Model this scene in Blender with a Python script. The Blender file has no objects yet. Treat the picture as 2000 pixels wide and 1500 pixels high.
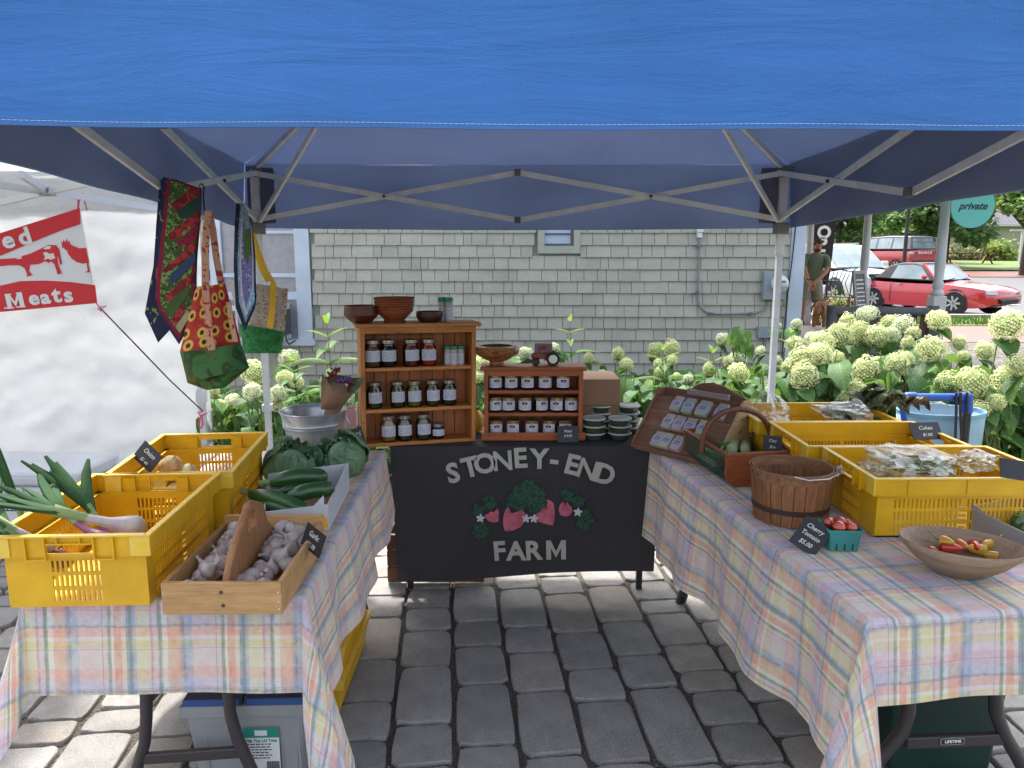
import bpy, bmesh, math, random
from mathutils import Vector, Matrix, Euler, noise
random.seed(7)
R = math.radians
SC = bpy.context.scene
COL = SC.collection
# ------------------------------------------------------------------ camera, world, sun, exposure
CH, CF, CP = 1.65, 1500.0, math.radians(10)
cam = bpy.data.cameras.new('camera'); camo = bpy.data.objects.new('camera', cam); COL.objects.link(camo)
camo.location = (0, 0, CH); camo.rotation_euler = (R(80), 0, 0)
cam.sensor_width = 36; cam.lens = 36 * CF / 2000; cam.clip_end = 900; cam.clip_start = 0.05
SC.camera = camo
SUN_DIR = Vector((-0.19, 0.60, 1.0)).normalized()
w = bpy.data.worlds.new('World'); SC.world = w; w.use_nodes = True
nt = w.node_tree
sky = nt.nodes.new('ShaderNodeTexSky'); sky.sky_type = 'NISHITA'; sky.sun_disc = False
sky.sun_elevation = math.asin(SUN_DIR.z); sky.sun_rotation = math.atan2(SUN_DIR.x, SUN_DIR.y)
sky.air_density = 1.0; sky.dust_density = 5.0; sky.ozone_density = 1.0
hs = nt.nodes.new('ShaderNodeHueSaturation'); hs.inputs['Saturation'].default_value = 0.45; nt.links.new(sky.outputs[0], hs.inputs['Color'])      # hazy white summer sky
nt.links.new(hs.outputs[0], nt.nodes['Background'].inputs[0])
nt.nodes['Background'].inputs[1].default_value = 0.15
sun = bpy.data.lights.new('sun', 'SUN'); sun.energy = 2.0; sun.angle = R(3.0); sun.color = (1.0, 0.955, 0.88)
suno = bpy.data.objects.new('sun', sun); COL.objects.link(suno)
suno.rotation_euler = (-SUN_DIR).to_track_quat('-Z', 'Y').to_euler()
SC.view_settings.view_transform = 'Standard'; SC.view_settings.look = 'None'
SC.view_settings.gamma = 1; SC.view_settings.use_curve_mapping = False
SC.view_settings.exposure = 2.0
SC.render.engine = 'CYCLES'
SC.cycles.max_bounces = 8; SC.cycles.diffuse_bounces = 4; SC.cycles.transparent_max_bounces = 16
SC.cycles.use_denoising = True

# ------------------------------------------------------------------ projection helpers (photo measurements to places)
def ray(px, py):
    a = (px - 1000) / CF; b = (750 - py) / CF
    return Vector((a, math.cos(CP) + b * math.sin(CP), b * math.cos(CP) - math.sin(CP)))
def atZ(px, py, z):
    r = ray(px, py); return Vector((0, 0, CH)) + r * ((z - CH) / r.z)
def atY(px, py, y):
    r = ray(px, py); return Vector((0, 0, CH)) + r * (y / r.y)
def atX(px, py, x):
    r = ray(px, py); return Vector((0, 0, CH)) + r * (x / r.x)
def proj(p):
    d = Vector(p) - Vector((0, 0, CH))
    z = d.y * math.cos(CP) - d.z * math.sin(CP)
    if z <= 0.05: return None
    y = d.z * math.cos(CP) + d.y * math.sin(CP)
    return 1000 + CF * d.x / z, 750 - CF * y / z, z
def lin(h):
    h = h.lstrip('#'); o = []
    for i in (0, 2, 4):
        c = int(h[i:i + 2], 16) / 255
        o.append(c / 12.92 if c <= 0.04045 else ((c + 0.055) / 1.055) ** 2.4)
    return tuple(o) + (1,)

# ------------------------------------------------------------------ mesh builder
class MB:
    def __init__(s): s.v = []; s.f = []; s.m = []; s.uv = {}
    def add(s, vs, fs, mi=0, M=None, uvs=None):
        b = len(s.v)
        for p in vs:
            p = Vector(p)
            s.v.append(M @ p if M is not None else p)
        for i, f in enumerate(fs):
            if uvs is not None: s.uv[len(s.f)] = [uvs[k] for k in f]
            s.f.append([b + k for k in f]); s.m.append(mi)
        return s
    def bx(s, x0, x1, y0, y1, z0, z1, mi=0, M=None):
        vs = [(x0, y0, z0), (x1, y0, z0), (x1, y1, z0), (x0, y1, z0), (x0, y0, z1), (x1, y0, z1), (x1, y1, z1), (x0, y1, z1)]
        return s.add(vs, [(0, 3, 2, 1), (4, 5, 6, 7), (0, 1, 5, 4), (1, 2, 6, 5), (2, 3, 7, 6), (3, 0, 4, 7)], mi, M)
    def box(s, c, sz, mi=0, M=None):
        return s.bx(c[0] - sz[0] / 2, c[0] + sz[0] / 2, c[1] - sz[1] / 2, c[1] + sz[1] / 2, c[2] - sz[2] / 2, c[2] + sz[2] / 2, mi, M)
    def beam(s, p, q, wd, ht, mi=0, up=(0, 0, 1)):
        p = Vector(p); q = Vector(q); d = (q - p).normalized(); u = Vector(up)
        if abs(d.dot(u)) > 0.98: u = Vector((0, 1, 0))
        a = d.cross(u).normalized(); b = a.cross(d).normalized()
        vs = []
        for c in (p, q):
            for sa, sb in ((-1, -1), (1, -1), (1, 1), (-1, 1)): vs.append(c + a * sa * wd / 2 + b * sb * ht / 2)
        return s.add(vs, [(0, 1, 2, 3), (7, 6, 5, 4), (0, 4, 5, 1), (1, 5, 6, 2), (2, 6, 7, 3), (3, 7, 4, 0)], mi)
    def tube(s, pts, r, n=8, mi=0, cap=True, M=None, flat=1.0):
        pts = [Vector(p) for p in pts]; rs = r if isinstance(r, (list, tuple)) else [r] * len(pts)
        vs = []; fs = []; a = None
        for i, p in enumerate(pts):
            d = (pts[min(i + 1, len(pts) - 1)] - pts[max(i - 1, 0)]).normalized()
            if a is None:
                u = Vector((0, 0, 1)) if abs(d.z) < 0.9 else Vector((0, 1, 0))
                a = d.cross(u).normalized()
            else: a = (a - d * a.dot(d)).normalized()
            b = d.cross(a)
            for k in range(n):
                t = 2 * math.pi * k / n
                vs.append(p + (a * math.cos(t) + b * math.sin(t) * flat) * rs[i])
        for i in range(len(pts) - 1):
            for k in range(n):
                k2 = (k + 1) % n
                fs.append((i * n + k, i * n + k2, (i + 1) * n + k2, (i + 1) * n + k))
        if cap: fs.append(tuple(range(n - 1, -1, -1))); fs.append(tuple((len(pts) - 1) * n + k for k in range(n)))
        return s.add(vs, fs, mi, M)
    def lathe(s, prof, n=24, mi=0, M=None, sx=1, sy=1, wob=None):
        vs = []; fs = []; uvs = []
        for j, (r, z) in enumerate(prof):
            for k in range(n):
                t = 2 * math.pi * k / n
                rr = r * (1 + (wob(t, z) if wob else 0))
                vs.append((rr * math.cos(t) * sx, rr * math.sin(t) * sy, z)); uvs.append((k / n, j / (len(prof) - 1)))
        for j in range(len(prof) - 1):
            for k in range(n):
                k2 = (k + 1) % n
                fs.append((j * n + k, j * n + k2, (j + 1) * n + k2, (j + 1) * n + k))
        if prof[0] == prof[-1]: return s.add(vs, fs, mi, M, uvs)
        if prof[0][0] > 1e-4: fs.append(tuple(range(n - 1, -1, -1)))
        if prof[-1][0] > 1e-4: fs.append(tuple((len(prof) - 1) * n + k for k in range(n)))
        return s.add(vs, fs, mi, M, uvs)
    def grid(s, fn, nu, nv, mi=0, M=None, uvf=None, flip=False):
        vs = []; uvs = []
        for j in range(nv + 1):
            for i in range(nu + 1):
                u, v = i / nu, j / nv
                vs.append(fn(u, v)); uvs.append(uvf(u, v) if uvf else (u, v))
        fs = []
        for j in range(nv):
            for i in range(nu):
                a = j * (nu + 1) + i; q = (a, a + 1, a + nu + 2, a + nu + 1)
                fs.append(q[::-1] if flip else q)
        return s.add(vs, fs, mi, M, uvs)
    def prism(s, poly, z0, z1, mi=0, M=None):
        n = len(poly)
        vs = [(x, y, z0) for x, y in poly] + [(x, y, z1) for x, y in poly]
        return s.add(vs, [tuple(range(n - 1, -1, -1)), tuple(range(n, 2 * n))] + [(i, (i + 1) % n, n + (i + 1) % n, n + i) for i in range(n)], mi, M)
    def sheet(s, poly, z, mi=0, M=None):
        return s.add([(x, y, z) for x, y in poly], [tuple(range(len(poly)))], mi, M)
    def mesh(s, name, mats, smooth=False, ang=40):
        me = bpy.data.meshes.new(name)
        me.from_pydata([tuple(p) for p in s.v], [], s.f)
        for m in (mats if isinstance(mats, (list, tuple)) else [mats]): me.materials.append(m)
        me.polygons.foreach_set('material_index', s.m)
        if s.uv:
            ul = me.uv_layers.new(name='UVMap'); data = [0.0] * (2 * len(me.loops))
            for pi, uvs in s.uv.items():
                ls = me.polygons[pi].loop_start
                for k, (a, b) in enumerate(uvs): data[2 * (ls + k)] = a; data[2 * (ls + k) + 1] = b
            ul.data.foreach_set('uv', data)
        if smooth:
            me.polygons.foreach_set('use_smooth', [True] * len(me.polygons))
            me.set_sharp_from_angle(angle=R(ang))
        me.update(); return me
    def build(s, name, mats, parent=None, W=False, smooth=False, bevel=0, solid=0, ang=40, sub=0):
        if W and parent is not None:
            root = parent
            while root.parent: root = root.parent
            Mi = root.matrix_basis.inverted()
            s.v = [Mi @ p for p in s.v]
        o = bpy.data.objects.new(name, s.mesh(name, mats, smooth, ang)); COL.objects.link(o)
        if parent: o.parent = parent
        if solid: m = o.modifiers.new('s', 'SOLIDIFY'); m.thickness = solid; m.offset = 0
        if bevel: m = o.modifiers.new('b', 'BEVEL'); m.width = bevel; m.segments = 2; m.limit_method = 'ANGLE'
        if sub: m = o.modifiers.new('u', 'SUBSURF'); m.levels = sub; m.render_levels = sub
        return o
def link(name, me, parent=None, loc=None, rot=None, scale=None):
    o = bpy.data.objects.new(name, me); COL.objects.link(o)
    if parent: o.parent = parent
    if loc is not None: o.location = loc
    if rot is not None: o.rotation_euler = rot
    if scale is not None: o.scale = scale if isinstance(scale, (tuple, list, Vector)) else (scale,) * 3
    return o
def T(name, label, cat, loc=(0, 0, 0), rz=0, group=None, rot=None):
    o = bpy.data.objects.new(name, None); COL.objects.link(o); o.empty_display_size = 0.05
    o.location = loc; o.rotation_euler = rot if rot is not None else (0, 0, rz)
    o['label'] = label; o['category'] = cat
    if group: o['group'] = group
    return o
def tag(o, label, cat, group=None):
    o['label'] = label; o['category'] = cat
    if group: o['group'] = group
    return o
def struct(o): o['kind'] = 'structure'; return o
def stuff(o, label=None, cat=None):
    o['kind'] = 'stuff'
    if label: o['label'] = label; o['category'] = cat
    return o
def dup(root, loc=None, rot=None, label=None, group=None, scale=None):
    def cp(o, par):
        c = o.copy(); COL.objects.link(c)
        if par: c.parent = par
        for ch in KIDS.get(o.name, [x for x in o.children]): cp(ch, c)
        return c
    r = cp(root, None)
    if loc is not None: r.location = loc
    if rot is not None: r.rotation_euler = rot if isinstance(rot, (tuple, list, Euler)) else (0, 0, rot)
    if scale is not None: r.scale = (scale,) * 3
    if label: r['label'] = label
    if group: r['group'] = group
    return r
KIDS = {}
def glyph_m(M, h, w_, st, material, parent, name='letter'):      # bold capital M as one outline
    pts = [(0, 0), (st, 0), (st, .60 * h), (w_ / 2, .10 * h), (w_ - st, .60 * h), (w_ - st, 0), (w_, 0), (w_, h), (w_ - st * .95, h), (w_ / 2, .42 * h), (st * .95, h), (0, h)]
    mb = MB(); mb.prism([(x - w_ / 2, y - h / 2) for x, y in pts], 0, .0012, 0, M); return mb.build(name, material, parent, W=True)
def Mx(loc=(0, 0, 0), rot=(0, 0, 0), sc=1):
    m = Matrix.Translation(loc) @ Euler(rot).to_matrix().to_4x4()
    return m @ (Matrix.Scale(sc, 4) if not isinstance(sc, tuple) else Matrix.Diagonal(sc + (1,)))
def frame(p, xdir, ydir):      # local x,y on a surface; z = normal
    x = Vector(xdir).normalized(); z = x.cross(Vector(ydir)).normalized(); y = z.cross(x)
    m = Matrix((x, y, z)).transposed().to_4x4(); m.translation = Vector(p); return m

# ------------------------------------------------------------------ materials
class NT:
    def __init__(s, name):
        s.m = bpy.data.materials.new(name); s.m.use_nodes = True; s.t = s.m.node_tree; s.n = s.t.nodes
        s.b = s.n['Principled BSDF']; s.out = s.n['Material Output']
    def nd(s, ty, **k):
        n = s.n.new(ty)
        for a, b in k.items():
            if a.startswith('i_'):
                kk = a[2:]; kk = int(kk) if kk.isdigit() else kk
                n.inputs[kk].default_value = b
            else: setattr(n, a, b)
        return n
    def lk(s, a, b): s.t.links.new(a, b)
    def math(s, op, a, b=None, c=None):
        n = s.n.new('ShaderNodeMath'); n.operation = op
        for i, x in enumerate((a, b, c)):
            if x is None: continue
            if isinstance(x, (int, float)): n.inputs[i].default_value = x
            else: s.lk(x, n.inputs[i])
        return n.outputs[0]
    def mix(s, fac, a, b, mode='MIX'):
        n = s.n.new('ShaderNodeMix'); n.data_type = 'RGBA'; n.blend_type = mode; n.clamp_factor = True
        for i, x in ((0, fac), (6, a), (7, b)):
            if isinstance(x, (int, float)): n.inputs[i].default_value = x
            elif isinstance(x, tuple): n.inputs[i].default_value = x
            else: s.lk(x, n.inputs[i])
        return n.outputs[2]
    def coord(s, kind='Object', scale=(1, 1, 1), rot=(0, 0, 0), loc=(0, 0, 0)):
        c = s.nd('ShaderNodeTexCoord'); m = s.nd('ShaderNodeMapping')
        m.inputs['Scale'].default_value = scale; m.inputs['Rotation'].default_value = rot; m.inputs['Location'].default_value = loc
        s.lk(c.outputs[kind], m.inputs[0]); return m.outputs[0]
    def noise(s, vec, scale, detail=4, rough=0.6, dist=0.0):
        n = s.nd('ShaderNodeTexNoise'); n.inputs['Scale'].default_value = scale; n.inputs['Detail'].default_value = detail
        n.inputs['Roughness'].default_value = rough; n.inputs['Distortion'].default_value = dist
        s.lk(vec, n.inputs['Vector']); return n.outputs[0]
    def ramp(s, fac, stops, interp='LINEAR'):
        n = s.nd('ShaderNodeValToRGB'); r = n.color_ramp; r.interpolation = interp
        for i, (p, c) in enumerate(stops):
            if isinstance(c, (int, float)): c = (c, c, c, 1)
            if i < 2: e = r.elements[i]; e.position = p
            else: e = r.elements.new(p)
            e.color = c
        s.lk(fac, n.inputs[0]); return n.outputs[0]
    def bump(s, h, strength=0.3, dist=0.01):
        n = s.nd('ShaderNodeBump'); n.inputs['Strength'].default_value = strength; n.inputs['Distance'].default_value = dist
        s.lk(h, n.inputs['Height']); s.lk(n.outputs[0], s.b.inputs['Normal']); return n.outputs[0]
    def base(s, c):
        if isinstance(c, tuple): s.b.inputs['Base Color'].default_value = c
        else: s.lk(c, s.b.inputs['Base Color'])
    def rand(s, col, amt=0.25):
        oi = s.nd('ShaderNodeObjectInfo')
        v = s.math('MULTIPLY_ADD', oi.outputs['Random'], 2 * amt, 1 - amt)
        return s.mix(1.0, col, s.nd_comb(v), 'MULTIPLY')
    def nd_comb(s, v):
        n = s.nd('ShaderNodeCombineColor')
        for i in range(3): s.lk(v, n.inputs[i])
        return n.outputs[0]
MATS = {}
def mat(name, col, rough=0.6, metal=0.0, c2=None, ns=20, vary=0.0, bump=0.0, bs=None, bd=0.004, trans=0.0, sheen=0, coat=0, stretch=(1, 1, 1), spec=0.5, detail=4, emit=0, alpha=1):
    if name in MATS: return MATS[name]
    k = NT(name); col = lin(col) if isinstance(col, str) else col
    k.b.inputs['Roughness'].default_value = rough; k.b.inputs['Metallic'].default_value = metal
    k.b.inputs['Specular IOR Level'].default_value = spec
    if coat: k.b.inputs['Coat Weight'].default_value = coat; k.b.inputs['Coat Roughness'].default_value = 0.05
    if sheen: k.b.inputs['Sheen Weight'].default_value = sheen
    c = col
    if c2 is not None or bump:
        v = k.coord(scale=stretch)
    if c2 is not None:
        c2 = lin(c2) if isinstance(c2, str) else c2
        nn = k.noise(v, ns, detail)
        c = k.mix(k.ramp(nn, [(0.33, 0.0), (0.67, 1.0)]), col, c2)
    if vary: c = k.rand(c, vary)
    k.base(c)
    if bump: k.bump(k.noise(v, bs or ns * 3, 5, 0.65), bump, bd)
    if trans:
        tr = k.nd('ShaderNodeBsdfTranslucent')
        if isinstance(c, tuple): tr.inputs[0].default_value = c
        else: k.lk(c, tr.inputs[0])
        mx = k.nd('ShaderNodeMixShader'); mx.inputs[0].default_value = trans
        k.lk(k.b.outputs[0], mx.inputs[1]); k.lk(tr.outputs[0], mx.inputs[2]); k.lk(mx.outputs[0], k.out.inputs[0])
    if emit: k.b.inputs['Emission Color'].default_value = col; k.b.inputs['Emission Strength'].default_value = emit
    MATS[name] = k.m; return k.m
def wood(name, a, b, axis=0, scale=1.0, rough=0.55, knots=True, vary=0.12):
    if name in MATS: return MATS[name]
    k = NT(name); st = [14, 14, 14]; st[axis] = 1.1
    v = k.coord(scale=tuple(x * scale for x in st))
    n1 = k.noise(v, 3.0, 6, 0.7, 1.2); n2 = k.noise(k.coord(scale=tuple(x * scale * 4 for x in st)), 6.0, 3, 0.6)
    c = k.mix(k.ramp(n1, [(0.35, 0.0), (0.62, 1.0)]), lin(a), lin(b))
    c = k.mix(k.math('MULTIPLY', k.ramp(n2, [(0.45, 0.0), (0.7, 1.0)]), 0.35), c, tuple(x * 0.45 for x in lin(b)[:3]) + (1,))
    if knots:
        vo = k.nd('ShaderNodeTexVoronoi'); k.lk(k.coord(scale=(5, 5, 5) if axis else (3.5, 5, 5)), vo.inputs['Vector'])
        kn = k.ramp(vo.outputs['Distance'], [(0.05, 1.0), (0.11, 0.0)])
        c = k.mix(kn, c, tuple(x * 0.25 for x in lin(b)[:3]) + (1,))
    c = k.rand(c, vary); k.base(c); k.b.inputs['Roughness'].default_value = rough
    k.bump(n2, 0.25, 0.002); MATS[name] = k.m; return k.m
def text(s, size, M, material, parent=None, name='lettering', offset=0.0, extrude=0.0006, align='CENTER', sx=1.0, shear=0.0, W=True, space=1.0):
    cu = bpy.data.curves.new('t', 'FONT'); cu.body = s; cu.size = size; cu.align_x = align; cu.align_y = 'CENTER'
    cu.offset = offset; cu.extrude = extrude; cu.resolution_u = 3; cu.shear = shear; cu.space_character = space
    o = bpy.data.objects.new('t', cu); COL.objects.link(o)
    dg = bpy.context.evaluated_depsgraph_get()
    me = bpy.data.meshes.new_from_object(o.evaluated_get(dg)); bpy.data.objects.remove(o)
    M = M @ Matrix.Diagonal((sx, 1, 1, 1))
    if W and parent is not None:
        root = parent
        while root.parent: root = root.parent
        M = root.matrix_basis.inverted() @ M
    me.transform(M); me.name = name; me.materials.clear(); me.materials.append(material)
    q = bpy.data.objects.new(name, me); COL.objects.link(q)
    if parent: q.parent = parent
    return q
# ------------------------------------------------------------------ common materials
def concrete_mat(name, a, b, speck=0.5, vary=0.10):
    k = NT(name); v = k.coord()
    c = k.mix(k.ramp(k.noise(v, 9, 5), [(0.35, 0.0), (0.65, 1.0)]), lin(a), lin(b))
    f = k.noise(v, 210, 2, 0.5)
    c = k.mix(k.math('MULTIPLY', k.ramp(f, [(0.62, 0.0), (0.66, 1.0)]), speck), c, (0.5, 0.48, 0.45, 1))
    c = k.mix(k.math('MULTIPLY', k.ramp(f, [(0.33, 1.0), (0.38, 0.0)]), speck * 1.2), c, (0.03, 0.03, 0.032, 1))
    c = k.rand(c, vary); k.base(c); k.b.inputs['Roughness'].default_value = 0.85
    k.bump(k.mix(0.4, k.noise(v, 110, 5, 0.75), k.noise(v, 22, 4)), 0.9, 0.008); return k.m
M_paver = [concrete_mat('paver_grey', '#95938f', '#83817e'), concrete_mat('paver_warm', '#979089', '#857e77'), concrete_mat('paver_dark', '#8d8b88', '#7b7976')]
def gravel_mat(name, a, b, s=260):
    k = NT(name); v = k.coord(); vo = k.nd('ShaderNodeTexVoronoi'); vo.inputs['Scale'].default_value = s; k.lk(v, vo.inputs['Vector'])
    c = k.mix(k.ramp(k.noise(v, s * 0.6, 3), [(0.35, 0.0), (0.65, 1.0)]), lin(a), lin(b)); k.base(c)
    k.b.inputs['Roughness'].default_value = 0.95; k.bump(vo.outputs['Distance'], 0.8, 0.006); return k.m
M_joint = gravel_mat('joint_sand', '#6b655c', '#2c2a28', 200)
M_soil = gravel_mat('soil', '#3a2d22', '#1d1712', 60)
M_white = mat('white_paint_metal', '#c9ccd0', 0.45, c2='#b5b9be', ns=8)
M_steel = mat('galvanised_tube', '#d2d1d3', 0.45, 0.1, c2='#bdbcbf', ns=12)
M_black = mat('black_plastic', '#1d1c1e', 0.45)
M_darkmetal = mat('dark_powder_coat', '#3b3739', 0.45, 0.1, bump=0.15, bs=300)
M_chalkwhite = mat('chalk_white', '#dedcd2', 0.8)
M_slate = mat('chalkboard_black', '#23242a', 0.55, c2='#2c2d33', ns=14)

# ------------------------------------------------------------------ ground
def tz(y):      # gentle rise of the far ground
    return 0.0 if y < 21 else (y - 21) * 0.022
g = MB()
ys = [-6, 0, 3, 6, 9, 12, 16, 21, 28, 36, 46, 60, 90, 160, 400]
def gnd(u, v):
    x = -200 + 400 * u; i = v * (len(ys) - 1); y = ys[int(round(i))]
    return (x, y, -0.06 + min(tz(y), 1.2))
g.grid(gnd, 20, len(ys) - 1)
M_grass = mat('lawn', '#5f7038', 0.9, c2='#4b6029', ns=0.6, bump=0.4, bs=60)
struct(g.build('ground', mat('ground_earth', '#5f683f', 0.95, c2='#54533c', ns=0.8, bump=0.3, bs=40)))
# pavement: joint bed + pavers
A = R(4.9); VD = Vector((-math.sin(A), math.cos(A), 0)); UD = Vector((math.cos(A), math.sin(A), 0))
J0 = Vector((-0.272, 3.256, 0)); PW = 0.2185; GAP = 0.017
def uvw(u, v, z=0.0): return J0 + UD * u + VD * v + Vector((0, 0, z))
def touv(p): d = Vector(p) - J0; return d.dot(UD), d.dot(VD)
pv = MB(); pv.add([(-6.5, -1.5, -0.016), (3.6, -1.5, -0.016), (3.4, 4.55, -0.016), (-2.35, 4.62, -0.016), (-2.5, 7.2, -0.016), (-6.5, 7.4, -0.016)], [(0, 1, 2, 3, 4, 5)])
pavement = struct(pv.build('pavement', M_joint))
def paver_mesh(L, seed):
    rnd = random.Random(seed); hw = (PW - GAP) / 2; hl = L / 2; r = 0.028; pts = []
    for cx, cy, a0 in ((hw, hl, 0), (-hw, hl, 90), (-hw, -hl, 180), (hw, -hl, 270)):
        for a in (5, 45, 85):
            t = R(a0 + a); rr = r * rnd.uniform(0.7, 1.15)
            pts.append((cx - math.copysign(r, cx) + rr * math.cos(t), cy - math.copysign(r, cy) + rr * math.sin(t)))
        nx, ny = (-hw, hl) if a0 == 0 else (-hw, -hl) if a0 == 90 else (hw, -hl) if a0 == 180 else (hw, hl)
        for q in (0.3, 0.65):
            pts.append((cx + (nx - cx) * q + rnd.uniform(-.003, .003), cy + (ny - cy) * q + rnd.uniform(-.003, .003)))
    n = len(pts); mb = MB(); vs = []
    for s_, z in ((1.0, -0.05), (1.0, -0.006), (0.985, -0.0018), (0.965, 0.0)):
        for x, y in pts:
            k = s_ if s_ == 1 else 1 - (1 - s_)
            d = (1 - k) * 0.1
            vs.append((x - math.copysign(min(abs(x), d), x), y - math.copysign(min(abs(y), d), y), z + (rnd.uniform(-.0012, .0012) if z > -0.02 else 0)))
    fs = [(j * n + i, j * n + (i + 1) % n, (j + 1) * n + (i + 1) % n, (j + 1) * n + i) for j in range(3) for i in range(n)]
    fs.append(tuple(3 * n + i for i in range(n)))
    mb.add(vs, fs); return mb
LEN = {'s': 0.125, 'm': 0.19, 'l': 0.265}
PMB = {k: [paver_mesh(L, i * 7 + len(k) + int(L * 100)) for i in range(4)] for k, L in LEN.items()}
PME = {k: [[PMB[k][i].mesh('paver', m, True, 30) for i in range(4)] for m in M_paver] for k in LEN}
FIX = {-1: [250, 372, 572, 890, 1125], 0: [125, 322, 458, 670, 1012], 1: [140, 352, 492, 712, 1075], 2: [165, 382, 590, 765, 1120], -2: [180, 300, 530, 765, 980], 3: [120, 318, 510, 690, 1135]}
FXX = {-1: 660, 0: 955, 1: 1240, 2: 1560, -2: 420, 3: 1830}
slots = []; rnd = random.Random(11)
for kcol in range(-26, 18):
    uc = kcol * PW + PW / 2
    js = []
    if kcol in FIX:
        for q in FIX[kcol]:
            p = atZ(600 + FXX[kcol] / 2.857, 1100 + q / 2.857, 0); js.append(touv(p)[1])
    js = sorted(js)
    if js:
        segs = [(js[i], js[i + 1]) for i in range(len(js) - 1)]; lo, hi = js[0], js[-1]
    else:
        lo = hi = rnd.uniform(-0.2, 0.1); segs = []
    v = hi
    while v < 4.4: L = rnd.choice([.125, .19, .19, .265]) + GAP; segs.append((v, v + L)); v += L
    v = lo
    while v > -5: L = rnd.choice([.125, .19, .19, .265]) + GAP; segs.append((v - L, v)); v -= L
    for a, b in segs:
        c = uvw(uc, (a + b) / 2)
        if not (-6.3 < c.x < 3.45 and -1.4 < c.y < (4.45 if c.x > -2.45 else 7.1)): continue
        L = b - a - GAP
        key = min(LEN, key=lambda q: abs(LEN[q] - L)); slots.append((c, L / LEN[key], key, rnd.randrange(4), rnd.choices([0, 1, 2], [5, 3, 4])[0], rnd.uniform(-.0025, .0025), rnd.uniform(-.012, .012)))
def vis_size(c):
    q = proj(c)
    if q is None or not (-60 < q[0] < 2060 and 1040 < q[1] < 1580): return 0
    if 480 < q[1] < 2000: return 1 / q[2] ** 2
    return 0
order = sorted(range(len(slots)), key=lambda i: -vis_size(slots[i][0]))
rest = MB()
for rank, i in enumerate(order):
    c, sc, key, var, mi, dz, dr = slots[i]
    if rank < 298 and vis_size(c) > 0:
        link('paver', PME[key][mi][var], pavement, (c.x, c.y, dz), (0, 0, A + dr), (1, sc, 1))
    else:
        M = Mx((c.x, c.y, dz), (0, 0, A + dr)) @ Matrix.Diagonal((1, sc, 1, 1)); s_ = PMB[key][var]
        rest.add(s_.v, s_.f, mi, M)
stuff(rest.build('paver', M_paver, pavement, smooth=True, ang=30))
rnd = random.Random(77); grit = MB()
for _ in range(9000):
    x, y = rnd.uniform(-2.6, 2.4), rnd.uniform(1.0, 4.3); s_ = rnd.uniform(.0012, .0035); a = rnd.uniform(0, 6.28); z = -.015
    grit.add([(x + s_ * math.cos(a + k * 2.1), y + s_ * math.sin(a + k * 2.1), z) for k in range(3)] + [(x, y, z + s_ * 1.3)], [(0, 1, 3), (1, 2, 3), (2, 0, 3)], rnd.randrange(3))
stuff(grit.build('grit', [mat('grit_pale', '#a39b90', .9), mat('grit_dark', '#4a4641', .9), mat('grit_brown', '#7a6a58', .9)], pavement))
# planting bed
bed = MB(); bed.bx(-2.3, 3.4, 4.6, 7.98, -0.05, 0.03); bed.bx(2.95, 6.2, 4.7, 11.6, -0.055, 0.018)
struct(bed.build('planting_bed', M_soil))
gr = MB(); gr.bx(3.42, 12, 11.62, 13.5, -0.05, 0.012)
gr.bx(6.22, 12, 4.7, 11.6, -0.05, 0.012)
struct(gr.build('gravel_bed', gravel_mat('grey_gravel', '#6f6b67', '#2b2927', 22)))
M_brick = NT('red_brick_paving'); _v = M_brick.coord(scale=(1, 1, 1)); _b = M_brick.nd('ShaderNodeTexBrick')
_b.inputs['Scale'].default_value = 4; _b.inputs['Color1'].default_value = lin('#7d4a3d'); _b.inputs['Color2'].default_value = lin('#6b3c31'); _b.inputs['Mortar'].default_value = lin('#5b4f48'); M_brick.lk(_v, _b.inputs['Vector']); M_brick.base(_b.outputs[0]); M_brick = M_brick.m
bp = MB(); bp.bx(3.4, 30, 13.55, 16.4, -0.05, 0.016)
struct(bp.build('brick_path', M_brick))
vg = MB(); vg.bx(3.42, 40, 16.42, 18.3, -0.05, 0.03); struct(vg.build('grass_verge', M_grass))
def blades(x0, x1, y0, y1, n, h, z0f, seed):
    rnd = random.Random(seed); mb = MB()
    for _ in range(n):
        x = rnd.uniform(x0, x1); y = rnd.uniform(y0, y1); z = z0f(y); a = rnd.uniform(0, 6.28); hh = h * rnd.uniform(.4, 1.2); w_ = hh * .14
        dx, dy = math.cos(a), math.sin(a); lx, ly = rnd.uniform(-.4, .4) * hh, rnd.uniform(-.4, .4) * hh
        mb.add([(x - dx * w_, y - dy * w_, z), (x + dx * w_, y + dy * w_, z), (x + lx, y + ly, z + hh)], [(0, 1, 2)])
    return mb
M_blade = mat('grass_blade', '#5a7230', 0.8, trans=0.25, c2='#435e22', ns=3)
stuff(blades(6.0, 18, 16.5, 18.25, 9000, .09, lambda y: .03, 3).build('grass', M_blade), 'short green grass growing on the strip beside the parked red roadster', 'grass')
kb = MB(); kb.bx(3.4, 40, 18.32, 18.5, -0.05, 0.1); struct(kb.build('kerb', mat('kerb_concrete', '#a09c95', .85, bump=.2)))
M_asph = mat('asphalt', '#58585b', 0.85, c2='#505053', ns=2, bump=.3, bs=150)
rd = MB()
for a, b in ((18.52, 21), (21, 28), (28, 37)):
    rd.add([(-40, a, tz(a) - .03), (90, a, tz(a) - .03), (90, b, tz(b) - .03), (-40, b, tz(b) - .03)], [(0, 1, 2, 3)])
struct(rd.build('road', M_asph))
mk = MB()
mk.add([(19.5, 19.2, -.02), (40, 22.5, tz(22.5) - .012), (40, 22.7, tz(22.7) - .012), (19.5, 19.35, -.02)], [(0, 1, 2, 3)], 0)
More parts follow.
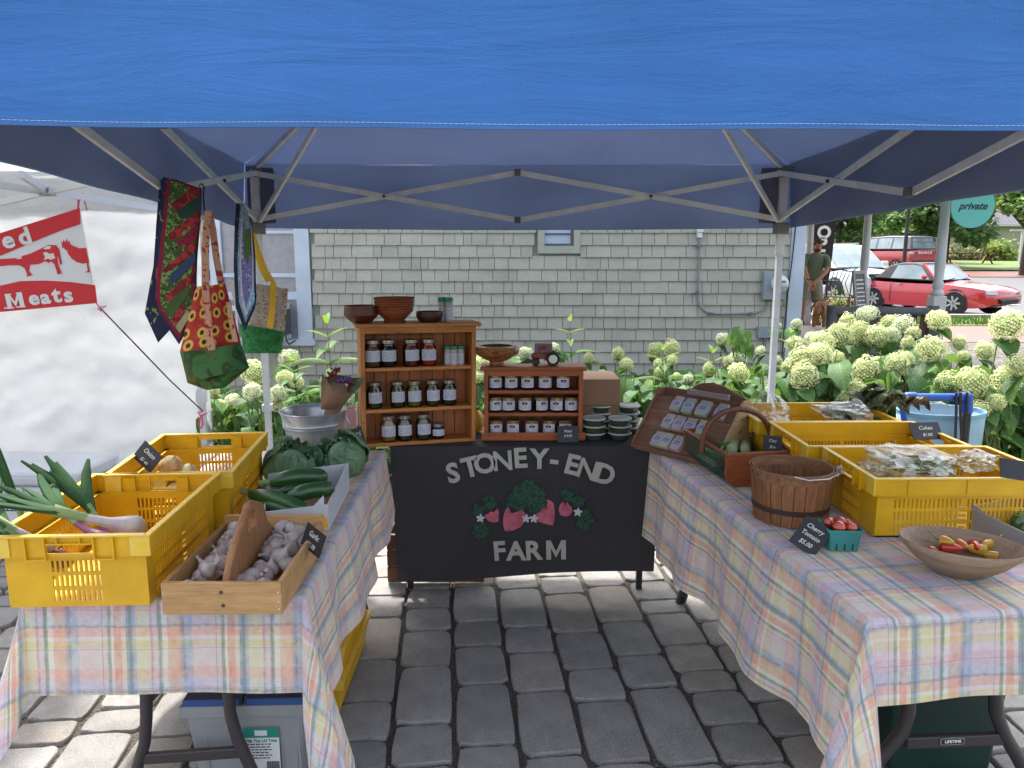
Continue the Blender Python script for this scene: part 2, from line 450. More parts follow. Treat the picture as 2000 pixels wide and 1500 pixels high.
for x0 in (11.9, 14.6, 17.6): mk.add([(x0, 18.7, -.024), (x0 + .12, 18.7, -.024), (x0 + 2.6, 20.95, -.024), (x0 + 2.48, 20.95, -.024)], [(0, 1, 2, 3)], 0)
mk.add([(18, 24.6, tz(24.6) - .02), (40, 24.6, tz(24.6) - .02), (40, 24.75, tz(24.75) - .02), (18, 24.75, tz(24.75) - .02)], [(0, 1, 2, 3)], 1)
struct(mk.build('road_marking', [mat('marking_white', '#d8d6d0', .8), mat('marking_yellow', '#d0a850', .8)]))
br2 = MB(); br2.add([(14, 37.05, tz(37) + .0), (80, 33, tz(33)), (80, 42, tz(42) + .02), (14, 41, tz(41) + .02)], [(0, 1, 2, 3)]); struct(br2.build('brick_path', M_brick))
lw = MB()
for a, b in ((42.1, 52), (52, 66)): lw.add([(8, a, tz(a) + .04), (120, a, tz(a) + .04), (120, b, tz(b) + .04), (8, b, tz(b) + .04)], [(0, 1, 2, 3)])
struct(lw.build('lawn', M_grass))
# ------------------------------------------------------------------ shingled house
HY = 8.0
house = T('shingled_house', 'sage green wood shingled house wall with white corner board behind the flower bed', 'house', (0.4, HY, 0))
M_sh = NT('sage_shingle'); _v = M_sh.coord(scale=(1, 1, 1)); _c = M_sh.mix(M_sh.ramp(M_sh.noise(_v, 3, 4), [(0.3, 0.0), (0.7, 1.0)]), lin('#aaa99c'), lin('#9c9b90'))
_c = M_sh.mix(M_sh.math('MULTIPLY', M_sh.ramp(M_sh.noise(M_sh.coord(scale=(90, 90, 3)), 1.5, 4), [(0.5, 0.0), (0.8, 1.0)]), .4), _c, lin('#757c70'))
_c = M_sh.rand(_c, .07); M_sh.base(_c); M_sh.b.inputs['Roughness'].default_value = .7; M_sh.bump(M_sh.noise(M_sh.coord(scale=(140, 140, 3)), 1.5, 4), .4, .003); M_sh = M_sh.m
M_trim = mat('white_trim', '#b9c4d2', .55, c2='#a9b4c2', ns=3, bump=.1, bs=40)
M_sagetrim = mat('sage_trim', '#a4a899', .6, c2='#999d90', ns=5)
hw_ = MB(); hw_.bx(-7, 2.97, HY + .02, 13.5, -.05, 3.05)
hw_.add([(-7, HY + .02, 3.05), (2.97, HY + .02, 3.05), (2.97, 13.5, 3.05), (-7, 13.5, 3.05), (-7, 10.75, 4.7), (2.97, 10.75, 4.7)], [(0, 4, 3), (1, 2, 5)])
hw_.build('wall', mat('sage_wall', '#8d9387', .8), house, W=True)
rf = MB(); rf.add([(-7.2, HY - .35, 2.95), (3.2, HY - .35, 2.95), (3.2, 10.75, 4.82), (-7.2, 10.75, 4.82), (-7.2, 13.8, 2.95), (3.2, 13.8, 2.95)], [(0, 1, 2, 3), (3, 2, 5, 4)])
rf.build('roof', mat('roof_shingle', '#55524f', .9, bump=.4, bs=30), house, W=True, solid=.08)
EXP = 0.1222; zb0 = atY(1400, 664, HY).z
rnd = random.Random(5); SH = []
def shingle_geo(mb, x0, x1, zb, ht, d=0.0):
    yb = HY - .025 + d; yt = HY - .003 + d
    vs = [(x0, yb, zb), (x1, yb, zb), (x1, yt, zb + ht), (x0, yt, zb + ht), (x0, HY + .019, zb), (x1, HY + .019, zb), (x1, HY + .019, zb + ht), (x0, HY + .019, zb + ht)]
    mb.add(vs, [(0, 1, 2, 3), (0, 4, 5, 1), (1, 5, 6, 2), (0, 3, 7, 4), (3, 2, 6, 7)])
restsh = MB(); cand = []
smw = (atY(1050, 495, HY).x, atY(1133, 495, HY).x, atY(1050, 495, HY).z)
for row in range(-6, 20):
    zb = zb0 + row * EXP
    x = -7.0 + rnd.uniform(0, .1)
    while x < 2.84:
        wd = rnd.choice([.085, .1, .13, .15, .17, .2, .23]) * rnd.uniform(.9, 1.1)
        x1 = min(x + wd, 2.85)
        cx = (x + x1) / 2
        blocked = (-3.12 < x1 and x < -2.07 and zb > .62) or (smw[0] - .01 < x1 and x < smw[1] + .01 and zb + EXP > smw[2])
        xa, xb = x, x1
        if blocked:
            if -3.12 < cx < -2.07 and zb > .62: xa = None
            if smw[0] < cx < smw[1] and zb + EXP > smw[2]: xa = None
            if xa is not None and xa < -2.07 < xb and zb > .62: xa = -2.065
            if xa is not None and xa < smw[0] < xb and zb + EXP > smw[2]: xb = smw[0]
            if xa is not None and xa < smw[1] < xb and zb + EXP > smw[2]: xa = smw[1]
        if xa is not None and xb - xa > .02:
            zj = zb + rnd.uniform(-.0015, .0015)
            q = proj((cx, HY, zb + .06))
            vis = q and (605 < q[0] < 1545) and (448 < q[1] < 705) and not (690 < q[0] < 920 and q[1] > 640) and not (945 < q[0] < 1145 and q[1] > 715)
            cand.append((1 if vis else 0, xa + .0025, xb - .0025, zj, rnd.uniform(-.003, .002)))
        x = x1
cnt = 0
for vis, xa, xb, zj, d in sorted(cand, key=lambda c: (-c[0], -(c[2] - c[1]))):
    if vis and cnt < 298:
        mb = MB(); shingle_geo(mb, xa, xb, zj, EXP + .012, d); mb.build('shingle', M_sh, house, W=True); cnt += 1
    else: shingle_geo(restsh, xa, xb, zj, EXP + .012, d)
stuff(restsh.build('shingle', M_sh, house, W=True))
cb = MB(); cb.bx(2.852, 3.0, HY - .035, HY + .12, -.05, 2.95); cb.build('corner_board', M_trim, house, W=True)
# small window
sw0, sw1, swb = smw; M_glass = mat('window_glass', '#5c6770', .08, spec=.8, c2='#77838c', ns=2)
swn = MB(); swn.bx(sw0, sw0 + .07, HY - .03, HY + .01, swb, 2.6); swn.bx(sw1 - .07, sw1, HY - .03, HY + .01, swb, 2.6); swn.bx(sw0 + .07, sw1 - .07, HY - .032, HY + .01, swb, swb + .075)
swo = swn.build('window', M_sagetrim, house, W=True)
gg = MB(); gg.bx(sw0 + .072, sw1 - .072, HY + .0, HY + .008, swb + .077, 2.6); gg.build('pane', mat('pale_glass', '#a9b6c4', .25, spec=.6), swo, W=True)
gf = MB()
for zz in (swb + .085, swb + .19, swb + .30): gf.bx(sw0 + .074, sw1 - .074, HY - .018, HY - .003, zz, zz + .014)
gf.bx(sw1 - .10, sw1 - .074, HY - .02, HY - .004, swb + .1, 2.6); gf.build('sash', mat('sash_dark', '#554e50', .6), swo, W=True)
# left window with air conditioner
wn = MB(); xL, xR = -3.1, -2.075
wn.bx(xR - .15, xR, HY - .035, HY + .01, .72, 2.7); wn.bx(xL, xL + .13, HY - .035, HY + .01, .72, 2.7)
wn.bx(xL + .42, xL + .49, HY - .03, HY + .01, .72, 2.7)
wn.bx(xL + .13, xL + .42, HY - .028, HY + .01, 1.36, 1.40); wn.bx(xL + .49, xR - .15, HY - .028, HY + .01, 1.36, 1.40)
wn.bx(xL + .13, xL + .42, HY - .028, HY + .01, 1.13, 1.21); wn.bx(xL + .49, xR - .15, HY - .028, HY + .01, 1.13, 1.21)
wn.bx(xL + .49, xR - .15, HY - .026, HY + .01, 1.80, 1.83)
wn.bx(xL - .03, xR + .03, HY - .09, HY + .01, .66, .72)
wo = wn.build('window', M_trim, house, W=True)
for i, (a, b, c, d) in enumerate(((xL + .13, xL + .42, 1.40, 2.7), (xL + .49, xR - .15, 1.40, 1.80), (xL + .49, xR - .15, 1.83, 2.7), (xL + .13, xL + .42, 1.21, 1.36), (xL + .49, xR - .15, 1.21, 1.36), (xL + .49, xR - .15, .72, 1.13), (xL + .13, xL + .42, .72, 1.13))):
    p = MB(); p.bx(a + .001, b - .001, HY + .0, HY + .006, c + .001, d - .001); p.build('pane', mat('dusty_glass', '#8f9096', .3, c2='#7d7c82', ns=9, spec=.7), wo, W=True)
ac = T('window_air_conditioner', 'pale grey window air conditioner sticking out of the left house window', 'air conditioner', (-2.5, HY - .15, .73))
b_ = MB(); b_.bx(-.29, .2, -.22, .14, 0, .36); b_.build('case', mat('ac_case', '#b7bcc2', .5), ac, bevel=.01)
b_ = MB()
for i in range(9): b_.bx(.202, .206, -.19 + i * .035, -.175 + i * .035, .05, .31)
for i in range(10): b_.bx(-.27 + i * .045, -.25 + i * .045, -.226, -.221, .05, .31)
b_.build('vent', mat('ac_vent', '#565c62', .6), ac)
b_ = MB(); b_.tube([(.19, -.2, .36), (.26, -.26, .02), (.28, -.25, -.02), (.3, -.1, 0)], .008, 6); b_.build('bracket', M_black, ac)
# wall services
mt = T('electric_meter', 'grey electric meter box with round glass dial on the shingles by the corner', 'meter', (atY(1507, 557, HY).x, HY - .03, atY(1507, 557, HY).z))
M_box = mat('meter_grey', '#8b949c', .5, c2='#7e878f', ns=6)
b_ = MB(); b_.bx(-.115, .115, -.08, .0, -.145, .145); b_.build('box', M_box, mt, bevel=.008)
b_ = MB(); b_.lathe([(.088, 0), (.088, .03), (.075, .035)], 28, M=Mx((.04, -.082, .02), (R(90), 0, 0))); b_.build('ring', M_steel, mt, smooth=True)
b_ = MB(); b_.lathe([(.072, 0), (.07, .04), (.045, .06), (0, .066)], 28, M=Mx((.04, -.117, .02), (R(90), 0, 0))); b_.build('dial', mat('meter_dial', '#c6c8c8', .15, coat=.6), mt, smooth=True)
b_ = MB(); b_.box((.05, -.187, .045), (.045, .002, .022)); b_.box((.035, -.187, -.005), (.02, .002, .006)); b_.box((.07, -.187, -.005), (.02, .002, .006)); b_.build('display', mat('display_grey', '#6d746e', .4), mt)
pp = [atY(*q, HY - .045) for q in ((1366, 462), (1364, 520), (1363, 560), (1363, 588), (1368, 601), (1380, 610), (1400, 613), (1440, 613), (1475, 611), (1492, 606), (1498, 598))]
cd = T('conduit', 'grey conduit pipe running down and across the shingle wall to the meter', 'conduit', pp[0])
b_ = MB(); b_.tube(pp, .011, 8); b_.build('pipe', mat('conduit_grey', '#787f86', .5), cd, W=True, smooth=True)
b_ = MB(); q = atY(1366, 457, HY - .04); b_.box(q, (.05, .06, .08)); b_.box(q + Vector((0, -.01, .03)), (.065, .06, .03)); b_.build('fitting', mat('fitting_white', '#cfd0cf', .5), cd, W=True, bevel=.006)
for a in ((1363, 481), (1362, 572), (1388, 613), (1466, 613)):
    b_ = MB(); b_.box(atY(*a, HY - .046), (.03, .035, .03)); b_.build('clamp', mat('clamp_grey', '#5d6369', .5), cd, W=True)
jb = T('junction_box', 'small grey junction box low on the shingles under the electric meter', 'junction box', atY(1495, 648, HY - .03))
b_ = MB(); b_.bx(-.09, .09, -.05, .01, -.06, .06); b_.build('box', M_box, jb, bevel=.005)
b_ = MB(); b_.tube([(-.03, -.02, -.06), (-.02, -.03, -.16), (-.12, -.03, -.3)], .006, 6); b_.build('cable', M_black, jb)
tag(MB().tube([atY(1554, 442, HY - .045), atY(1548, 500, HY - .045), atY(1538, 580, HY - .045), atY(1530, 660, HY - .045), atY(1527, 700, HY - .045)], .006, 6).build('cable', M_black), 'thin black cable hanging down the white corner board', 'cable')

# ------------------------------------------------------------------ porch, posts, flag, sign board, chairs
pf = MB(); pf.bx(3.02, 5.6, 8.2, 15.2, -.05, .33); pf.bx(5.6, 6.0, 12.6, 14.6, -.05, .16)
tag(pf.build('porch_floor', mat('porch_floor', '#a39c94', .8, c2='#938c85', ns=4)), 'pale grey porch floor with a step beside the house', 'porch')
def turned_post(loc, label, h=2.35):
    t = T('porch_post', label, 'post', loc, group='white turned porch posts')
    b = MB(); b.bx(-.08, .08, -.08, .08, 0, .75); b.build('base_block', M_pw, t, bevel=.006)
    prof = [(.06, .75), (.075, .77), (.075, .80), (.05, .83), (.066, .87), (.066, .90), (.05, .93), (.06, 1.1), (.055, 1.6), (.05, h - .55), (.062, h - .52), (.062, h - .49), (.05, h - .46), (.066, h - .42), (.05, h - .38), (.064, h - .34), (.05, h - .3)]
    b = MB(); b.lathe(prof, 20); b.build('shaft', M_pw, t, smooth=True, ang=50)
    b = MB(); b.prism([(-.05, -.05), (.05, -.05), (.05, .05), (-.05, .05)], h - .3, h - .27); b.bx(-.072, .072, -.072, .072, h - .27, h); b.build('top_block', M_pw, t, bevel=.006)
M_pw = mat('porch_white', '#bfc0c0', .5, c2='#b1b2b3', ns=5)
for (px, yy), lb in zip(((1576, 13.6), (1685, 11.5), (1832, 9.4)), ('turned white porch post at the house corner left of the man', 'turned white porch post with a chalkboard leaning on it', 'turned white porch post nearest the camera in front of the red roadster')):
    turned_post((atY(px, 560, yy).x, yy, .33), lb)
prf = MB(); prf.bx(3.02, 5.75, 8.5, 15.3, 2.68, 2.8); tag(prf.build('porch_roof', M_pw), 'white porch roof above the turned posts', 'porch roof')
# sandwich board
sb = T('chalkboard', 'grey framed chalkboard with written lines leaning against the middle porch post', 'chalkboard', (atY(1694, 560, 11.25).x, 11.2, .33), R(-38), rot=(R(-9), 0, R(38)))
b_ = MB(); b_.bx(-.17, -.13, 0, .03, 0, 1.02); b_.bx(.13, .17, 0, .03, 0, 1.02); b_.bx(-.13, .13, 0, .03, .97, 1.02); b_.bx(-.13, .13, 0, .03, 0, .05); b_.build('frame', mat('board_frame', '#8f8d8c', .7), sb)
b_ = MB(); b_.bx(-.129, .129, .01, .02, .05, .97); b_.build('board', mat('board_grey', '#55565a', .7), sb)
b_ = MB(); rnd = random.Random(3)
for i in range(13):
    x = -.1
    while x < .09:
        l = rnd.uniform(.02, .05); b_.box((x + l / 2, .008, .16 + i * .06), (l, .002, .018)); x += l + .012
b_.build('chalk_lines', M_chalkwhite, sb)
# log bench
lb = T('log_bench', 'grey weathered log bench with brown plank back standing behind the hydrangeas', 'bench', (atY(1725, 605, 8.9).x, 8.9, 0), R(-4))
M_log = mat('weathered_log', '#5f6064', .9, c2='#47484c', ns=8, bump=.6, bs=25, stretch=(1, 1, 1)); M_plank = wood('old_brown_plank', '#5d4a42', '#43352f', 2, rough=.8)
for x in (-.57, .57):
    b_ = MB(); b_.tube([(x, 0, -.05), (x + .01, 0, .5), (x, .02, 1.0)], [.07, .066, .062], 10); b_.build('post', M_log, lb, smooth=True)
    b_ = MB(); b_.tube([(x, -.02, .42), (x, .5, .42)], .05, 8); b_.build('arm', M_log, lb, smooth=True)
b_ = MB(); b_.tube([(-.57, 0, .93), (-.2, .01, .94), (.2, 0, .935), (.57, 0, .93)], [.05, .056, .05, .052], 10); b_.build('rail', M_log, lb, smooth=True)
b_ = MB(); b_.tube([(-.57, 0, .45), (.57, 0, .45)], .05, 10); b_.build('rail', M_log, lb, smooth=True)
for i in range(8):
    x = -.47 + i * .134; b_ = MB(); b_.beam((x, .03, .48), (x + .03 * (i - 3.5) / 3.5, .04, .9), .1, .02, up=(0, 1, 0)); b_.build('plank', M_plank, lb)
b_ = MB(); b_.bx(-.55, .55, .05, .45, .42, .46); b_.build('seat', M_plank, lb)
# feather flag
fg = T('feather_flag', 'black feather flag printed OPEN in white standing behind the man', 'flag', (atY(1598, 560, 15.2).x, 15.2, .0))
Mf = mat('flag_black', '#15161c', .7, trans=.1)
b_ = MB(); zt = atY(1600, 440, 15.2).z
def fl(u, v): return (-.23 + .46 * u + .14 * (v - .3), .02 * math.sin(v * 9 + u * 3), .95 + v * 1.9)
b_.grid(fl, 4, 14); b_.build('banner', Mf, fg, solid=.004)
b_ = MB(); b_.tube([(-.3, 0, 0), (-.26, 0, 1.5), (-.1, 0, 2.95)], [.016, .012, .006], 6); b_.build('pole', M_white, fg)
for i, ch in enumerate('OPEN'):
    z = atY(1600, (455, 478, 501, 524)[i], 15.2).z
    text(ch, .33, Matrix.Translation((fg.location.x - .0 + .14 * ((z - .95) / 1.9 - .3), 15.17, z)) @ Euler((R(90), 0, 0)).to_matrix().to_4x4(), M_chalkwhite, fg, 'letter', offset=.013)
# bistro set
M_iron = mat('black_iron', '#17171a', .5)
def bistro_chair(loc, rz, label):
    t = T('bistro_chair', label, 'chair', loc, rz, group='black wrought iron porch chairs')
    for x in (-.2, .2):
        b = MB(); b.tube([(x, -.2, 0), (x, -.19, .44)], .011, 6); b.build('leg', M_iron, t)
        b = MB(); b.tube([(x, .2, 0), (x, .19, .44), (x * 1.05, .26, .9)], .011, 6); b.build('leg', M_iron, t)
    b = MB(); b.bx(-.21, .21, -.21, .2, .44, .455); b.build('seat', M_iron, t)
    b = MB(); b.tube([(-.27, .27, .98), (-.23, .26, .93), (-.21, .26, .9), (0, .27, .95), (.21, .26, .9), (.23, .26, .93), (.27, .27, .98)], .011, 6)
    for i in range(6): b.tube([(-.19 + i * .076, .2, .46), (-.1 + i * .06, .235, .7), (-.18 + i * .07, .265, .92)], .008, 5)
    b.build('backrest', M_iron, t)
bistro_chair((atY(1634, 600, 14.3).x, 14.3, .33), R(160), 'black wrought iron chair with scrolled back right of the man')
bistro_chair((atY(1574, 600, 14.6).x, 14.7, .33), R(-60), 'black wrought iron chair behind the man at the corner post')
bt = T('bistro_table', 'small round black iron table behind the man on the porch', 'table', (atY(1605, 600, 14.9).x, 15.0, .0 + .33))
b_ = MB(); b_.lathe([(0, .7), (.3, .7), (.3, .72), (0, .72)], 24); b_.build('table_top', M_iron, bt)
for k in range(3):
    a = k * 2.1; b_ = MB(); b_.tube([(.28 * math.cos(a), .28 * math.sin(a), 0), (.06 * math.cos(a), .06 * math.sin(a), .35), (.2 * math.cos(a), .2 * math.sin(a), .7)], .012, 6); b_.build('leg', M_iron, bt)
# round teal sign
sg = T('round_sign', 'round teal shop sign with dark script lettering hanging by the porch', 'sign', atY(1899, 402, 9.0))
rr = (1941 - 1858) / 2 / CF * 9.0 * 1.0
b_ = MB(); b_.lathe([(0, -.012), (rr, -.012), (rr, .012), (0, .012)], 48, M=Mx((0, 0, 0), (R(90), 0, 0))); b_.build('disc', mat('teal_sign', '#5fb5ac', .45), sg)
text('private', .115, Matrix.Translation(sg.location + Vector((0, -.014, -.005))) @ Euler((R(90), 0, 0)).to_matrix().to_4x4(), mat('sign_ink', '#20303a', .6), sg, 'lettering', offset=.003, shear=.35)
b_ = MB(); b_.tube([(-.06, 0, rr - .01), (-.06, 0, rr + .3)], .006, 5); b_.tube([(.06, 0, rr - .01), (.06, 0, rr + .3)], .006, 5); b_.build('hanger', M_black, sg)
# ------------------------------------------------------------------ blue pop-up canopy
def fabric(name, a, b, ns, trans, rough=.7, crease=.5, cs=(6, 6, 6), strands=300, thin=None):
    if name in MATS: return MATS[name]
    k = NT(name); v = k.coord(); c = k.mix(k.ramp(k.noise(v, ns, 4), [(.3, 0.0), (.7, 1.0)]), lin(a), lin(b)); k.base(c)
    k.b.inputs['Roughness'].default_value = rough
    n1 = k.noise(k.coord(scale=cs), 1.0, 5, .6, .8); n2 = k.noise(v, strands, 2)
    k.bump(k.mix(.12, n1, n2), crease, .02)
    tr = k.nd('ShaderNodeBsdfTranslucent'); k.lk(c, tr.inputs[0]); mx = k.nd('ShaderNodeMixShader'); mx.inputs[0].default_value = trans
    if thin: k.lk(k.mix(.6, c, lin(thin)), tr.inputs[0])
    k.lk(k.b.outputs[0], mx.inputs[1]); k.lk(tr.outputs[0], mx.inputs[2]); k.lk(mx.outputs[0], k.out.inputs[0]); MATS[name] = k.m; return k.m
M_blue = fabric('blue_canopy', '#4a92ea', '#4186dc', 3, .42, .55, .75, (2.2, 2.2, 14), thin='#868c93')
M_lining = fabric('dark_lining', '#8b8a92', '#82818a', 2, .6, .6, .6, (2, 2, 8))
XL, XRt, YF, YB = -1.47, 1.53, 1.45, 4.4
apex = Vector((.03, 2.92, 2.95))
ctop = {'bl': Vector((XL, YB, 2.12)), 'br': Vector((XRt, YB, 2.12)), 'fl': Vector((-1.2, YF, 2.2)), 'fr': Vector((XRt, YF, 2.2))}
hem = {'bl': 1.765, 'br': 1.765, 'fl': 1.885, 'fr': 1.865}
tent = T('pop_up_canopy', 'blue pop-up canopy with grey underside and white scissor frame over the stall', 'canopy', (.03, 2.92, 0))
def side(a, b, n, sag, hsag, out):
    A_, B_ = ctop[a], ctop[b]
    def f(u, v, off=0):
        p = A_.lerp(B_, u); s_ = math.sin(math.pi * u)
        z0 = p.z - sag * s_ * .3; z1 = (1.866 if out.y < -.5 else hem[a] * (1 - u) + hem[b] * u) + hsag * s_ + (-.010 * u if out.y < -.5 else 0)
        rip = .012 * math.sin(u * 23 + v * 2) * (1 - v) * (v > -1) + .01 * noise.noise(Vector((u * 7, v * 3, len(a) + out.x * 5)))
        e_ = .02 + .035 * (1 - v); tg_ = (B_ - A_); tg_.z = 0; q = Vector((p.x, p.y, z0 * v + z1 * (1 - v))) + out * (e_ + rip * min(1, 20 * u * (1 - u)) + off) + tg_.normalized() * (2 * u - 1) * (e_ + off); return q
    return f
cano = MB(); lin_ = MB()
for a, b, out, hs in (('fl', 'fr', Vector((0, -1, 0)), -.006), ('br', 'bl', Vector((0, 1, 0)), -.012), ('bl', 'fl', Vector((-1, 0, 0)), .01), ('fr', 'br', Vector((1, 0, 0)), .0)):
    f = side(a, b, 0, .02, hs, out)
    cano.grid(lambda u, v: f(u, v, 0), 48, 8); lin_.grid(lambda u, v: f(u, v, -.006), 48, 8, flip=True)
    A_, B_ = ctop[a], ctop[b]
    def roof(u, v, off=0, A_=A_, B_=B_, f=f):
        e = f(u, 1, off) if v == 0 else A_.lerp(B_, u)
        p = e.lerp(apex, v) if v == 0 else ((A_.lerp(B_, u) - apex) * (1.0 + .02 * (1 - v)) + apex).lerp(apex, v); p.z -= .05 * math.sin(math.pi * v) * (1 + .8 * math.sin(math.pi * u)) - .04 * u * (1 - u) * noise.noise(Vector((u * 5, v * 4, 3)))
        return p + Vector((0, 0, off))
    cano.grid(lambda u, v: roof(u, v, 0), 24, 12); lin_.grid(lambda u, v: roof(u, v, -.006), 24, 12, flip=True)
cano.build('canopy_cloth', M_blue, tent, W=True, smooth=True, ang=30)
lin_.build('canopy_lining', M_lining, tent, W=True, smooth=True, ang=30)
st = MB(); ff = side('fl', 'fr', 0, .02, -.006, Vector((0, -1, 0)))
pts = [ff(i / 300, 0) + Vector((0, -.0015, .008)) for i in range(301)]
for i in range(300): st.beam(pts[i], pts[i].lerp(pts[i + 1], .75), .0006, .0006)
st.build('hem_stitching', M_chalkwhite, tent, W=True)
# frame
def leg(x, y, ztop, px0):
    b = MB(); b.bx(x - .02, x + .02, y - .02, y + .02, 1.62, ztop)
    b.build('leg', M_steel, tent, W=True)
    b = MB(); b.bx(x - .016, x + .016, y - .016, y + .016, 0.01, 1.62); b.build('leg', M_white, tent, W=True)
    b = MB(); b.bx(x - .026, x + .026, y - .026, y + .026, .72, .76); b.bx(x - .05, x + .05, y - .05, y + .05, 0, .012); b.build('foot', M_white, tent, W=True)
for k in ('bl', 'br', 'fl', 'fr'):
    c = ctop[k]; x = c.x + (.05 if k[1] == 'l' else -.03); y = c.y + (-.03 if k[0] == 'b' else .03); leg(x, y, c.z - .02, 0)
    for z in (c.z - .05, hem[k] + .0):
        b = MB(); b.bx(x - .036, x + .036, y - .036, y + .036, z - .035, z + .025); b.build('bracket', mat('bracket_grey', '#6e6a70', .5), tent, W=True, bevel=.005)
    # hip bar and brace
    e = Vector((x, y, c.z - .04)); top = apex - Vector((0, 0, .1)); mid = e.lerp(top, .42) - Vector((0, 0, .02))
    b = MB(); b.beam(e, top, .02, .026); b.build('roof_bar', M_steel, tent, W=True)
    b = MB(); b.beam(Vector((x, y, hem[k] + .01)), mid, .016, .024); b.build('brace', M_steel, tent, W=True)
def truss(k1, k2, off):
    a, c = ctop[k1], ctop[k2]; zt = -.06
    P = lambda t, z: a.lerp(c, t) * 1.0 + off + Vector((0, 0, z))
    za = a.z + zt; zb = hem[k1] + .02; zc = c.z + zt; zd = hem[k2] + .02
    def pt(t, hi): 
        p = a.lerp(c, t) + off; p.z = (za * (1 - t) + zc * t) if hi else (zb * (1 - t) + zd * t) + .02; return p
    o2 = off.normalized() * .016
    pairs = [(0.012, 1, .5, 0), (0.012, 0, .5, 1), (.5, 1, .988, 0), (.5, 0, .988, 1)]
    for i, (t0, h0, t1, h1) in enumerate(pairs):
        p, q = pt(t0, h0), pt(t1, h1)
        if i in (0, 2): p = p + o2; q = q + o2
        b = MB(); b.beam(p, q, .013, .028, up=(0, 0, 1)); b.build('truss_bar', M_steel, tent, W=True)
    for t, h in ((.5, 1), (.5, 0)):
        b = MB(); p = pt(t, h); b.box(p + o2 * .5, (.035, .035, .035)); b.build('joint', mat('joint_grey', '#5a565c', .5), tent, W=True, bevel=.004)
    for t in (.256, .744):
        b = MB(); p = pt(t, 1).lerp(pt(t, 0), .5); b.tube([p - o2 * 1.1, p + o2 * 2.1], .008, 8); b.build('bolt', M_black, tent, W=True)
truss('bl', 'br', Vector((0, -.05, 0))); truss('bl', 'fl', Vector((.05, 0, 0))); truss('br', 'fr', Vector((-.05, 0, 0))); truss('fl', 'fr', Vector((0, .06, 0)))
# black velcro patches at the back corners
for k, sx in (('bl', 1), ('br', -1)):
    c = ctop[k]; b = MB(); b.grid(lambda u, v: (c.x + sx * (.0 + .15 * u), c.y - .012 + .004 * math.sin(v * 9), c.z - .03 - .3 * v), 3, 8); b.build('corner_patch', mat('corner_patch', '#5a5a72', .8), tent, W=True, solid=.002)

# ------------------------------------------------------------------ white tent on the left
M_wt = fabric('white_tarp', '#cccfd3', '#c2c5c9', 2, .27, .5, 1.0, (9, 9, 9), 500)
wt = T('white_tent', 'white pop-up tent with crinkled back wall left of the stall', 'tent', (-3.6, 3.5, 0))
def wl(u, v):
    x = -6.2 + 4.2 * u; z = .03 + 2.1 * v
    y = 5.0 + .035 * noise.noise(Vector((x * 1.7, z * 2.1, 1))) + .014 * noise.noise(Vector((x * 6, z * 7, 4))) + .006 * noise.noise(Vector((x * 17 + z * 5, z * 15, 9))) + .014 * abs(noise.noise(Vector((x * 2.6 + z, z * 3.1 - x, 7)))) + .010 * abs(noise.noise(Vector((x * 7 - z * 3, z * 6 + x * 2, 12))))
    return (x, y, z)
b_ = MB(); b_.grid(wl, 140, 80); b_.build('back_wall', M_wt, wt, W=True, smooth=True)
b_ = MB()
tc = [Vector((-5.0, 2.0, 2.12)), Vector((-2.0, 2.0, 2.12)), Vector((-2.0, 5.02, 2.12)), Vector((-5.0, 5.02, 2.12))]; ap = Vector((-3.5, 3.5, 2.95))
for i in range(4):
    p, q = tc[i], tc[(i + 1) % 4]
    b_.grid(lambda u, v: p.lerp(q, u).lerp(ap, v), 8, 8)
    if i in (2, 3): b_.grid(lambda u, v: p.lerp(q, u) + Vector((0, .01 * (i == 2), -.22 * v)), 8, 2)
b_.build('roof_cloth', M_wt, wt, W=True, smooth=True)
for x, y in ((-2.03, 4.93), (-4.95, 4.93), (-2.4, 1.5), (-4.95, 1.5)):
    b_ = MB(); b_.bx(x - .018, x + .018, y - .018, y + .018, 0, 2.08); b_.bx(x - .027, x + .027, y - .027, y + .027, .66, .74); b_.bx(x - .045, x + .045, y - .045, y + .045, 0, .012); b_.build('leg', M_white, wt, W=True)
M_wb = mat('tent_bar', '#c4c8ce', .45)
def wbar(a, b, name='truss_bar'):
    m = MB(); m.beam(a, b, .022, .034); m.build(name, M_wb, wt, W=True)
jj = atY(92, 374, 4.2)
wbar(jj, atY(330, 411, 4.75)); wbar(jj + Vector((-.03, 0, 0)), atY(-60, 352, 3.7)); wbar(jj, atY(-60, 410, 4.6)); wbar(jj, atY(200, 350, 3.6)); wbar(atY(40, 340, 3.8), jj); wbar(atY(-40, 345, 4.5), atY(180, 365, 4.5))
b_ = MB(); b_.box(jj, (.07, .05, .05)); b_.build('joint', mat('joint_light', '#9a9ea4', .5), wt, W=True, bevel=.006)
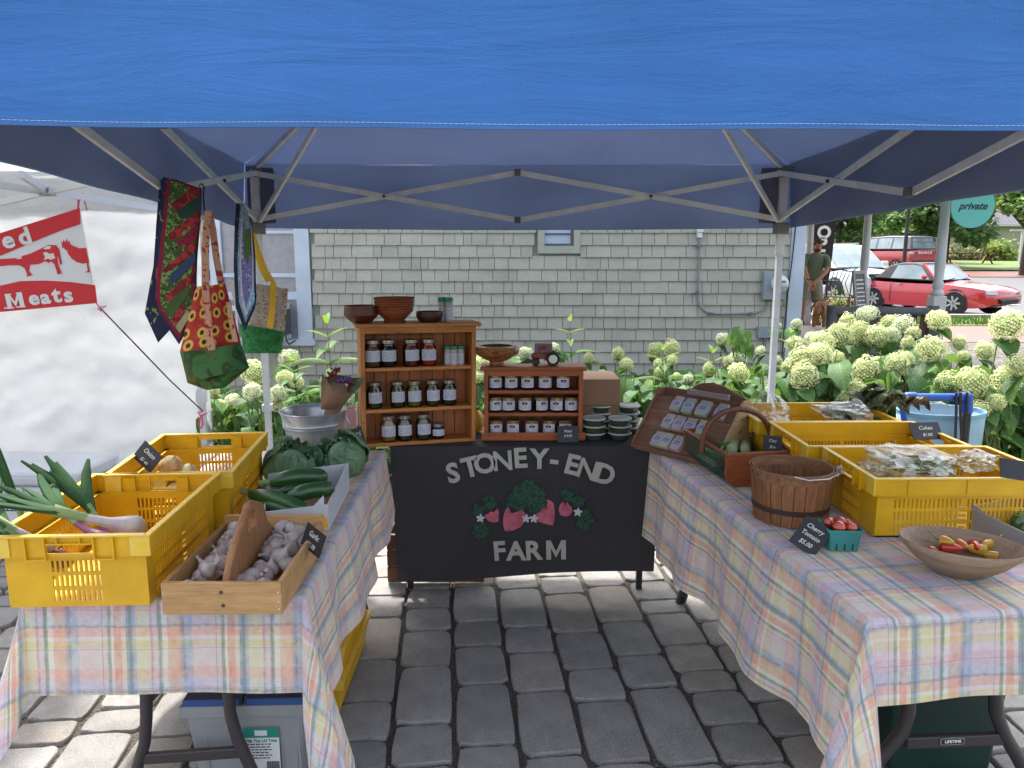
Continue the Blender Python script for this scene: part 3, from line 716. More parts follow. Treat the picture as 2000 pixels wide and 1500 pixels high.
# banner
bY = 4.62
def B(x, y, d=0): return atY(x, y, bY - d)
M_red = mat('banner_red', '#c01f2d', .5, bump=.1, bs=8); M_bw = mat('banner_white', '#d2d4d8', .5)
bn = T('vendor_banner', 'red and white vinyl banner reading Meats with a cow and a hen', 'banner', B(90, 520))
def poly(name, pts, m, parent, d=0, fn=B):
    mb = MB(); vs = [fn(x, y, d) for x, y in pts]; mb.add(vs, [tuple(range(len(vs)))]); return mb.build(name, m, parent, W=True)
mb = MB(); mb.add([B(-330, 560), B(-330, 600), B(190, 592), B(156, 406)] + [B(-330, 560, -.004), B(-330, 600, -.004), B(190, 592, -.004), B(156, 406, -.004)], [(3, 2, 1, 0), (4, 5, 6, 7)])
mb = MB(); mb.prism([(0, 0), (0, 0), (0, 0)], 0, 0) if False else None
mb = MB(); mb.add([B(-330, 560), B(-330, 640), B(190, 592), B(156, 406)], [(0, 1, 2, 3)]); mb.build('vinyl', M_bw, bn, W=True, solid=.003)
poly('red_band', [(-330, 560), (0, 500), (80, 466), (120, 450), (157, 438), (156, 406)], M_red, bn, .004)
poly('red_band', [(-330, 640), (-330, 600), (0, 558), (40, 549), (90, 548), (140, 551), (186, 557), (190, 592)], M_red, bn, .004)
bx_ = (B(100, 500) - B(0, 500)).normalized()
def BM(x, y, tilt, d=.006): return Matrix.Translation(B(x, y, d)) @ Euler((0, R(-tilt) * -1 * -1, 0)).to_matrix().to_4x4() @ Euler((R(90), 0, 0)).to_matrix().to_4x4()
def fat(ch, x, y, h, tilt, wd=1.0):
    if ch == 'M': return glyph_m(BM(x, y, tilt), h * .70, h * .82, h * .22, M_bw, bn)
    text(ch, h, BM(x, y, tilt), M_bw, bn, 'letter', offset=h * (0 if ch == 'M' else .035), sx=wd)
ppm = CF / (bY * math.cos(CP))
for ch, x, y, hh in (('M', 29, 587, 44), ('e', 66, 583, 40), ('a', 88, 581, 40), ('t', 110, 577, 44), ('s', 133, 577, 42)):
    fat(ch, x, y + (0 if ch == 'M' else 0), hh / ppm * .95, 7, 1.15)
for ch, x, y, hh in (('e', 15, 470, 44), ('d', 48, 463, 44)): fat(ch, x, y, hh / ppm, 14, 1.15)
for x0, y0, ww in ((8, 603, 20), (32, 601, 18), (31, 574, 8), (12, 577, 10)): poly('serif', [(x0, y0), (x0 + ww, y0 - 1), (x0 + ww, y0 - 3.4), (x0, y0 - 2.4)], M_bw, bn, .0074)
# cow
poly('cow', [(-40, 520), (-20, 507), (0, 506), (30, 504), (60, 495), (85, 483), (95, 478), (110, 479), (116, 487), (118, 500), (121, 515), (117, 518), (115, 505), (112, 500), (113, 515), (117, 525), (121, 534), (112, 536), (110, 528), (106, 516), (100, 510), (95, 514), (88, 510), (75, 516), (58, 517), (57, 530), (63, 537), (53, 541), (52, 533), (48, 524), (38, 518), (18, 518), (0, 520)], M_red, bn, .005)
poly('cow_patch', [(84, 494), (90, 492), (97, 496), (104, 494), (108, 504), (100, 507), (93, 505), (86, 508), (88, 501)], M_bw, bn, .0062)
poly('cow_patch', [(84, 485), (94, 480), (100, 481), (98, 486), (88, 487)], M_bw, bn, .0062)
poly('cow_patch', [(30, 505), (42, 500), (42, 505), (36, 506)], M_bw, bn, .0062)
# hen
poly('hen', [(121, 479), (119, 471), (122, 474), (124, 468), (127, 473), (131, 466), (133, 473), (137, 470), (136, 476), (142, 480), (155, 485), (168, 484), (171, 500), (174, 513), (162, 515), (150, 512), (140, 505), (133, 496), (130, 488), (127, 488), (125, 483), (121, 485)], M_red, bn, .005)
poly('hen_leg', [(169, 513), (172, 513), (175, 528), (176, 532), (165, 532), (171, 529)], M_red, bn, .005)
M_cord = mat('pink_cord', '#c2456a', .8)
for pts in ([(152, 408), (152, 392), (148, 376)], [(153, 408), (155, 390), (162, 377)], [(152, 393), (160, 383), (165, 393), (170, 411)], [(188, 592), (194, 600), (198, 608), (190, 602)], [(194, 600), (208, 598), (198, 604), (205, 610)]):
    MB().tube([B(*p, .01) for p in pts], .004, 5).build('cord', M_cord, bn, W=True)
tag(MB().tube([B(196, 602, .01), B(260, 668, .0), atY(330, 741, 4.8), atY(396, 803, 4.9)], .0045, 6).build('rope', mat('rope_maroon', '#5d3040', .8)), 'thin dark red rope stretched from the banner corner to the tent leg', 'rope')
tag(MB().tube([atY(396, 803, 4.89), atY(386, 806, 4.88), atY(392, 812, 4.88), atY(405, 807, 4.88), atY(391, 815, 4.88), atY(389, 830, 4.88), atY(393, 838, 4.88), atY(396, 828, 4.88), atY(394, 812, 4.88)], .005, 6).build('cord', M_cord), 'pink cord looped around the white tent leg', 'cord')

# coolers
def cooler(loc, rz, L, D, Hh, label, accent):
    t = T('cooler', label, 'cooler', loc, rz, group='white coolers on the paving')
    b = MB(); b.add([(-L / 2 + .02, -D / 2 + .02, 0), (L / 2 - .02, -D / 2 + .02, 0), (L / 2 - .02, D / 2 - .02, 0), (-L / 2 + .02, D / 2 - .02, 0), (-L / 2, -D / 2, Hh - .09), (L / 2, -D / 2, Hh - .09), (L / 2, D / 2, Hh - .09), (-L / 2, D / 2, Hh - .09)], [(0, 3, 2, 1), (4, 5, 6, 7), (0, 1, 5, 4), (1, 2, 6, 5), (2, 3, 7, 6), (3, 0, 4, 7)])
    b.build('body', accent, t, bevel=.02, smooth=True)
    b = MB(); b.bx(-L / 2 - .012, L / 2 + .012, -D / 2 - .012, D / 2 + .012, Hh - .085, Hh); b.build('lid', M_cool, t, bevel=.02, smooth=True)
    for s in (-1, 1):
        b = MB(); x = s * (L / 2 + .03); b.tube([(s * L / 2, -.1, Hh - .13), (x, -.1, Hh - .13), (x, -.1, Hh - .2), (x, .1, Hh - .2), (x, .1, Hh - .13), (s * L / 2, .1, Hh - .13)], .011, 6); b.build('handle', M_cool, t)
    b = MB(); b.bx(-.2, .2, -D / 2 - .018, -D / 2 - .0125, Hh - .05, Hh - .035); b.build('latch', M_cool, t)
    return t
M_cool = mat('cooler_white', '#c9cdd2', .45, c2='#bfc3c9', ns=5)
c1 = cooler((-2.78, 4.3, 0), R(-3), .78, .42, .44, 'large white cooler with a blue energy label beside the yellow crates', M_cool)
lx = -2.98 + .0
b_ = MB(); b_.bx(-.18, .19, -.2255, -.2195, .13, .26); b_.build('sticker', mat('sticker_navy', '#1c2f58', .5), c1)
b_ = MB(); b_.bx(-.17, -.06, -.2275, -.226, .14, .215); b_.build('sticker_panel', mat('sticker_cyan', '#2c83c4', .5), c1)
b_ = MB(); b_.bx(-.05, .05, -.2275, -.226, .14, .215); b_.bx(.06, .18, -.2275, -.226, .14, .215); b_.build('sticker_panel', mat('sticker_white', '#c9cdd0', .5), c1)
for s_, x_, z_, h_, m_ in (('IGLOO', .05, .238, .045, M_chalkwhite), ('46', .09, .177, .05, M_black), ('16', .15, .177, .05, M_black)):
    text(s_, h_, Matrix.Translation((x_, -.2285, z_)) @ Euler((R(90), 0, 0)).to_matrix().to_4x4(), m_, c1, 'lettering', offset=.0015, W=False)
text('IGLOO', .07, Matrix.Translation((-.02, -.216, .32)) @ Euler((R(90), 0, 0)).to_matrix().to_4x4(), M_cool, c1, 'lettering', extrude=.004, offset=.003, W=False)
cooler((-2.12, 4.62, 0), R(2), .52, .36, .40, 'smaller white cooler with a teal lower body right of the labelled cooler', mat('cooler_teal', '#62a9ad', .5))
# ------------------------------------------------------------------ tables and cloths
TZ = 0.74
def plaid():
    k = NT('plaid_cloth'); tc = k.nd('ShaderNodeTexCoord'); uv = tc.outputs['UV']
    wn = k.nd('ShaderNodeTexNoise'); wn.inputs['Scale'].default_value = 9; wn.inputs['Detail'].default_value = 3; k.lk(uv, wn.inputs['Vector'])
    ds = k.nd('ShaderNodeVectorMath', operation='MULTIPLY_ADD'); k.lk(wn.outputs['Color'], ds.inputs[0]); ds.inputs[1].default_value = (.008, .008, 0); k.lk(uv, ds.inputs[2])
    sp = k.nd('ShaderNodeSeparateXYZ'); k.lk(ds.outputs[0], sp.inputs[0])
    W_ = '#f8f6f0'
    def rampof(fr, seq):
        st = []
        for p0, p1, c in seq: st += [(p0, lin(c)), (p1, lin(c))]
        return st
    gU = [(0, .03, '#7d9c83'), (.034, .055, W_), (.06, .12, '#f1a78d'), (.13, .165, '#f6e3d2'), (.168, .176, '#7f8fb5'), (.185, .24, '#a9bce0'), (.255, .37, '#efe9c4'), (.38, .388, '#cf9fc0'), (.40, .435, '#edd8e6'), (.443, .473, '#7d9c83'), (.478, .52, W_), (.53, .62, '#f5c0a6'), (.665, .672, '#7f8fb5'), (.685, .735, '#a9bce0'), (.75, .86, '#ecd6e2')]
    gU2 = [(0, .06, W_), (.06, .061, W_)]
    gV = [(0, .055, '#ece08f'), (.065, .09, W_), (.10, .165, '#f2b19c'), (.176, .184, '#5d6f98'), (.20, .27, '#b5c8e2'), (.30, .37, '#e3b5d2'), (.385, .45, '#eddce9'), (.46, .52, '#e9dc8c'), (.53, .545, W_), (.55, .59, '#ece3a0'), (.628, .636, '#5d6f98'), (.65, .72, '#cdd2e8'), (.74, .82, '#f4bda5'), (.83, .90, '#f0ead6')]
    def stripes(s_, period, seq, ph):
        f = k.math('FRACT', k.math('ADD', k.math('DIVIDE', s_, period), ph)); c = k.ramp(f, rampof(f, seq)); return c
    nz = k.noise(uv, 26, 4, .7); nz2 = k.noise(uv, 70, 3, .6)
    wet = k.ramp(nz, [(.3, .35), (.62, 1.0)])
    cu = stripes(sp.outputs[0], .296, gU, .1); cv = stripes(sp.outputs[1], .318, gV, .35)
    cu = k.mix(k.math('MULTIPLY', wet, .95), lin(W_), cu); cv = k.mix(k.math('MULTIPLY', k.ramp(nz2, [(.3, .4), (.6, 1.0)]), .85), lin(W_), cv)
    c = k.mix(.85, cu, cv, 'MULTIPLY'); c = k.mix(.16, c, lin('#fbfaf6'))
    # thin pen lines
    def line(s_, period, ph, wd, col, c):
        f = k.math('FRACT', k.math('ADD', k.math('DIVIDE', s_, period), ph)); return k.mix(k.math('MULTIPLY', k.math('LESS_THAN', f, wd), .5), c, lin(col))
    c = line(sp.outputs[0], .148, .3, .014, '#7b8a95', c); c = line(sp.outputs[1], .106, .1, .016, '#8b94aa', c); c = line(sp.outputs[0], .296, .915, .035, '#6d8c74', c)
    k.base(c); k.b.inputs['Roughness'].default_value = .8; k.b.inputs['Sheen Weight'].default_value = .2
    k.bump(k.mix(.15, k.noise(uv, 7, 5, .65, 1.2), k.noise(uv, 700, 2)), .5, .012)
    tr = k.nd('ShaderNodeBsdfTranslucent'); k.lk(c, tr.inputs[0]); mx = k.nd('ShaderNodeMixShader'); mx.inputs[0].default_value = .28
    k.lk(k.b.outputs[0], mx.inputs[1]); k.lk(tr.outputs[0], mx.inputs[2]); k.lk(mx.outputs[0], k.out.inputs[0]); return k.m
M_plaid = plaid()
def sm(x): x = max(0, min(1, x)); return x * x * (3 - 2 * x)
def cloth(W_, L_, drops, dc, M, fan, seed, uvo=(0, 0), fo=(.2, .2, .2, .2), wav=.02):
    """drops: front(y=0) right(x=W) back left ; dc corner drops: fl fr br bl"""
    mb = MB(); per = []
    def edge(p, q, nrm, D, n):
        for i in range(n): t = i / n; per.append((Vector((p[0] + (q[0] - p[0]) * t, p[1] + (q[1] - p[1]) * t, 0)), Vector((*nrm, 0)), D, t, 0))
    def corner(p, a0, Da, Db, Dc, F, n=22):
        for i in range(n + 1):
            t = i / n; a = R(a0 + 90 * t); s_ = math.sin(math.pi * t); D = (Da * (1 - t) + Db * t) * (1 - s_ ** .8) + Dc * s_ ** .8
            per.append((Vector((*p, 0)), Vector((math.cos(a), math.sin(a), 0)), D, t, F))
    DF, DR, DB, DL = drops
    edge((0, 0), (W_, 0), (0, -1), DF, 60); corner((W_, 0), -90, DF, DR, dc[1], fo[1])
    edge((W_, 0), (W_, L_), (1, 0), DR, 110); corner((W_, L_), 0, DR, DB, dc[2], fo[2])
    edge((W_, L_), (0, L_), (0, 1), DB, 60); corner((0, L_), 90, DB, DL, dc[3], fo[3])
    edge((0, L_), (0, 0), (-1, 0), DL, 110); corner((0, 0), 180, DL, DF, dc[0], fo[0])
    NV = 26; vs = []; uvs = []; n = len(per)
    for idx, (p, nr, D, t, F) in enumerate(per):
        for j in range(NV + 1):
            v = j / NV; s_ = v * D
            if F: fl = (.03 + (F - .03) * math.sin(math.pi * t) ** .7) * v ** 1.15
            else:
                pos = p.x * 1.0 + p.y
                e = min(t, 1 - t)
                fl = .03 * v + wav * v * (math.sin(pos * 9 + seed) + .6 * math.sin(pos * 19 + 2 * seed) + .8 * noise.noise(Vector((pos * 4, v, seed)))) * min(1, e * 6) * (1 if abs(nr.x) > .5 else .25)
            RO = .012
            if s_ < RO * 1.57: hx_ = RO * math.sin(s_ / RO); dz = RO * (1 - math.cos(s_ / RO))
            else:
                fl = max(fl, 0); hx_ = RO + fl; dz = RO + math.sqrt(max((s_ - RO * 1.57) ** 2 - (fl * .9) ** 2, 0))
            q = p + nr * hx_ + Vector((0, 0, -dz))
            if F:
                per_ = Vector((-nr.y, nr.x, 0)); q += per_ * (.02 * v * math.sin(t * 14 + seed) * math.sin(math.pi * t))
            vs.append(q); uv = p + nr * s_; uvs.append((uv.x + uvo[0], uv.y + uvo[1]))
    fs = []
    for i in range(n):
        i2 = (i + 1) % n
        for j in range(NV): fs.append((i * (NV + 1) + j, i * (NV + 1) + j + 1, i2 * (NV + 1) + j + 1, i2 * (NV + 1) + j))
    mb.add(vs, fs, 0, M, uvs)
    mb.grid(lambda u, v: (u * W_, v * L_, 0.0), 30, 60, 0, M, lambda u, v: (u * W_ + uvo[0], v * L_ + uvo[1]))
    return mb
def folding_table(name, label, loc, rz, W_, L_):
    t = T(name, label, 'table', loc, rz)
    b = MB(); b.bx(.005, W_ - .005, .005, L_ - .005, TZ - .045, TZ - .004); b.build('table_top', mat('table_grey', '#b9b6ae', .6), t, bevel=.01)
    return t
def legpath(t, pts, r=.017, name='leg'):
    MB().tube(pts, r, 10).build(name, M_darkmetal, t, W=True, smooth=True)
# left table: near-right corner (-.558,1.911), far-right (-.59,3.363)
La = math.atan2(-.59 + .558, 3.363 - 1.911); LW, LL = .72, 1.50
Lo = Vector((-.558, 1.911, 0)); lt_rz = -La; 
LM = Matrix.Translation(Lo) @ Matrix.Rotation(-La, 4, 'Z') @ Matrix.Translation((-LW, 0, 0))
tL = folding_table('folding_table', 'folding table with dark steel legs under the left plaid cloth', LM.translation, -La, LW, LL)
cl = cloth(LW, LL, (.262, .35, .25, .25), (.50, .56, .3, .3), Mx((0, 0, 0)), None, 1.3, (.05, .02), (.17, .17, .035, .05), .02)
clo = cl.build('tablecloth', M_plaid, None, smooth=True, ang=80); clo.location = LM.translation + Vector((0, 0, TZ + .001)); clo.rotation_euler = (0, 0, -La)
tag(clo, 'watercolour plaid cloth on the left table under the onions and garlic', 'tablecloth')
yl = 1.99
for pts in ([(285, 1335), (286, 1400), (283, 1450), (268, 1500)], [(444, 1335), (450, 1395), (463, 1440), (490, 1500)]):
    P = [atY(x, y, yl) for x, y in pts]; P.append(P[-1] + (P[-1] - P[-2]).normalized() * ((P[-1].z) / max(.2, -(P[-1] - P[-2]).normalized().z)))
    P[-1].z = .0; P.insert(0, Vector((P[0].x, yl, TZ - .05))); legpath(tL, P)
b_ = MB(); b_.beam(atY(277, 1481, yl), atY(470, 1468, yl), .018, .034); b_.build('crossbar', M_darkmetal, tL, W=True, bevel=.005)
b_ = MB(); b_.tube([atY(287, 1372, yl), atY(320, 1338, yl + .05), atY(380, 1310, yl + .25)], .011, 8); b_.build('brace', M_darkmetal, tL, W=True)
for sx in (.16, .56): 
    q = LM @ Vector((sx, 1.38, 0)); legpath(tL, [(q.x, q.y, TZ - .05), (q.x, q.y, .3), (q.x + (sx - .36) * .4, q.y, 0)])
# right table
Ro = Vector((.893, 1.782, 0)); Ra = math.atan2(.671 - .893, 3.363 - 1.782); RW, RL = .80, 1.72
tR = folding_table('folding_table', 'folding table with dark legs and a maker badge under the right plaid cloth', Ro, -Ra, RW, RL)
cr = cloth(RW, RL, (.222, .3, .3, .44), (.66, .3, .3, .42), Mx((0, 0, 0)), None, 2.7, (.21, .11), (.24, .1, .1, .12), .026)
cro = cr.build('tablecloth', M_plaid, None, smooth=True, ang=80); cro.location = Ro + Vector((0, 0, TZ + .001)); cro.rotation_euler = (0, 0, -Ra)
tag(cro, 'watercolour plaid cloth on the right table under the baskets and peppers', 'tablecloth')
yr = 1.93
for pts in ([(1776, 1350), (1774, 1390), (1762, 1430), (1722, 1475), (1695, 1510)], [(1944, 1350), (1946, 1395), (1962, 1435), (1985, 1475), (2003, 1510)]):
    P = [atY(x, y, yr) for x, y in pts]; P.append(Vector((P[-1].x + (P[-1].x - P[-2].x) * 1.6, yr, 0))); P.insert(0, Vector((P[0].x, yr, TZ - .05))); legpath(tR, P, .019)
b_ = MB(); b_.beam(atY(1768, 1449, yr), atY(1968, 1441, yr), .02, .036); b_.build('crossbar', M_darkmetal, tR, W=True, bevel=.005)
q = atY(1860, 1447, yr - .013); e = (atY(1968, 1441, yr) - atY(1768, 1449, yr)).normalized(); ang = math.atan2(e.z, e.x)
BMx = Matrix.Translation(q) @ Euler((0, -ang, 0)).to_matrix().to_4x4() @ Euler((R(90), 0, 0)).to_matrix().to_4x4()
b_ = MB(); b_.prism([(-.032, -.009), (-.028, -.011), (.028, -.011), (.032, -.009), (.033, .007), (0, .0105), (-.033, .007)], 0, .0015, 0, BMx); b_.build('badge', mat('badge_silver', '#b9babc', .4, .3), tR, W=True)
b_ = MB(); b_.prism([(-.0305, -.008), (-.027, -.0095), (.027, -.0095), (.0305, -.008), (.0315, .0062), (0, .009), (-.0315, .0062)], .0015, .0022, 0, BMx); b_.build('badge', M_black, tR, W=True)
text('LIFETIME', .0125, Matrix.Translation(q + Vector((0, -.0035, 0))) @ BMx.to_3x3().to_4x4(), M_chalkwhite, tR, 'lettering', offset=.0004, extrude=.0002, sx=.95)
for sx in (.2, .6):
    q = cro.matrix_basis @ Vector((sx, 1.6, 0)); legpath(tR, [(q.x, q.y, TZ - .05), (q.x, q.y, .3), (q.x + (sx - .4) * .4, q.y, 0)])
# leg foot seen below the right cloth at the back
# black table
tB = T('display_table', 'small table with thin black legs behind the black farm sign cloth', 'table', (.06, 3.49, 0))
b_ = MB(); b_.bx(-.555, .675, 3.485, 4.08, TZ - .05, TZ - .006); b_.build('table_top', M_darkmetal, tB, W=True, bevel=.006)
for x, y in ((-.5, 3.56), (.625, 3.56), (-.5, 4.02), (.625, 4.02)):
    b_ = MB(); b_.bx(x - .014, x + .014, y - .014, y + .014, 0, TZ - .05); b_.build('leg', M_black, tB, W=True)
M_bc = fabric('black_cloth', '#3a383b', '#343235', 3, .04, .85, .35, (3, 3, 3), 900)
bc = T('sign_cloth', 'black cloth sign lettered STONEY-END FARM with painted strawberries', 'cloth sign', (.06, 3.47, TZ))
def bcf(u, v):
    xl = -.568 + .02 * v; xr = .690 - .012 * v; x = xl + (xr - xl) * u
    drop = (.648 + .0 * u) + .012 * math.sin(u * 5 + 1) - .03 * u ** 2
    y = 3.472 + .004 * noise.noise(Vector((u * 6, v * 3, 2))) - .012 * v * math.sin(u * 6.5 + .5) * .6 - .006
    return (x, y, TZ + .004 - drop * v)
b_ = MB(); b_.grid(bcf, 60, 30); b_.grid(lambda u, v: (-.568 + 1.258 * u, 3.472 - .006 + .615 * v, TZ + .004), 20, 10)
b_.build('cloth', M_bc, bc, W=True, smooth=True, ang=60)
M_let = mat('hand_cut_letter', '#b3b1a6', .8, c2='#a5a399', ns=30)
def onb(px, py, d=.016):
    return atY(px, py, 3.470 - d)
sc_ = 1.0
for ch, x, y, rot in (('S', 885, 925.6, 12), ('T', 919, 914, 13), ('O', 947, 907, 8), ('N', 982, 902, 4), ('E', 1016, 896.5, 4), ('Y', 1053.6, 898, 0), ('-', 1083, 898, -6), ('E', 1116.6, 909, -14), ('N', 1147, 918.6, -17), ('D', 1181, 928, -17), ('F', 975, 1078, 4), ('A', 1008, 1078, 1), ('R', 1041, 1077, 3), ('M', 1086, 1074, 1)):
    M = Matrix.Translation(onb(x, y)) @ Euler((0, R(-rot), 0)).to_matrix().to_4x4() @ Euler((R(90), 0, 0)).to_matrix().to_4x4()
    if ch == 'M': glyph_m(M, .096, .094, .023, M_let, bc); continue
    text(ch, .13, M, M_let, bc, 'letter', offset=.0028 if ch in 'MN' else .0042, extrude=.0012, sx=.98)
def bpoly(name, pts, m, d):
    mb = MB(); vs = [atY(740 + x / 3.571, 850 + y / 3.571, 3.470 - d) for x, y in pts]; c = sum(vs, Vector()) / len(vs)
    n = len(vs); mb.add([c] + vs, [(0, (i + 1) % n + 1, i + 1) for i in range(n)]); return mb.build(name, m, bc, W=True)
M_ber = mat('berry_pink', '#c9697a', .8, c2='#a84c5e', ns=25); M_lf = mat('painted_leaf', '#2f5a43', .8, c2='#14271e', ns=90, detail=2); M_fl = mat('painted_flower', '#c3c1cc', .8)
def lobe(cx, cy, rx, ry, rot=0, lob=5, amp=.16, n=44, sd=0):
    o = []
    for i in range(n):
        t = 2 * math.pi * i / n; r = 1 + amp * math.cos(lob * t + sd) + .05 * math.cos(17 * t + sd); x = rx * r * math.cos(t); y = ry * r * math.sin(t); a = R(rot)
        o.append((cx + x * math.cos(a) - y * math.sin(a), cy + x * math.sin(a) + y * math.cos(a)))
    return o
bpoly('strawberry', [(885, 515), (905, 497), (912, 530), (930, 545), (1000, 520), (1030, 560), (1015, 605), (985, 642), (935, 665), (880, 671), (866, 625), (866, 570)], M_ber, .0150)
bpoly('strawberry', [(1160, 500), (1150, 480), (1175, 475), (1155, 445), (1195, 455), (1218, 475), (1228, 530), (1226, 590), (1212, 630), (1160, 618), (1105, 600), (1085, 560), (1110, 540)], M_ber, .0150)
bpoly('strawberry', [(735, 560), (765, 545), (780, 525), (800, 540), (828, 508), (838, 545), (834, 600), (800, 610), (760, 598)], M_ber, .0150)
bpoly('strawberry', [(1262, 485), (1285, 462), (1300, 490), (1312, 462), (1330, 492), (1345, 500), (1350, 535), (1330, 560), (1300, 567), (1265, 556), (1253, 520)], M_ber, .0150)
for a in ((1035, 425, 120, 110, 0, 5, .14, 44, 1), (950, 470, 60, 50, 0, 4, .12, 36, 2), (1110, 470, 60, 60, 0, 4, .12, 36, 0)): bpoly('leaf', lobe(*a), M_lf, .0158 + a[0] * 1e-6)
for a in ((770, 470, 52, 60, 20, 5, .14, 36, 1), (690, 520, 42, 38, 0, 4, .14, 30, 2), (708, 672, 62, 60, 0, 5, .14, 36, 0), (1312, 415, 45, 45, 0, 5, .15, 36, 1), (1392, 460, 50, 42, 0, 5, .15, 36, 2), (1438, 590, 58, 78, 10, 5, .12, 40, 0)): bpoly('leaf', lobe(*a), M_lf, .0154 + a[0] * 1e-6)
for x, y in ((1027, 582), (1082, 582), (708, 580), (1388, 537)): bpoly('flower', lobe(x, y, 24, 24, 0, 5, .32, 40, 1), M_fl, .0172)
# brown crate under the sign, left
cw = T('wooden_crate', 'stained brown wooden crate on the paving under the left end of the black sign', 'crate', (-.42, 3.62, 0))
M_stain = wood('stained_board', '#6b3f25', '#54301c', 0, knots=False)
for i in range(3):
    b_ = MB(); b_.bx(-.2, .28, -.02 - .0, .0, .012 + i * .085, .09 + i * .085); b_.build('slat', M_stain, cw, bevel=.003)
    b_ = MB(); b_.bx(-.2, .28, .28, .30, .012 + i * .085, .09 + i * .085); b_.build('slat', M_stain, cw, bevel=.003)
for x in (-.2, .262): b_ = MB(); b_.bx(x, x + .018, .001, .279, .012, .262); b_.build('end_board', M_stain, cw)
# stage / foot seen behind right cloth hem
tag(MB().tube([atZ(1332, 1172, .02), atZ(1336, 1160, .06)], .02, 8).build('stand', M_black), 'small black foot of a stand peeking below the right cloth', 'stand foot')

# ------------------------------------------------------------------ chalk price cards
def card(loc, rot, w_, h_, lines, label, size=.03, thick=.003, stand=True):
    t = T('price_card', label, 'price card', loc, rot=rot)
    b = MB(); b.prism([(-w_ / 2, -h_ / 2), (w_ / 2, -h_ / 2), (w_ / 2, h_ / 2), (-w_ / 2, h_ / 2)], 0, thick, 0, Mx((0, 0, 0), (R(90), 0, 0))); b.build('board', M_slate, t)
    if stand:
        b = MB(); b.add([(-.006, 0.0, h_ / 2 - .005), (.006, 0.0, h_ / 2 - .005), (.006, .03, -h_ / 2), (-.006, .03, -h_ / 2)], [(0, 1, 2, 3)]); b.build('stand', M_black, t, solid=.002)
    for i, (s_, x, z, sz) in enumerate(lines):
        text(s_, sz * .9, Mx((x, -thick - .0008, z), (R(90), 0, 0)), M_chalkwhite, t, 'lettering', offset=.0001, extrude=.0002, shear=.25, W=False, sx=.9)
    return t
# ------------------------------------------------------------------ yellow harvest crates
M_yel = mat('crate_yellow', '#dfae10', .42, c2='#cb9c18', ns=7, bump=.12, bs=60, vary=.04, spec=.5)
M_yelr = mat('crate_rim', '#e2b41c', .4, c2='#dcbf5e', ns=30)
CL, CW_, CHt = .545, .395, .20
def panel(mb, M, W_, Hh, th, holes, mi=0):
    """holes: list of (x0,x1,z0,z1). fills the rest with boxes, row by row"""
    zs = sorted(set([0, Hh] + [h[2] for h in holes] + [h[3] for h in holes]))
    for a, b in zip(zs, zs[1:]):
        hs = sorted([(h[0], h[1]) for h in holes if h[2] <= a + 1e-6 and h[3] >= b - 1e-6])
        x = 0
        for p, q in hs:
            if p > x + 1e-6: mb.bx(x, p, 0, th, a, b, mi, M)
            x = q
        if x < W_ - 1e-6: mb.bx(x, W_, 0, th, a, b, mi, M)
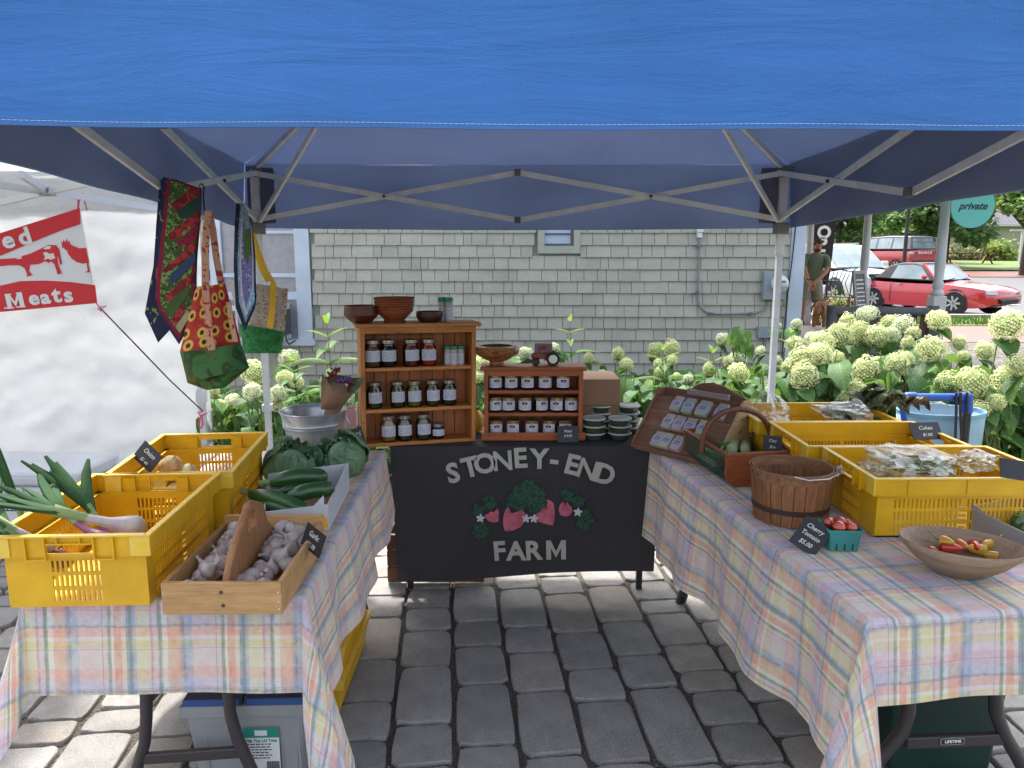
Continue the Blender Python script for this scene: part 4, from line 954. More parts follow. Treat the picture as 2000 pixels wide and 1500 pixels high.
def make_crate(label, L=CL, W_=CW_, Hh=CHt):
    t = T('harvest_crate', label, 'crate', (0, 0, 0), group='yellow harvest crates')
    th = .004; ins = .022; lo = Hh - .058
    # lower body (inset), upper band (full size)
    def longholes():
        hs = []
        for x in [ .05 + i * .0125 for i in range(int((L - 2 * ins - .1) / .0125))]:
            if abs(x - (L / 2 - ins)) < .012: continue
            for z0, z1 in ((.014, .044), (.054, .084), (.094, .124)): hs.append((x, x + .006, z0, min(z1, lo - .006)))
        for z in (.018, .034, .058, .074, .098): hs.append((L / 2 - ins - .008, L / 2 - ins + .012, z, z + .008))
        return hs
    for s in (0, 1):
        b = MB(); M = Mx((ins, ins, 0)) if s == 0 else Mx((L - ins, W_ - ins, 0), (0, 0, math.pi)); panel(b, M, L - 2 * ins, lo, th, longholes())
        M2 = Mx((0, 0, lo)) if s == 0 else Mx((L, W_, lo), (0, 0, math.pi))
        b.bx(.006, L - .006, .004, .004 + th, .001, .056, 0, M2); b.bx(.006, L - .006, .005, ins + .004, -.003, .001, 0, M2)
        for x in (.1, .27, .44): b.bx(x - .002, x + .002, 0.0, .0035, .003, .05, 0, M2)
        b.build('long_side', M_yel, t)
    def shorts():
        hs = []; c = (W_ - 2 * ins) / 2 - th
        for i in range(10):
            x = c - .0625 + i * .0127
            for z0, z1 in ((.014, .044), (.054, .084), (.094, .124)): hs.append((x, x + .0065, z0, z1))
        return hs
    for s in (0, 1):
        b = MB(); M = Mx((ins + .0004, W_ - ins - th, 0), (0, 0, -math.pi / 2)) if s == 0 else Mx((L - ins - .0004, ins + th, 0), (0, 0, math.pi / 2)); panel(b, M, W_ - 2 * ins - 2 * th, lo, th, shorts())
        M2 = Mx((0, W_, lo), (0, 0, -math.pi / 2)) if s == 0 else Mx((L, 0, lo), (0, 0, math.pi / 2)); c = W_ / 2
        panel(b, M2 @ Mx((0, .004, 0)), W_, .056, th, [(c - .06, c + .06, .008, .034)])
        b.bx(.005, W_ - .005, .005, ins + .004, -.003, .001, 0, M2)
        # handle box frame, outside and inside
        for x in (c - .11, c - .062, c + .058, c + .106): b.bx(x, x + .004, -.006, .0035, -.008, .052, 0, M2)
        b.bx(c - .106, c - .062, -.006, .0035, -.008, -.004, 0, M2); b.bx(c + .062, c + .106, -.006, .0035, -.008, -.004, 0, M2)
        b.bx(c - .056, c + .056, -.006, .0035, .0345, .038, 0, M2)
        for x in (c - .03, c + .026): b.bx(x, x + .003, -.006, .0035, .038, .052, 0, M2)
        b.bx(c - .1, c + .1, .0085, .020, .0, .004, 0, M2); b.bx(c - .1, c - .065, .0085, .018, .004, .046, 0, M2); b.bx(c + .065, c + .1, .0085, .018, .004, .046, 0, M2)
        b.build('short_side', M_yel, t)
    b = MB(); b.bx(ins, L - ins, ins, W_ - ins, 0, .004); b.build('floor', M_yel, t)
    b = MB(); r = .012
    b.bx(-.004, L + .004, -.004, r - .004 + .004, Hh - .006, Hh); b.bx(-.004, L + .004, W_ - r + 0, W_ + .004, Hh - .006, Hh)
    b.bx(-.004, r, r, W_ - r, Hh - .006, Hh); b.bx(L - r, L + .004, r, W_ - r, Hh - .006, Hh)
    for x0, x1, y0, y1 in ((0.0, .0035, 0, .05), (0, .0035, W_ - .05, W_), (L - .0035, L, 0, .05), (L - .0035, L, W_ - .05, W_)): b.bx(x0 - .001, x1 + .001, y0, y1, lo, Hh - .0065)
    b.build('rim', M_yelr, t, bevel=.0015)
    return t
crateP = make_crate('x')
def crate(label, near, far, z, first=[True], sc=1.0):
    """near/far: xy of the crate's local origin corner and a point along its long (x) axis"""
    d = Vector(far) - Vector(near); a = math.atan2(d.y, d.x); loc = (near[0], near[1], z)
    if first[0]:
        first[0] = False; crateP.location = loc; crateP.rotation_euler = (0, 0, a); crateP['label'] = label; return crateP
    return dup(crateP, loc, a, label)
# left pair: rim points (photo) -> plan positions
zr = TZ + CHt
A1 = atZ(291, 1046, zr); B1 = atZ(428, 926, zr)      # near crate: front right, rear right rim corner
dn = Vector((B1.x - A1.x, B1.y - A1.y, 0)).normalized(); px_ = Vector((-dn.y, dn.x, 0))
# local x along long axis (away from camera) from front-left corner ; local y to the left
cr1 = crate('yellow crate of spring onions at the front corner of the left table', (A1.x, A1.y), (B1.x, B1.y), TZ + .004)
A2 = atZ(452, 924, zr); B2 = atZ(521, 846, zr)
cr2 = crate('yellow crate of loose onions at the back of the left table', (A2.x, A2.y + .01), (B2.x, B2.y + .01), TZ + .004)
# under the left table
u1 = atZ(655, 1325, .0); 
for i in range(3):
    crate(('bottom', 'middle', 'top')[i] + ' yellow crate of the stack under the left table', (-.60 + .01 * i, 2.50 - .012 * i), (-.60 + .01 * i, 3.2), .005 + i * .135).scale = (1, 1, .68)
# right table crates: long axis across the view
C1 = atZ(1709, 937, zr); D1 = atZ(1600, 880, zr)       # near crate: front-left rim, rear-left rim
dd = Vector((C1.x - D1.x, C1.y - D1.y, 0)).normalized()          # toward camera
def rcrate(label, fl, z, ang=-4.0, sc=None):
    o = crate(label, (fl.x, fl.y), (fl.x + math.cos(R(ang)), fl.y + math.sin(R(ang))), z)
    o.scale = (1.1, 1, 1); return o
rc1 = rcrate('nearest yellow crate of bagged greens on the right table', C1, TZ + .004, 1)
F2 = atZ(1577, 873, zr); F2.y = max(F2.y, C1.y + .402); rc2 = rcrate('nearly empty yellow crate in the middle of the right table', F2, TZ + .004, 1)
F3 = atZ(1487, 829, zr); F3.y = max(F3.y, F2.y + .402); rc3 = rcrate('farthest yellow crate with dark bagged chard on the right table', F3, TZ + .004, 1)

# ------------------------------------------------------------------ onions, garlic, greens
M_scal = mat('onion_leaf', '#27452a', .7, c2='#3a5a38', ns=8, vary=.15, spec=.15); M_onw = mat('onion_white', '#b9b1a6', .4, c2='#a394a0', ns=6, stretch=(6, 1, 1)); M_onp = mat('onion_purple', '#7a3a63', .35, c2='#a8748f', ns=7)
def spring_onion(loc, rot, L, m_b, label, n=6, br=.032, sd=1, spread=.10):
    rnd = random.Random(sd); t = T('spring_onion', label, 'onion', loc, rot=rot, group='spring onions in the crate')
    b = MB(); b.lathe([(0, -br * 1.0), (br * .5, -br * .85), (br * .95, -br * .3), (br, .1 * br), (br * .75, br * .9), (br * .42, br * 1.9), (br * .36, br * 3.6)], 16, M=Mx((0, 0, 0), (0, R(90), 0))); b.build('bulb', m_b, t, smooth=True)
    b = MB(); b.tube([(br * 3.4, 0, 0), (br * 4.6, 0, .002), (br * 6, 0, .004)], [br * .36, br * .42, br * .5], 10); b.build('neck', mat('onion_neck', '#8f9f6c', .45, c2='#6f8852', ns=6), t, smooth=True)
    for i in range(n):
        a = rnd.uniform(-1, 1); c = rnd.uniform(-.3, 1); ln = L * rnd.uniform(.7, 1.05); r0 = rnd.uniform(.010, .015)
        pts = [(br * 5 + ln * s, a * spread * s * (1 + s), c * spread * .6 * s * s + .004) for s in (0, .25, .5, .75, 1)]
        b = MB(); b.tube(pts, [r0 * .9, r0 * 1.1, r0 * 1.1, r0 * .9, r0 * .35], 7, flat=.55); b.build('leaf', M_scal, t, smooth=True)
    return t
def lookrot(p, q):      # local +X from p to q
    d = (Vector(q) - Vector(p)); return d.to_track_quat('X', 'Z').to_euler()
zt = TZ + .178
P_, Q_ = atZ(235, 1040, zt - .0), atZ(110, 1000, zt + .10)
spring_onion(atZ(262, 1030, zt - .01), lookrot(atZ(262, 1030, zt - .01), atZ(120, 1003, zt + .05)), .20, M_onw, 'large white spring onion lying across the front of the near crate', 6, .033, 3, .05)
spring_onion(atZ(200, 1055, zt - .02), lookrot(atZ(200, 1055, zt - .02), atZ(70, 968, zt + .09)), .16, M_onp, 'purple stemmed spring onion with broad cut leaves in the near crate', 8, .024, 4, .07)
spring_onion(atZ(225, 1060, zt - .06), lookrot(atZ(225, 1060, zt - .06), atZ(135, 945, zt + .09)), .20, M_onp, 'red spring onion with tall dark leaves pointing up behind the others', 6, .022, 5, .05)
spring_onion(atZ(90, 1065, zt - .02), lookrot(atZ(90, 1065, zt - .02), atZ(-20, 1010, zt + .05)), .22, M_onw, 'spring onion with leaves trailing over the left corner of the near crate', 8, .024, 6, .10)
spring_onion(atZ(120, 1095, zt - .07), lookrot(atZ(120, 1095, zt - .07), atZ(10, 1040, zt + .02)), .22, M_onp, 'purple spring onion lowest in the near crate seen through the handle', 6, .026, 7, .09)
spring_onion(atZ(60, 1050, zt - .06), lookrot(atZ(60, 1050, zt - .06), atZ(8, 930, zt + .13)), .22, M_onw, 'spring onion with one dark leaf standing up at the left edge', 4, .02, 8, .03)
M_onion = mat('onion_skin', '#c9c08a', .35, c2='#b9772f', ns=2.2, stretch=(14, 14, 14))
def onion(loc, r, label, m=None):
    t = T('onion', label, 'onion', loc, rot=(R(20), R(25), 0), group='loose onions in the back crate')
    b = MB(); b.lathe([(0, -r * .85), (r * .5, -r * .75), (r * .95, -r * .2), (r, .15 * r), (r * .72, .65 * r), (r * .25, .9 * r), (r * .1, 1.15 * r)], 20); b.build('bulb', m or M_onion, t, smooth=True)
    b = MB(); b.tube([(0, 0, r * 1.05), (.004, 0, r * 1.35)], [r * .1, r * .04], 6); b.build('stalk', mat('onion_stalk', '#b58f52', .7), t)
M_on2 = mat('onion_pale', '#dcd6b0', .35, c2='#c7c48a', ns=12)
onion(atZ(335, 913, TZ + .14), .045, 'large pale onion with red brown skin patches in the back crate')
onion(atZ(368, 922, TZ + .12), .032, 'small pale onion right of the large one in the back crate', M_on2)
onion(atZ(305, 940, TZ + .07), .038, 'pale onion low in the back crate seen above the near crate', M_on2)
onion(atZ(345, 960, TZ + .06), .036, 'greenish onion low in the back crate beside the pale one', M_on2)
# garlic box
GB_a, GB_b = atZ(312, 1130, TZ + .10), atZ(556, 1112, TZ + .10)
M_gw = wood('pale_pine', '#c39a69', '#a97f52', 0, .6, knots=False)
gdir = math.atan2(GB_b.y - GB_a.y, GB_b.x - GB_a.x); GL = (Vector((GB_b.x, GB_b.y)) - Vector((GB_a.x, GB_a.y))).length
gb = T('garlic_trug', 'pale wooden box with a carved centre handle full of garlic bulbs', 'wooden box', (GB_a.x, GB_a.y, TZ + .003), gdir)
_q0, _q1 = atZ(553, 1118, TZ + .088), atZ(634, 1002, TZ + .088); GD = (_q1 - _q0).length; gdir = math.atan2(_q1.y - _q0.y, _q1.x - _q0.x) - math.pi / 2; gb.rotation_euler = (0, 0, gdir); GH = .085
for nm, (x0, x1, y0, y1) in (('front_board', (0, GL, 0, .014)), ('back_board', (0, GL, GD - .014, GD)), ('side_board', (0, .012, .0145, GD - .0145)), ('side_board', (GL - .012, GL, .0145, GD - .0145))):
    b_ = MB(); b_.bx(x0, x1, y0, y1, 0, GH + (.02 if 'back' in nm else 0)); b_.build(nm, M_gw, gb, bevel=.002)
b_ = MB(); b_.bx(.012, GL - .012, .0145, GD - .0145, .002, .012); b_.build('floor', M_gw, gb)
for x, z in ((GL * .5, .06), (GL * .51, .025)):
    b_ = MB(); b_.lathe([(0, 0), (.005, 0), (.0045, .0015), (0, .002)], 10, M=Mx((x, -.0005, z), (R(90), 0, 0))); b_.build('screw', M_darkmetal, gb)
for z in (.015, .035, .06): b_ = MB(); b_.lathe([(0, 0), (.002, 0), (0, .001)], 8, M=Mx((GL - .008, -.0005, z), (R(90), 0, 0))); b_.build('nail', M_chalkwhite, gb)
# handle board with a hole: outline ring
M_hd = wood('handle_wood', '#a5754a', '#8a5c38', 2, .5, knots=False)
out = [(.015, .01), (GD - .015, .01), (GD - .02, .06), (GD - .09, .12), (GD - .125, .185), (GD / 2 + .03, .215), (GD / 2 - .005, .218), (GD / 2 - .04, .195), (.075, .13), (.02, .06)]
hole = [(GD / 2 - .03, .135), (GD / 2 + .03, .135), (GD / 2 + .036, .155), (GD / 2 + .03, .18), (GD / 2 + .0, .187), (GD / 2 - .03, .17)]
hole = [(x, z + .003) for x, z in hole]
def ring(out, hole, th, name, m, parent, M):
    bm = bmesh.new(); vo = [bm.verts.new((x, 0, z)) for x, z in out]; vh = [bm.verts.new((x, 0, z)) for x, z in hole]
    es = [bm.edges.new((vo[i], vo[(i + 1) % len(vo)])) for i in range(len(vo))] + [bm.edges.new((vh[i], vh[(i + 1) % len(vh)])) for i in range(len(vh))]
    bmesh.ops.triangle_fill(bm, use_beauty=True, edges=es); bm.transform(M)
    me = bpy.data.meshes.new(name); bm.to_mesh(me); bm.free(); me.materials.append(m)
    o = bpy.data.objects.new(name, me); COL.objects.link(o); o.parent = parent
    s_ = o.modifiers.new('s', 'SOLIDIFY'); s_.thickness = th; s_.offset = 0; b2 = o.modifiers.new('b', 'BEVEL'); b2.width = .006; b2.segments = 3; b2.limit_method = 'ANGLE'; b2.angle_limit = R(50); return o
ring(out, hole, .02, 'handle', M_hd, gb, Matrix.Translation((GL * .5, 0, 0)) @ Matrix.Rotation(R(90), 4, 'Z'))
M_gar = NT('garlic_skin'); _v = M_gar.coord(); _wv = M_gar.nd('ShaderNodeTexWave', wave_type='RINGS'); 
_sp = M_gar.nd('ShaderNodeSeparateXYZ'); M_gar.lk(_v, _sp.inputs[0]); _an = M_gar.math('ARCTAN2', _sp.outputs[1], _sp.outputs[0]); _st = M_gar.math('SINE', M_gar.math('MULTIPLY_ADD', _an, 26.0, M_gar.math('MULTIPLY', M_gar.noise(_v, 60, 2), 6.0)))
_c = M_gar.mix(M_gar.ramp(M_gar.noise(_v, 24, 3), [(.35, 0.0), (.65, 1.0)]), lin('#bfb6ab'), lin('#a29294')); _c = M_gar.mix(M_gar.math('MULTIPLY', M_gar.ramp(_st, [(.55, 0.0), (1.0, 1.0)]), .4), _c, lin('#8f7480')); _c = M_gar.rand(_c, .1); M_gar.base(_c); M_gar.b.inputs['Roughness'].default_value = .5; M_gar.bump(_st, .15, .002); M_gar = M_gar.m
def garlic_mesh(r, sd):
    b = MB(); b.lathe([(0, -r * .55), (r * .35, -r * .62), (r * .8, -r * .42), (r, -.02 * r), (r * .85, .38 * r), (r * .45, .72 * r), (r * .2, .95 * r), (r * .15, 1.3 * r), (r * .17, 1.6 * r), (r * .1, 1.62 * r)], 28, wob=lambda t, z: .07 * abs(math.sin(t * 3.5 + sd)) * (1 if z < .8 * r else .2) - .03)
    return b.mesh('bulb', M_gar, True, 60)
def garlic_root(r):
    b = MB(); rnd = random.Random(2)
    b.lathe([(0, 0), (r * .25, .0), (r * .28, -.1 * r), (0, -.12 * r)], 10, M=Mx((0, 0, -r * .52)))
    for i in range(14):
        a = rnd.uniform(0, 6.28); rr = r * rnd.uniform(.1, .3); b.tube([(rr * math.cos(a), rr * math.sin(a), -r * .6), (rr * 1.4 * math.cos(a), rr * 1.4 * math.sin(a), -r * .75)], .0012, 3)
    return b.mesh('root', mat('garlic_root', '#6b5546', .9), False)
GM = [garlic_mesh(.029, i) for i in range(3)]; GRt = garlic_root(.029)
gl = [(432, 1100, 10, -15, 0), (405, 1115, 25, 50, .0), (383, 1112, -30, 20, -.015), (440, 1062, 60, 10, 0), (452, 1050, 20, -40, 0), (418, 1070, 5, 20, -.01), (375, 1128, 70, 20, -.02), (538, 1028, -100, 10, .012), (566, 1035, 100, -15, .012), (515, 1060, 20, 80, .0), (541, 1065, -60, -40, .01), (497, 1085, 30, -60, -.01), (510, 1082, 70, 30, -.01), (548, 1088, 15, 30, -.005), (527, 1112, 10, 5, -.02), (500, 1112, -80, 40, -.02), (572, 1055, 30, 60, .0), (585, 1035, 40, 10, .0), (545, 1040, 60, -30, -.005), (442, 1018, 80, -70, .01), (468, 1085, 20, 40, -.02), (560, 1070, 0, 15, -.01), (400, 1090, 60, 10, -.02), (480, 1110, 20, -30, -.025), (590, 1060, 50, 20, -.01)]
glab = ['upright garlic bulb with a tall neck left of the handle', 'striped purple garlic bulb at the front left of the box', 'garlic bulb tucked against the left board', 'garlic bulb showing dark roots left of the handle', 'garlic bulb nearest the handle on the left', 'pale garlic bulb behind the striped one', 'garlic bulb in the front left corner', 'large garlic bulb roots up at the back right', 'big round garlic bulb on top at the back', 'smooth white garlic bulb in the middle right', 'garlic bulb right of the smooth white one', 'lilac garlic bulb right of the handle', 'lilac garlic bulb under the smooth one', 'garlic bulb with a cut neck by the right board', 'small garlic bulb with a white cut stalk at the front', 'garlic bulb lying at the front centre', 'garlic bulb under the price card', 'garlic bulb at the back right corner', 'garlic bulb half hidden behind the big round one', 'garlic bulb leaning on the box behind the handle', 'garlic bulb right at the foot of the handle', 'garlic bulb below the price card in the middle', 'garlic bulb low by the left board', 'garlic bulb low at the front centre', 'garlic bulb low by the right board']
for i, (x, y, rx, ry, dz) in enumerate(gl):
    z = TZ + .062 + dz; p = atZ(x, y, z)
    lp = gb.matrix_basis.inverted() @ p; lp.x = min(max(lp.x, .045), GL - .045); lp.y = min(max(lp.y, .045), GD - .045)
    if abs(lp.x - GL / 2) < .036: lp.x = GL / 2 + (.037 if lp.x > GL / 2 else -.037)
    p = gb.matrix_basis @ lp
    s_ = random.uniform(.85, 1.1); t = T('garlic_bulb', glab[i], 'garlic', (p.x, p.y, z), rot=(R(rx), R(ry), i), group='garlic bulbs in the wooden box'); t.scale = (s_,) * 3
    link('bulb', GM[i % 3], t); link('root', GRt, t)
rnd = random.Random(5)
for i in range(26):
    lp = Vector((rnd.uniform(.04, GL - .04), rnd.uniform(.04, GD - .04), .034 + .012 * rnd.random())); lp.x = lp.x if abs(lp.x - GL / 2) > .036 else lp.x + .05
    t = T('garlic_bulb', 'garlic bulb half buried in the lower layer at the ' + ('front', 'middle', 'back')[min(2, int(lp.y / GD * 3))] + (' left of the handle' if lp.x < GL / 2 else ' right of the handle'), 'garlic', gb.matrix_basis @ lp, rot=(R(rnd.uniform(-110, 110)), R(rnd.uniform(-60, 60)), i), group='garlic bulbs in the wooden box'); t.scale = (rnd.uniform(.85, 1.15),) * 3
    link('bulb', GM[i % 3], t); link('root', GRt, t)
c_ = card((0, 0, 0), (0, 0, 0), .10, .066, [('Garlic', 0, .012, .026), ('$1.00', .0, -.018, .022)], 'black chalk card lettered Garlic clipped on the right edge of the garlic box', stand=True)
pa, pb = atZ(592, 1036, TZ + .105), atZ(636, 1072, TZ + .085)
ux = (pb - pa); c_.matrix_basis = Matrix.Translation((pa + pb) / 2 + Vector((0, -.004, 0))) @ frame((0, 0, 0), ux, Vector((.1, .35, 1))) @ Euler((R(-90), 0, 0)).to_matrix().to_4x4()
# ------------------------------------------------------------------ produce box with zucchini, cabbages
wb = T('produce_box', 'white cardboard produce box holding the zucchini', 'cardboard box', (0, 0, 0))
M_card_w = mat('white_cardboard', '#b9bcc4', .6); M_card_b = mat('brown_cardboard', '#8a6a4f', .8, c2='#7f6148', ns=6)
zb_ = TZ + .09
a_, b2_, c2_, d2_ = atZ(515, 1000, zb_), atZ(640, 985, zb_), atZ(680, 915, zb_ + .0), atZ(525, 925, zb_)
mb = MB()
def wallp(p, q, z0, z1p, z1q, m=0): mb.add([(p.x, p.y, z0), (q.x, q.y, z0), (q.x, q.y, z1q), (p.x, p.y, z1p)], [(0, 1, 2, 3)], m)
wallp(a_, b2_, TZ + .004, zb_, zb_); wallp(b2_, c2_, TZ + .004, zb_ + .0, zb_ + .02); wallp(c2_, d2_, TZ + .004, zb_ + .02, zb_); wallp(d2_, a_, TZ + .004, zb_, zb_)
mb.build('side_panel', M_card_w, wb, W=True, solid=.005)
mb = MB(); wallp(b2_.lerp(c2_, .0) + Vector((-.012, .0, 0)), b2_.lerp(a_, .25), zb_ - .01, zb_ + .03, zb_ - .005); mb.build('corner_flap', M_card_w, wb, W=True, solid=.004)
mb = MB(); mb.add([(p.x, p.y, TZ + .006) for p in (a_, b2_, c2_, d2_)], [(0, 1, 2, 3)]); mb.build('base', M_card_b, wb, W=True, solid=.003)
mb = MB(); pts = [a_.lerp(b2_, s) for s in (.62, .72, .9, .99)]
mb.add([(pts[0].x, pts[0].y - .0045, TZ + .012), (pts[3].x, pts[3].y - .0045, TZ + .012), (pts[3].x, pts[3].y - .0045, TZ + .045), (pts[2].x, pts[2].y - .0045, TZ + .06), (pts[1].x, pts[1].y - .0045, TZ + .055)], [(0, 1, 2, 3, 4)]); mb.build('yellow_print', mat('print_yellow', '#d9a512', .6), wb, W=True)
M_zuc = mat('zucchini_green', '#2f5a26', .32, c2='#1d3d1c', ns=5, bump=.08, bs=120, vary=.12, spec=.6, stretch=(2, 14, 14)); M_zst = mat('zucchini_stem', '#7d9050', .6)
def zucchini(p, q, r, label, name='zucchini', m=None, group='zucchini in the white box', bend=.012):
    p = Vector(p); q = Vector(q); L = (q - p).length; t = T(name, label, 'zucchini' if name == 'zucchini' else 'cucumber', p, rot=lookrot(p, q), group=group)
    n = 12; pts = [(L * i / n, 0, bend * math.sin(math.pi * i / n)) for i in range(n + 1)]
    rs = [r * (.45 + .55 * math.sin(min(1, (i / n) * 2.4 + .12) * math.pi / 2)) * (1 if i < n - 1 else (.85 if i == n - 1 else .35)) for i in range(n + 1)]
    b = MB(); b.tube(pts, rs, 12); b.build('fruit', m or M_zuc, t, smooth=True)
    b = MB(); b.tube([(.004, 0, .002), (-.02, .002, .003), (-.035, .004, .0)], [r * .42, r * .3, r * .42], 6); b.build('stem', M_zst, t)
    return t
z1 = TZ + .085
zucchini(atZ(528, 943, z1 + .03), atZ(640, 932, z1 + .035), .030, 'long green zucchini on top with its stem to the left')
zucchini(atZ(560, 975, z1), atZ(652, 955, z1 + .02), .028, 'zucchini below the top one on the right of the box')
zucchini(atZ(545, 962, z1 + .0), atZ(625, 957, z1 - .01), .025, 'pale striped zucchini under the top one')
zucchini(atZ(488, 965, z1 + .02), atZ(600, 1000, z1 - .02), .026, 'darkest zucchini lying diagonally at the front left of the box')
zucchini(atZ(500, 985, z1 - .01), atZ(590, 1010, z1 - .035), .024, 'zucchini under the darkest one at the front of the box')
def cab_leaf(n, base, sd, ruffle=.012):
    pass
def cabbage_mat():
    k = NT('cabbage_leaf'); tc = k.nd('ShaderNodeTexCoord'); sp = k.nd('ShaderNodeSeparateXYZ'); k.lk(tc.outputs['UV'], sp.inputs[0])
    u = k.math('ABSOLUTE', k.math('SUBTRACT', sp.outputs[0], .5)); v = sp.outputs[1]
    mid = k.ramp(u, [(.008, 1.0), (.022, 0.0)])
    nz = k.math('MULTIPLY', k.noise(tc.outputs['UV'], 4, 3), .9)
    s_ = k.math('FRACT', k.math('ADD', k.math('MULTIPLY', k.math('SUBTRACT', v, k.math('MULTIPLY', u, .9)), 4.5), nz)); side_ = k.ramp(k.math('ABSOLUTE', k.math('SUBTRACT', s_, .5)), [(.015, 1.0), (.07, 0.0)])
    vo = k.nd('ShaderNodeTexVoronoi', feature='DISTANCE_TO_EDGE'); vo.inputs['Scale'].default_value = 11; k.lk(tc.outputs['UV'], vo.inputs['Vector']); fine = k.ramp(vo.outputs[0], [(.0, 1.0), (.06, 0.0)])
    ve = k.math('MAXIMUM', mid, k.math('MAXIMUM', side_, k.math('MULTIPLY', fine, .45)))
    c = k.mix(k.ramp(k.noise(k.coord(), 9, 4), [(.35, 0.0), (.65, 1.0)]), lin('#6f9168'), lin('#57805c')); c = k.rand(c, .1)
    c = k.mix(k.math('MULTIPLY', ve, .45), c, lin('#a9bf94')); k.base(c); k.b.inputs['Roughness'].default_value = .45
    k.bump(k.mix(.3, ve, k.noise(k.coord(), 40, 3)), .6, .004)
    tr = k.nd('ShaderNodeBsdfTranslucent'); k.lk(c, tr.inputs[0]); mx = k.nd('ShaderNodeMixShader'); mx.inputs[0].default_value = .15
    k.lk(k.b.outputs[0], mx.inputs[1]); k.lk(tr.outputs[0], mx.inputs[2]); k.lk(mx.outputs[0], k.out.inputs[0]); return k.m
M_cab = cabbage_mat()
def cabbage(loc, r, rot, label, sd, wrap):
    rnd = random.Random(sd); t = T('cabbage', label, 'cabbage', loc, rot=rot, group='green cabbages beside the bucket')
    b = MB(); b.lathe([(0, -r * .75), (r * .5, -r * .68), (r * .85, -.3 * r), (r * .88, .1 * r), (r * .7, .5 * r), (r * .35, .75 * r), (0, .8 * r)], 20); b.build('heart', M_cab, t, smooth=True)
    for i in range(8):
        az = i * 2.4 + rnd.uniform(-.3, .3); ro = r * (.92 + .02 * i); op = (0, .02, .04, .08, .14, .30, .55, .75)[i]; hw0 = (1.15, 1.15, 1.2, 1.2, 1.15, 1.1, 1.05, 1.0)[i]
        def f(u, v, az=az, ro=ro, op=op, hw0=hw0, i=i):
            hw = hw0 * (math.sin(math.pi * min(1, .10 + .80 * v)) ** .5); a = az + (u - .5) * 2 * hw
            th = -1.2 + 2.15 * v; ed = max(abs(u - .5) * 2, v); e4 = ed ** 5
            rr = ro * (1 + op * v ** 1.5 * .55) + r * .09 * e4 * (math.sin(u * 19 + i) + .8 * math.sin(v * 15 + i * 2)) * (.3 + min(1, op * 3)) + r * .035 * noise.noise(Vector((u * 4, v * 4, i + sd))) - .012 * r * math.exp(-((u - .5) / .03) ** 2)
            return (rr * math.cos(th) * math.cos(a), rr * math.cos(th) * math.sin(a), rr * math.sin(th) * .86)
        mb = MB(); mb.grid(f, 22, 18); mb.build('leaf', M_cab, t, smooth=True, solid=.0012, ang=80)
    return t
cabbage(atY(566, 918, 2.92) , .098, (R(-12), R(-20), R(200)), 'large cabbage with a browning outer leaf above the zucchini', 3, 1)
cabbage(atY(674, 896, 3.05), .09, (R(35), R(15), R(-60)), 'tighter blue green cabbage in front of the bucket and flower sign', 8, 1)
# galvanised bucket with bouquet
M_zinc = NT('galvanised'); _v = M_zinc.coord(); _c = M_zinc.mix(M_zinc.ramp(M_zinc.noise(_v, 18, 4), [(.35, 0.0), (.65, 1.0)]), lin('#b5bac0'), lin('#9da2a8')); M_zinc.base(_c); M_zinc.b.inputs['Metallic'].default_value = .55; M_zinc.b.inputs['Roughness'].default_value = .32; M_zinc.bump(M_zinc.noise(_v, 30, 3), .06, .003); M_zinc = M_zinc.m
bk_c = atZ(612, 890, TZ + .0); bk_c = Vector((atY(612, 800, 3.42).x, 3.42, TZ + .005)); br_ = .148
bk = T('bucket', 'galvanised metal bucket with two raised bands behind the cabbages', 'bucket', bk_c)
Hb = atY(612, 803, 3.42).z - TZ
b_ = MB(); r0 = .108
pr = [(0, 0), (r0, 0)] + [(r0 + (br_ - r0) * s, Hb * s) for s in (.1, .3, .5)] + [(r0 + (br_ - r0) * .60, Hb * .60), (r0 + (br_ - r0) * .62 + .005, Hb * .625), (r0 + (br_ - r0) * .65, Hb * .65), (r0 + (br_ - r0) * .68 + .005, Hb * .695), (r0 + (br_ - r0) * .73, Hb * .73), (r0 + (br_ - r0) * .88, Hb * .9), (br_, Hb), (br_ - .004, Hb - .002)] + [(r0 + (br_ - r0) * s - .005, Hb * s) for s in (.9, .6, .3, .05)] + [(0, .008)]
b_.lathe(pr, 56); b_.build('pail', M_zinc, bk, smooth=True, ang=50)
b_ = MB(); b_.lathe([(br_ + .001, Hb - .004), (br_ + .005, Hb), (br_ + .001, Hb + .004), (br_ - .004, Hb), (br_ + .001, Hb - .004)], 56); b_.build('rim', M_zinc, bk, smooth=True)
b_ = MB(); b_.tube([(br_ * .98, 0, Hb - .03), (br_ + .012, 0, Hb - .06), (br_ + .012, 0, Hb - .12)], .005, 6); b_.build('handle', M_zinc, bk)
bq = T('bouquet', 'bouquet of dark red and purple flowers wrapped in brown kraft paper in the bucket', 'bouquet', bk_c + Vector((.09, -.05, .12)))
M_kraft = mat('kraft_paper', '#8a6c54', .75, c2='#7f624c', ns=7, bump=.15, bs=30)
def cone(u, v):
    a = 2 * math.pi * u; top = atY(668, 752, 3.39); tip = Vector((bk_c.x + .05, 3.39, TZ + .08))
    c = tip.lerp(top, v); rr = .012 + .05 * v; q = c + Vector((rr * math.cos(a), rr * math.sin(a) * .7, -rr * math.cos(a) * .2 * v + (.016 * v * math.sin(3 * a + 1))))
    return q
b_ = MB(); b_.grid(cone, 28, 12); b_.build('paper_wrap', M_kraft, bq, W=True, smooth=True, solid=.001)
pf_ = [atY(x, y, 3.30) for x, y in ((629, 728), (632, 735), (655, 747), (675, 751), (678, 757), (675, 767), (690, 770), (672, 790), (652, 800), (628, 800), (626, 797))]
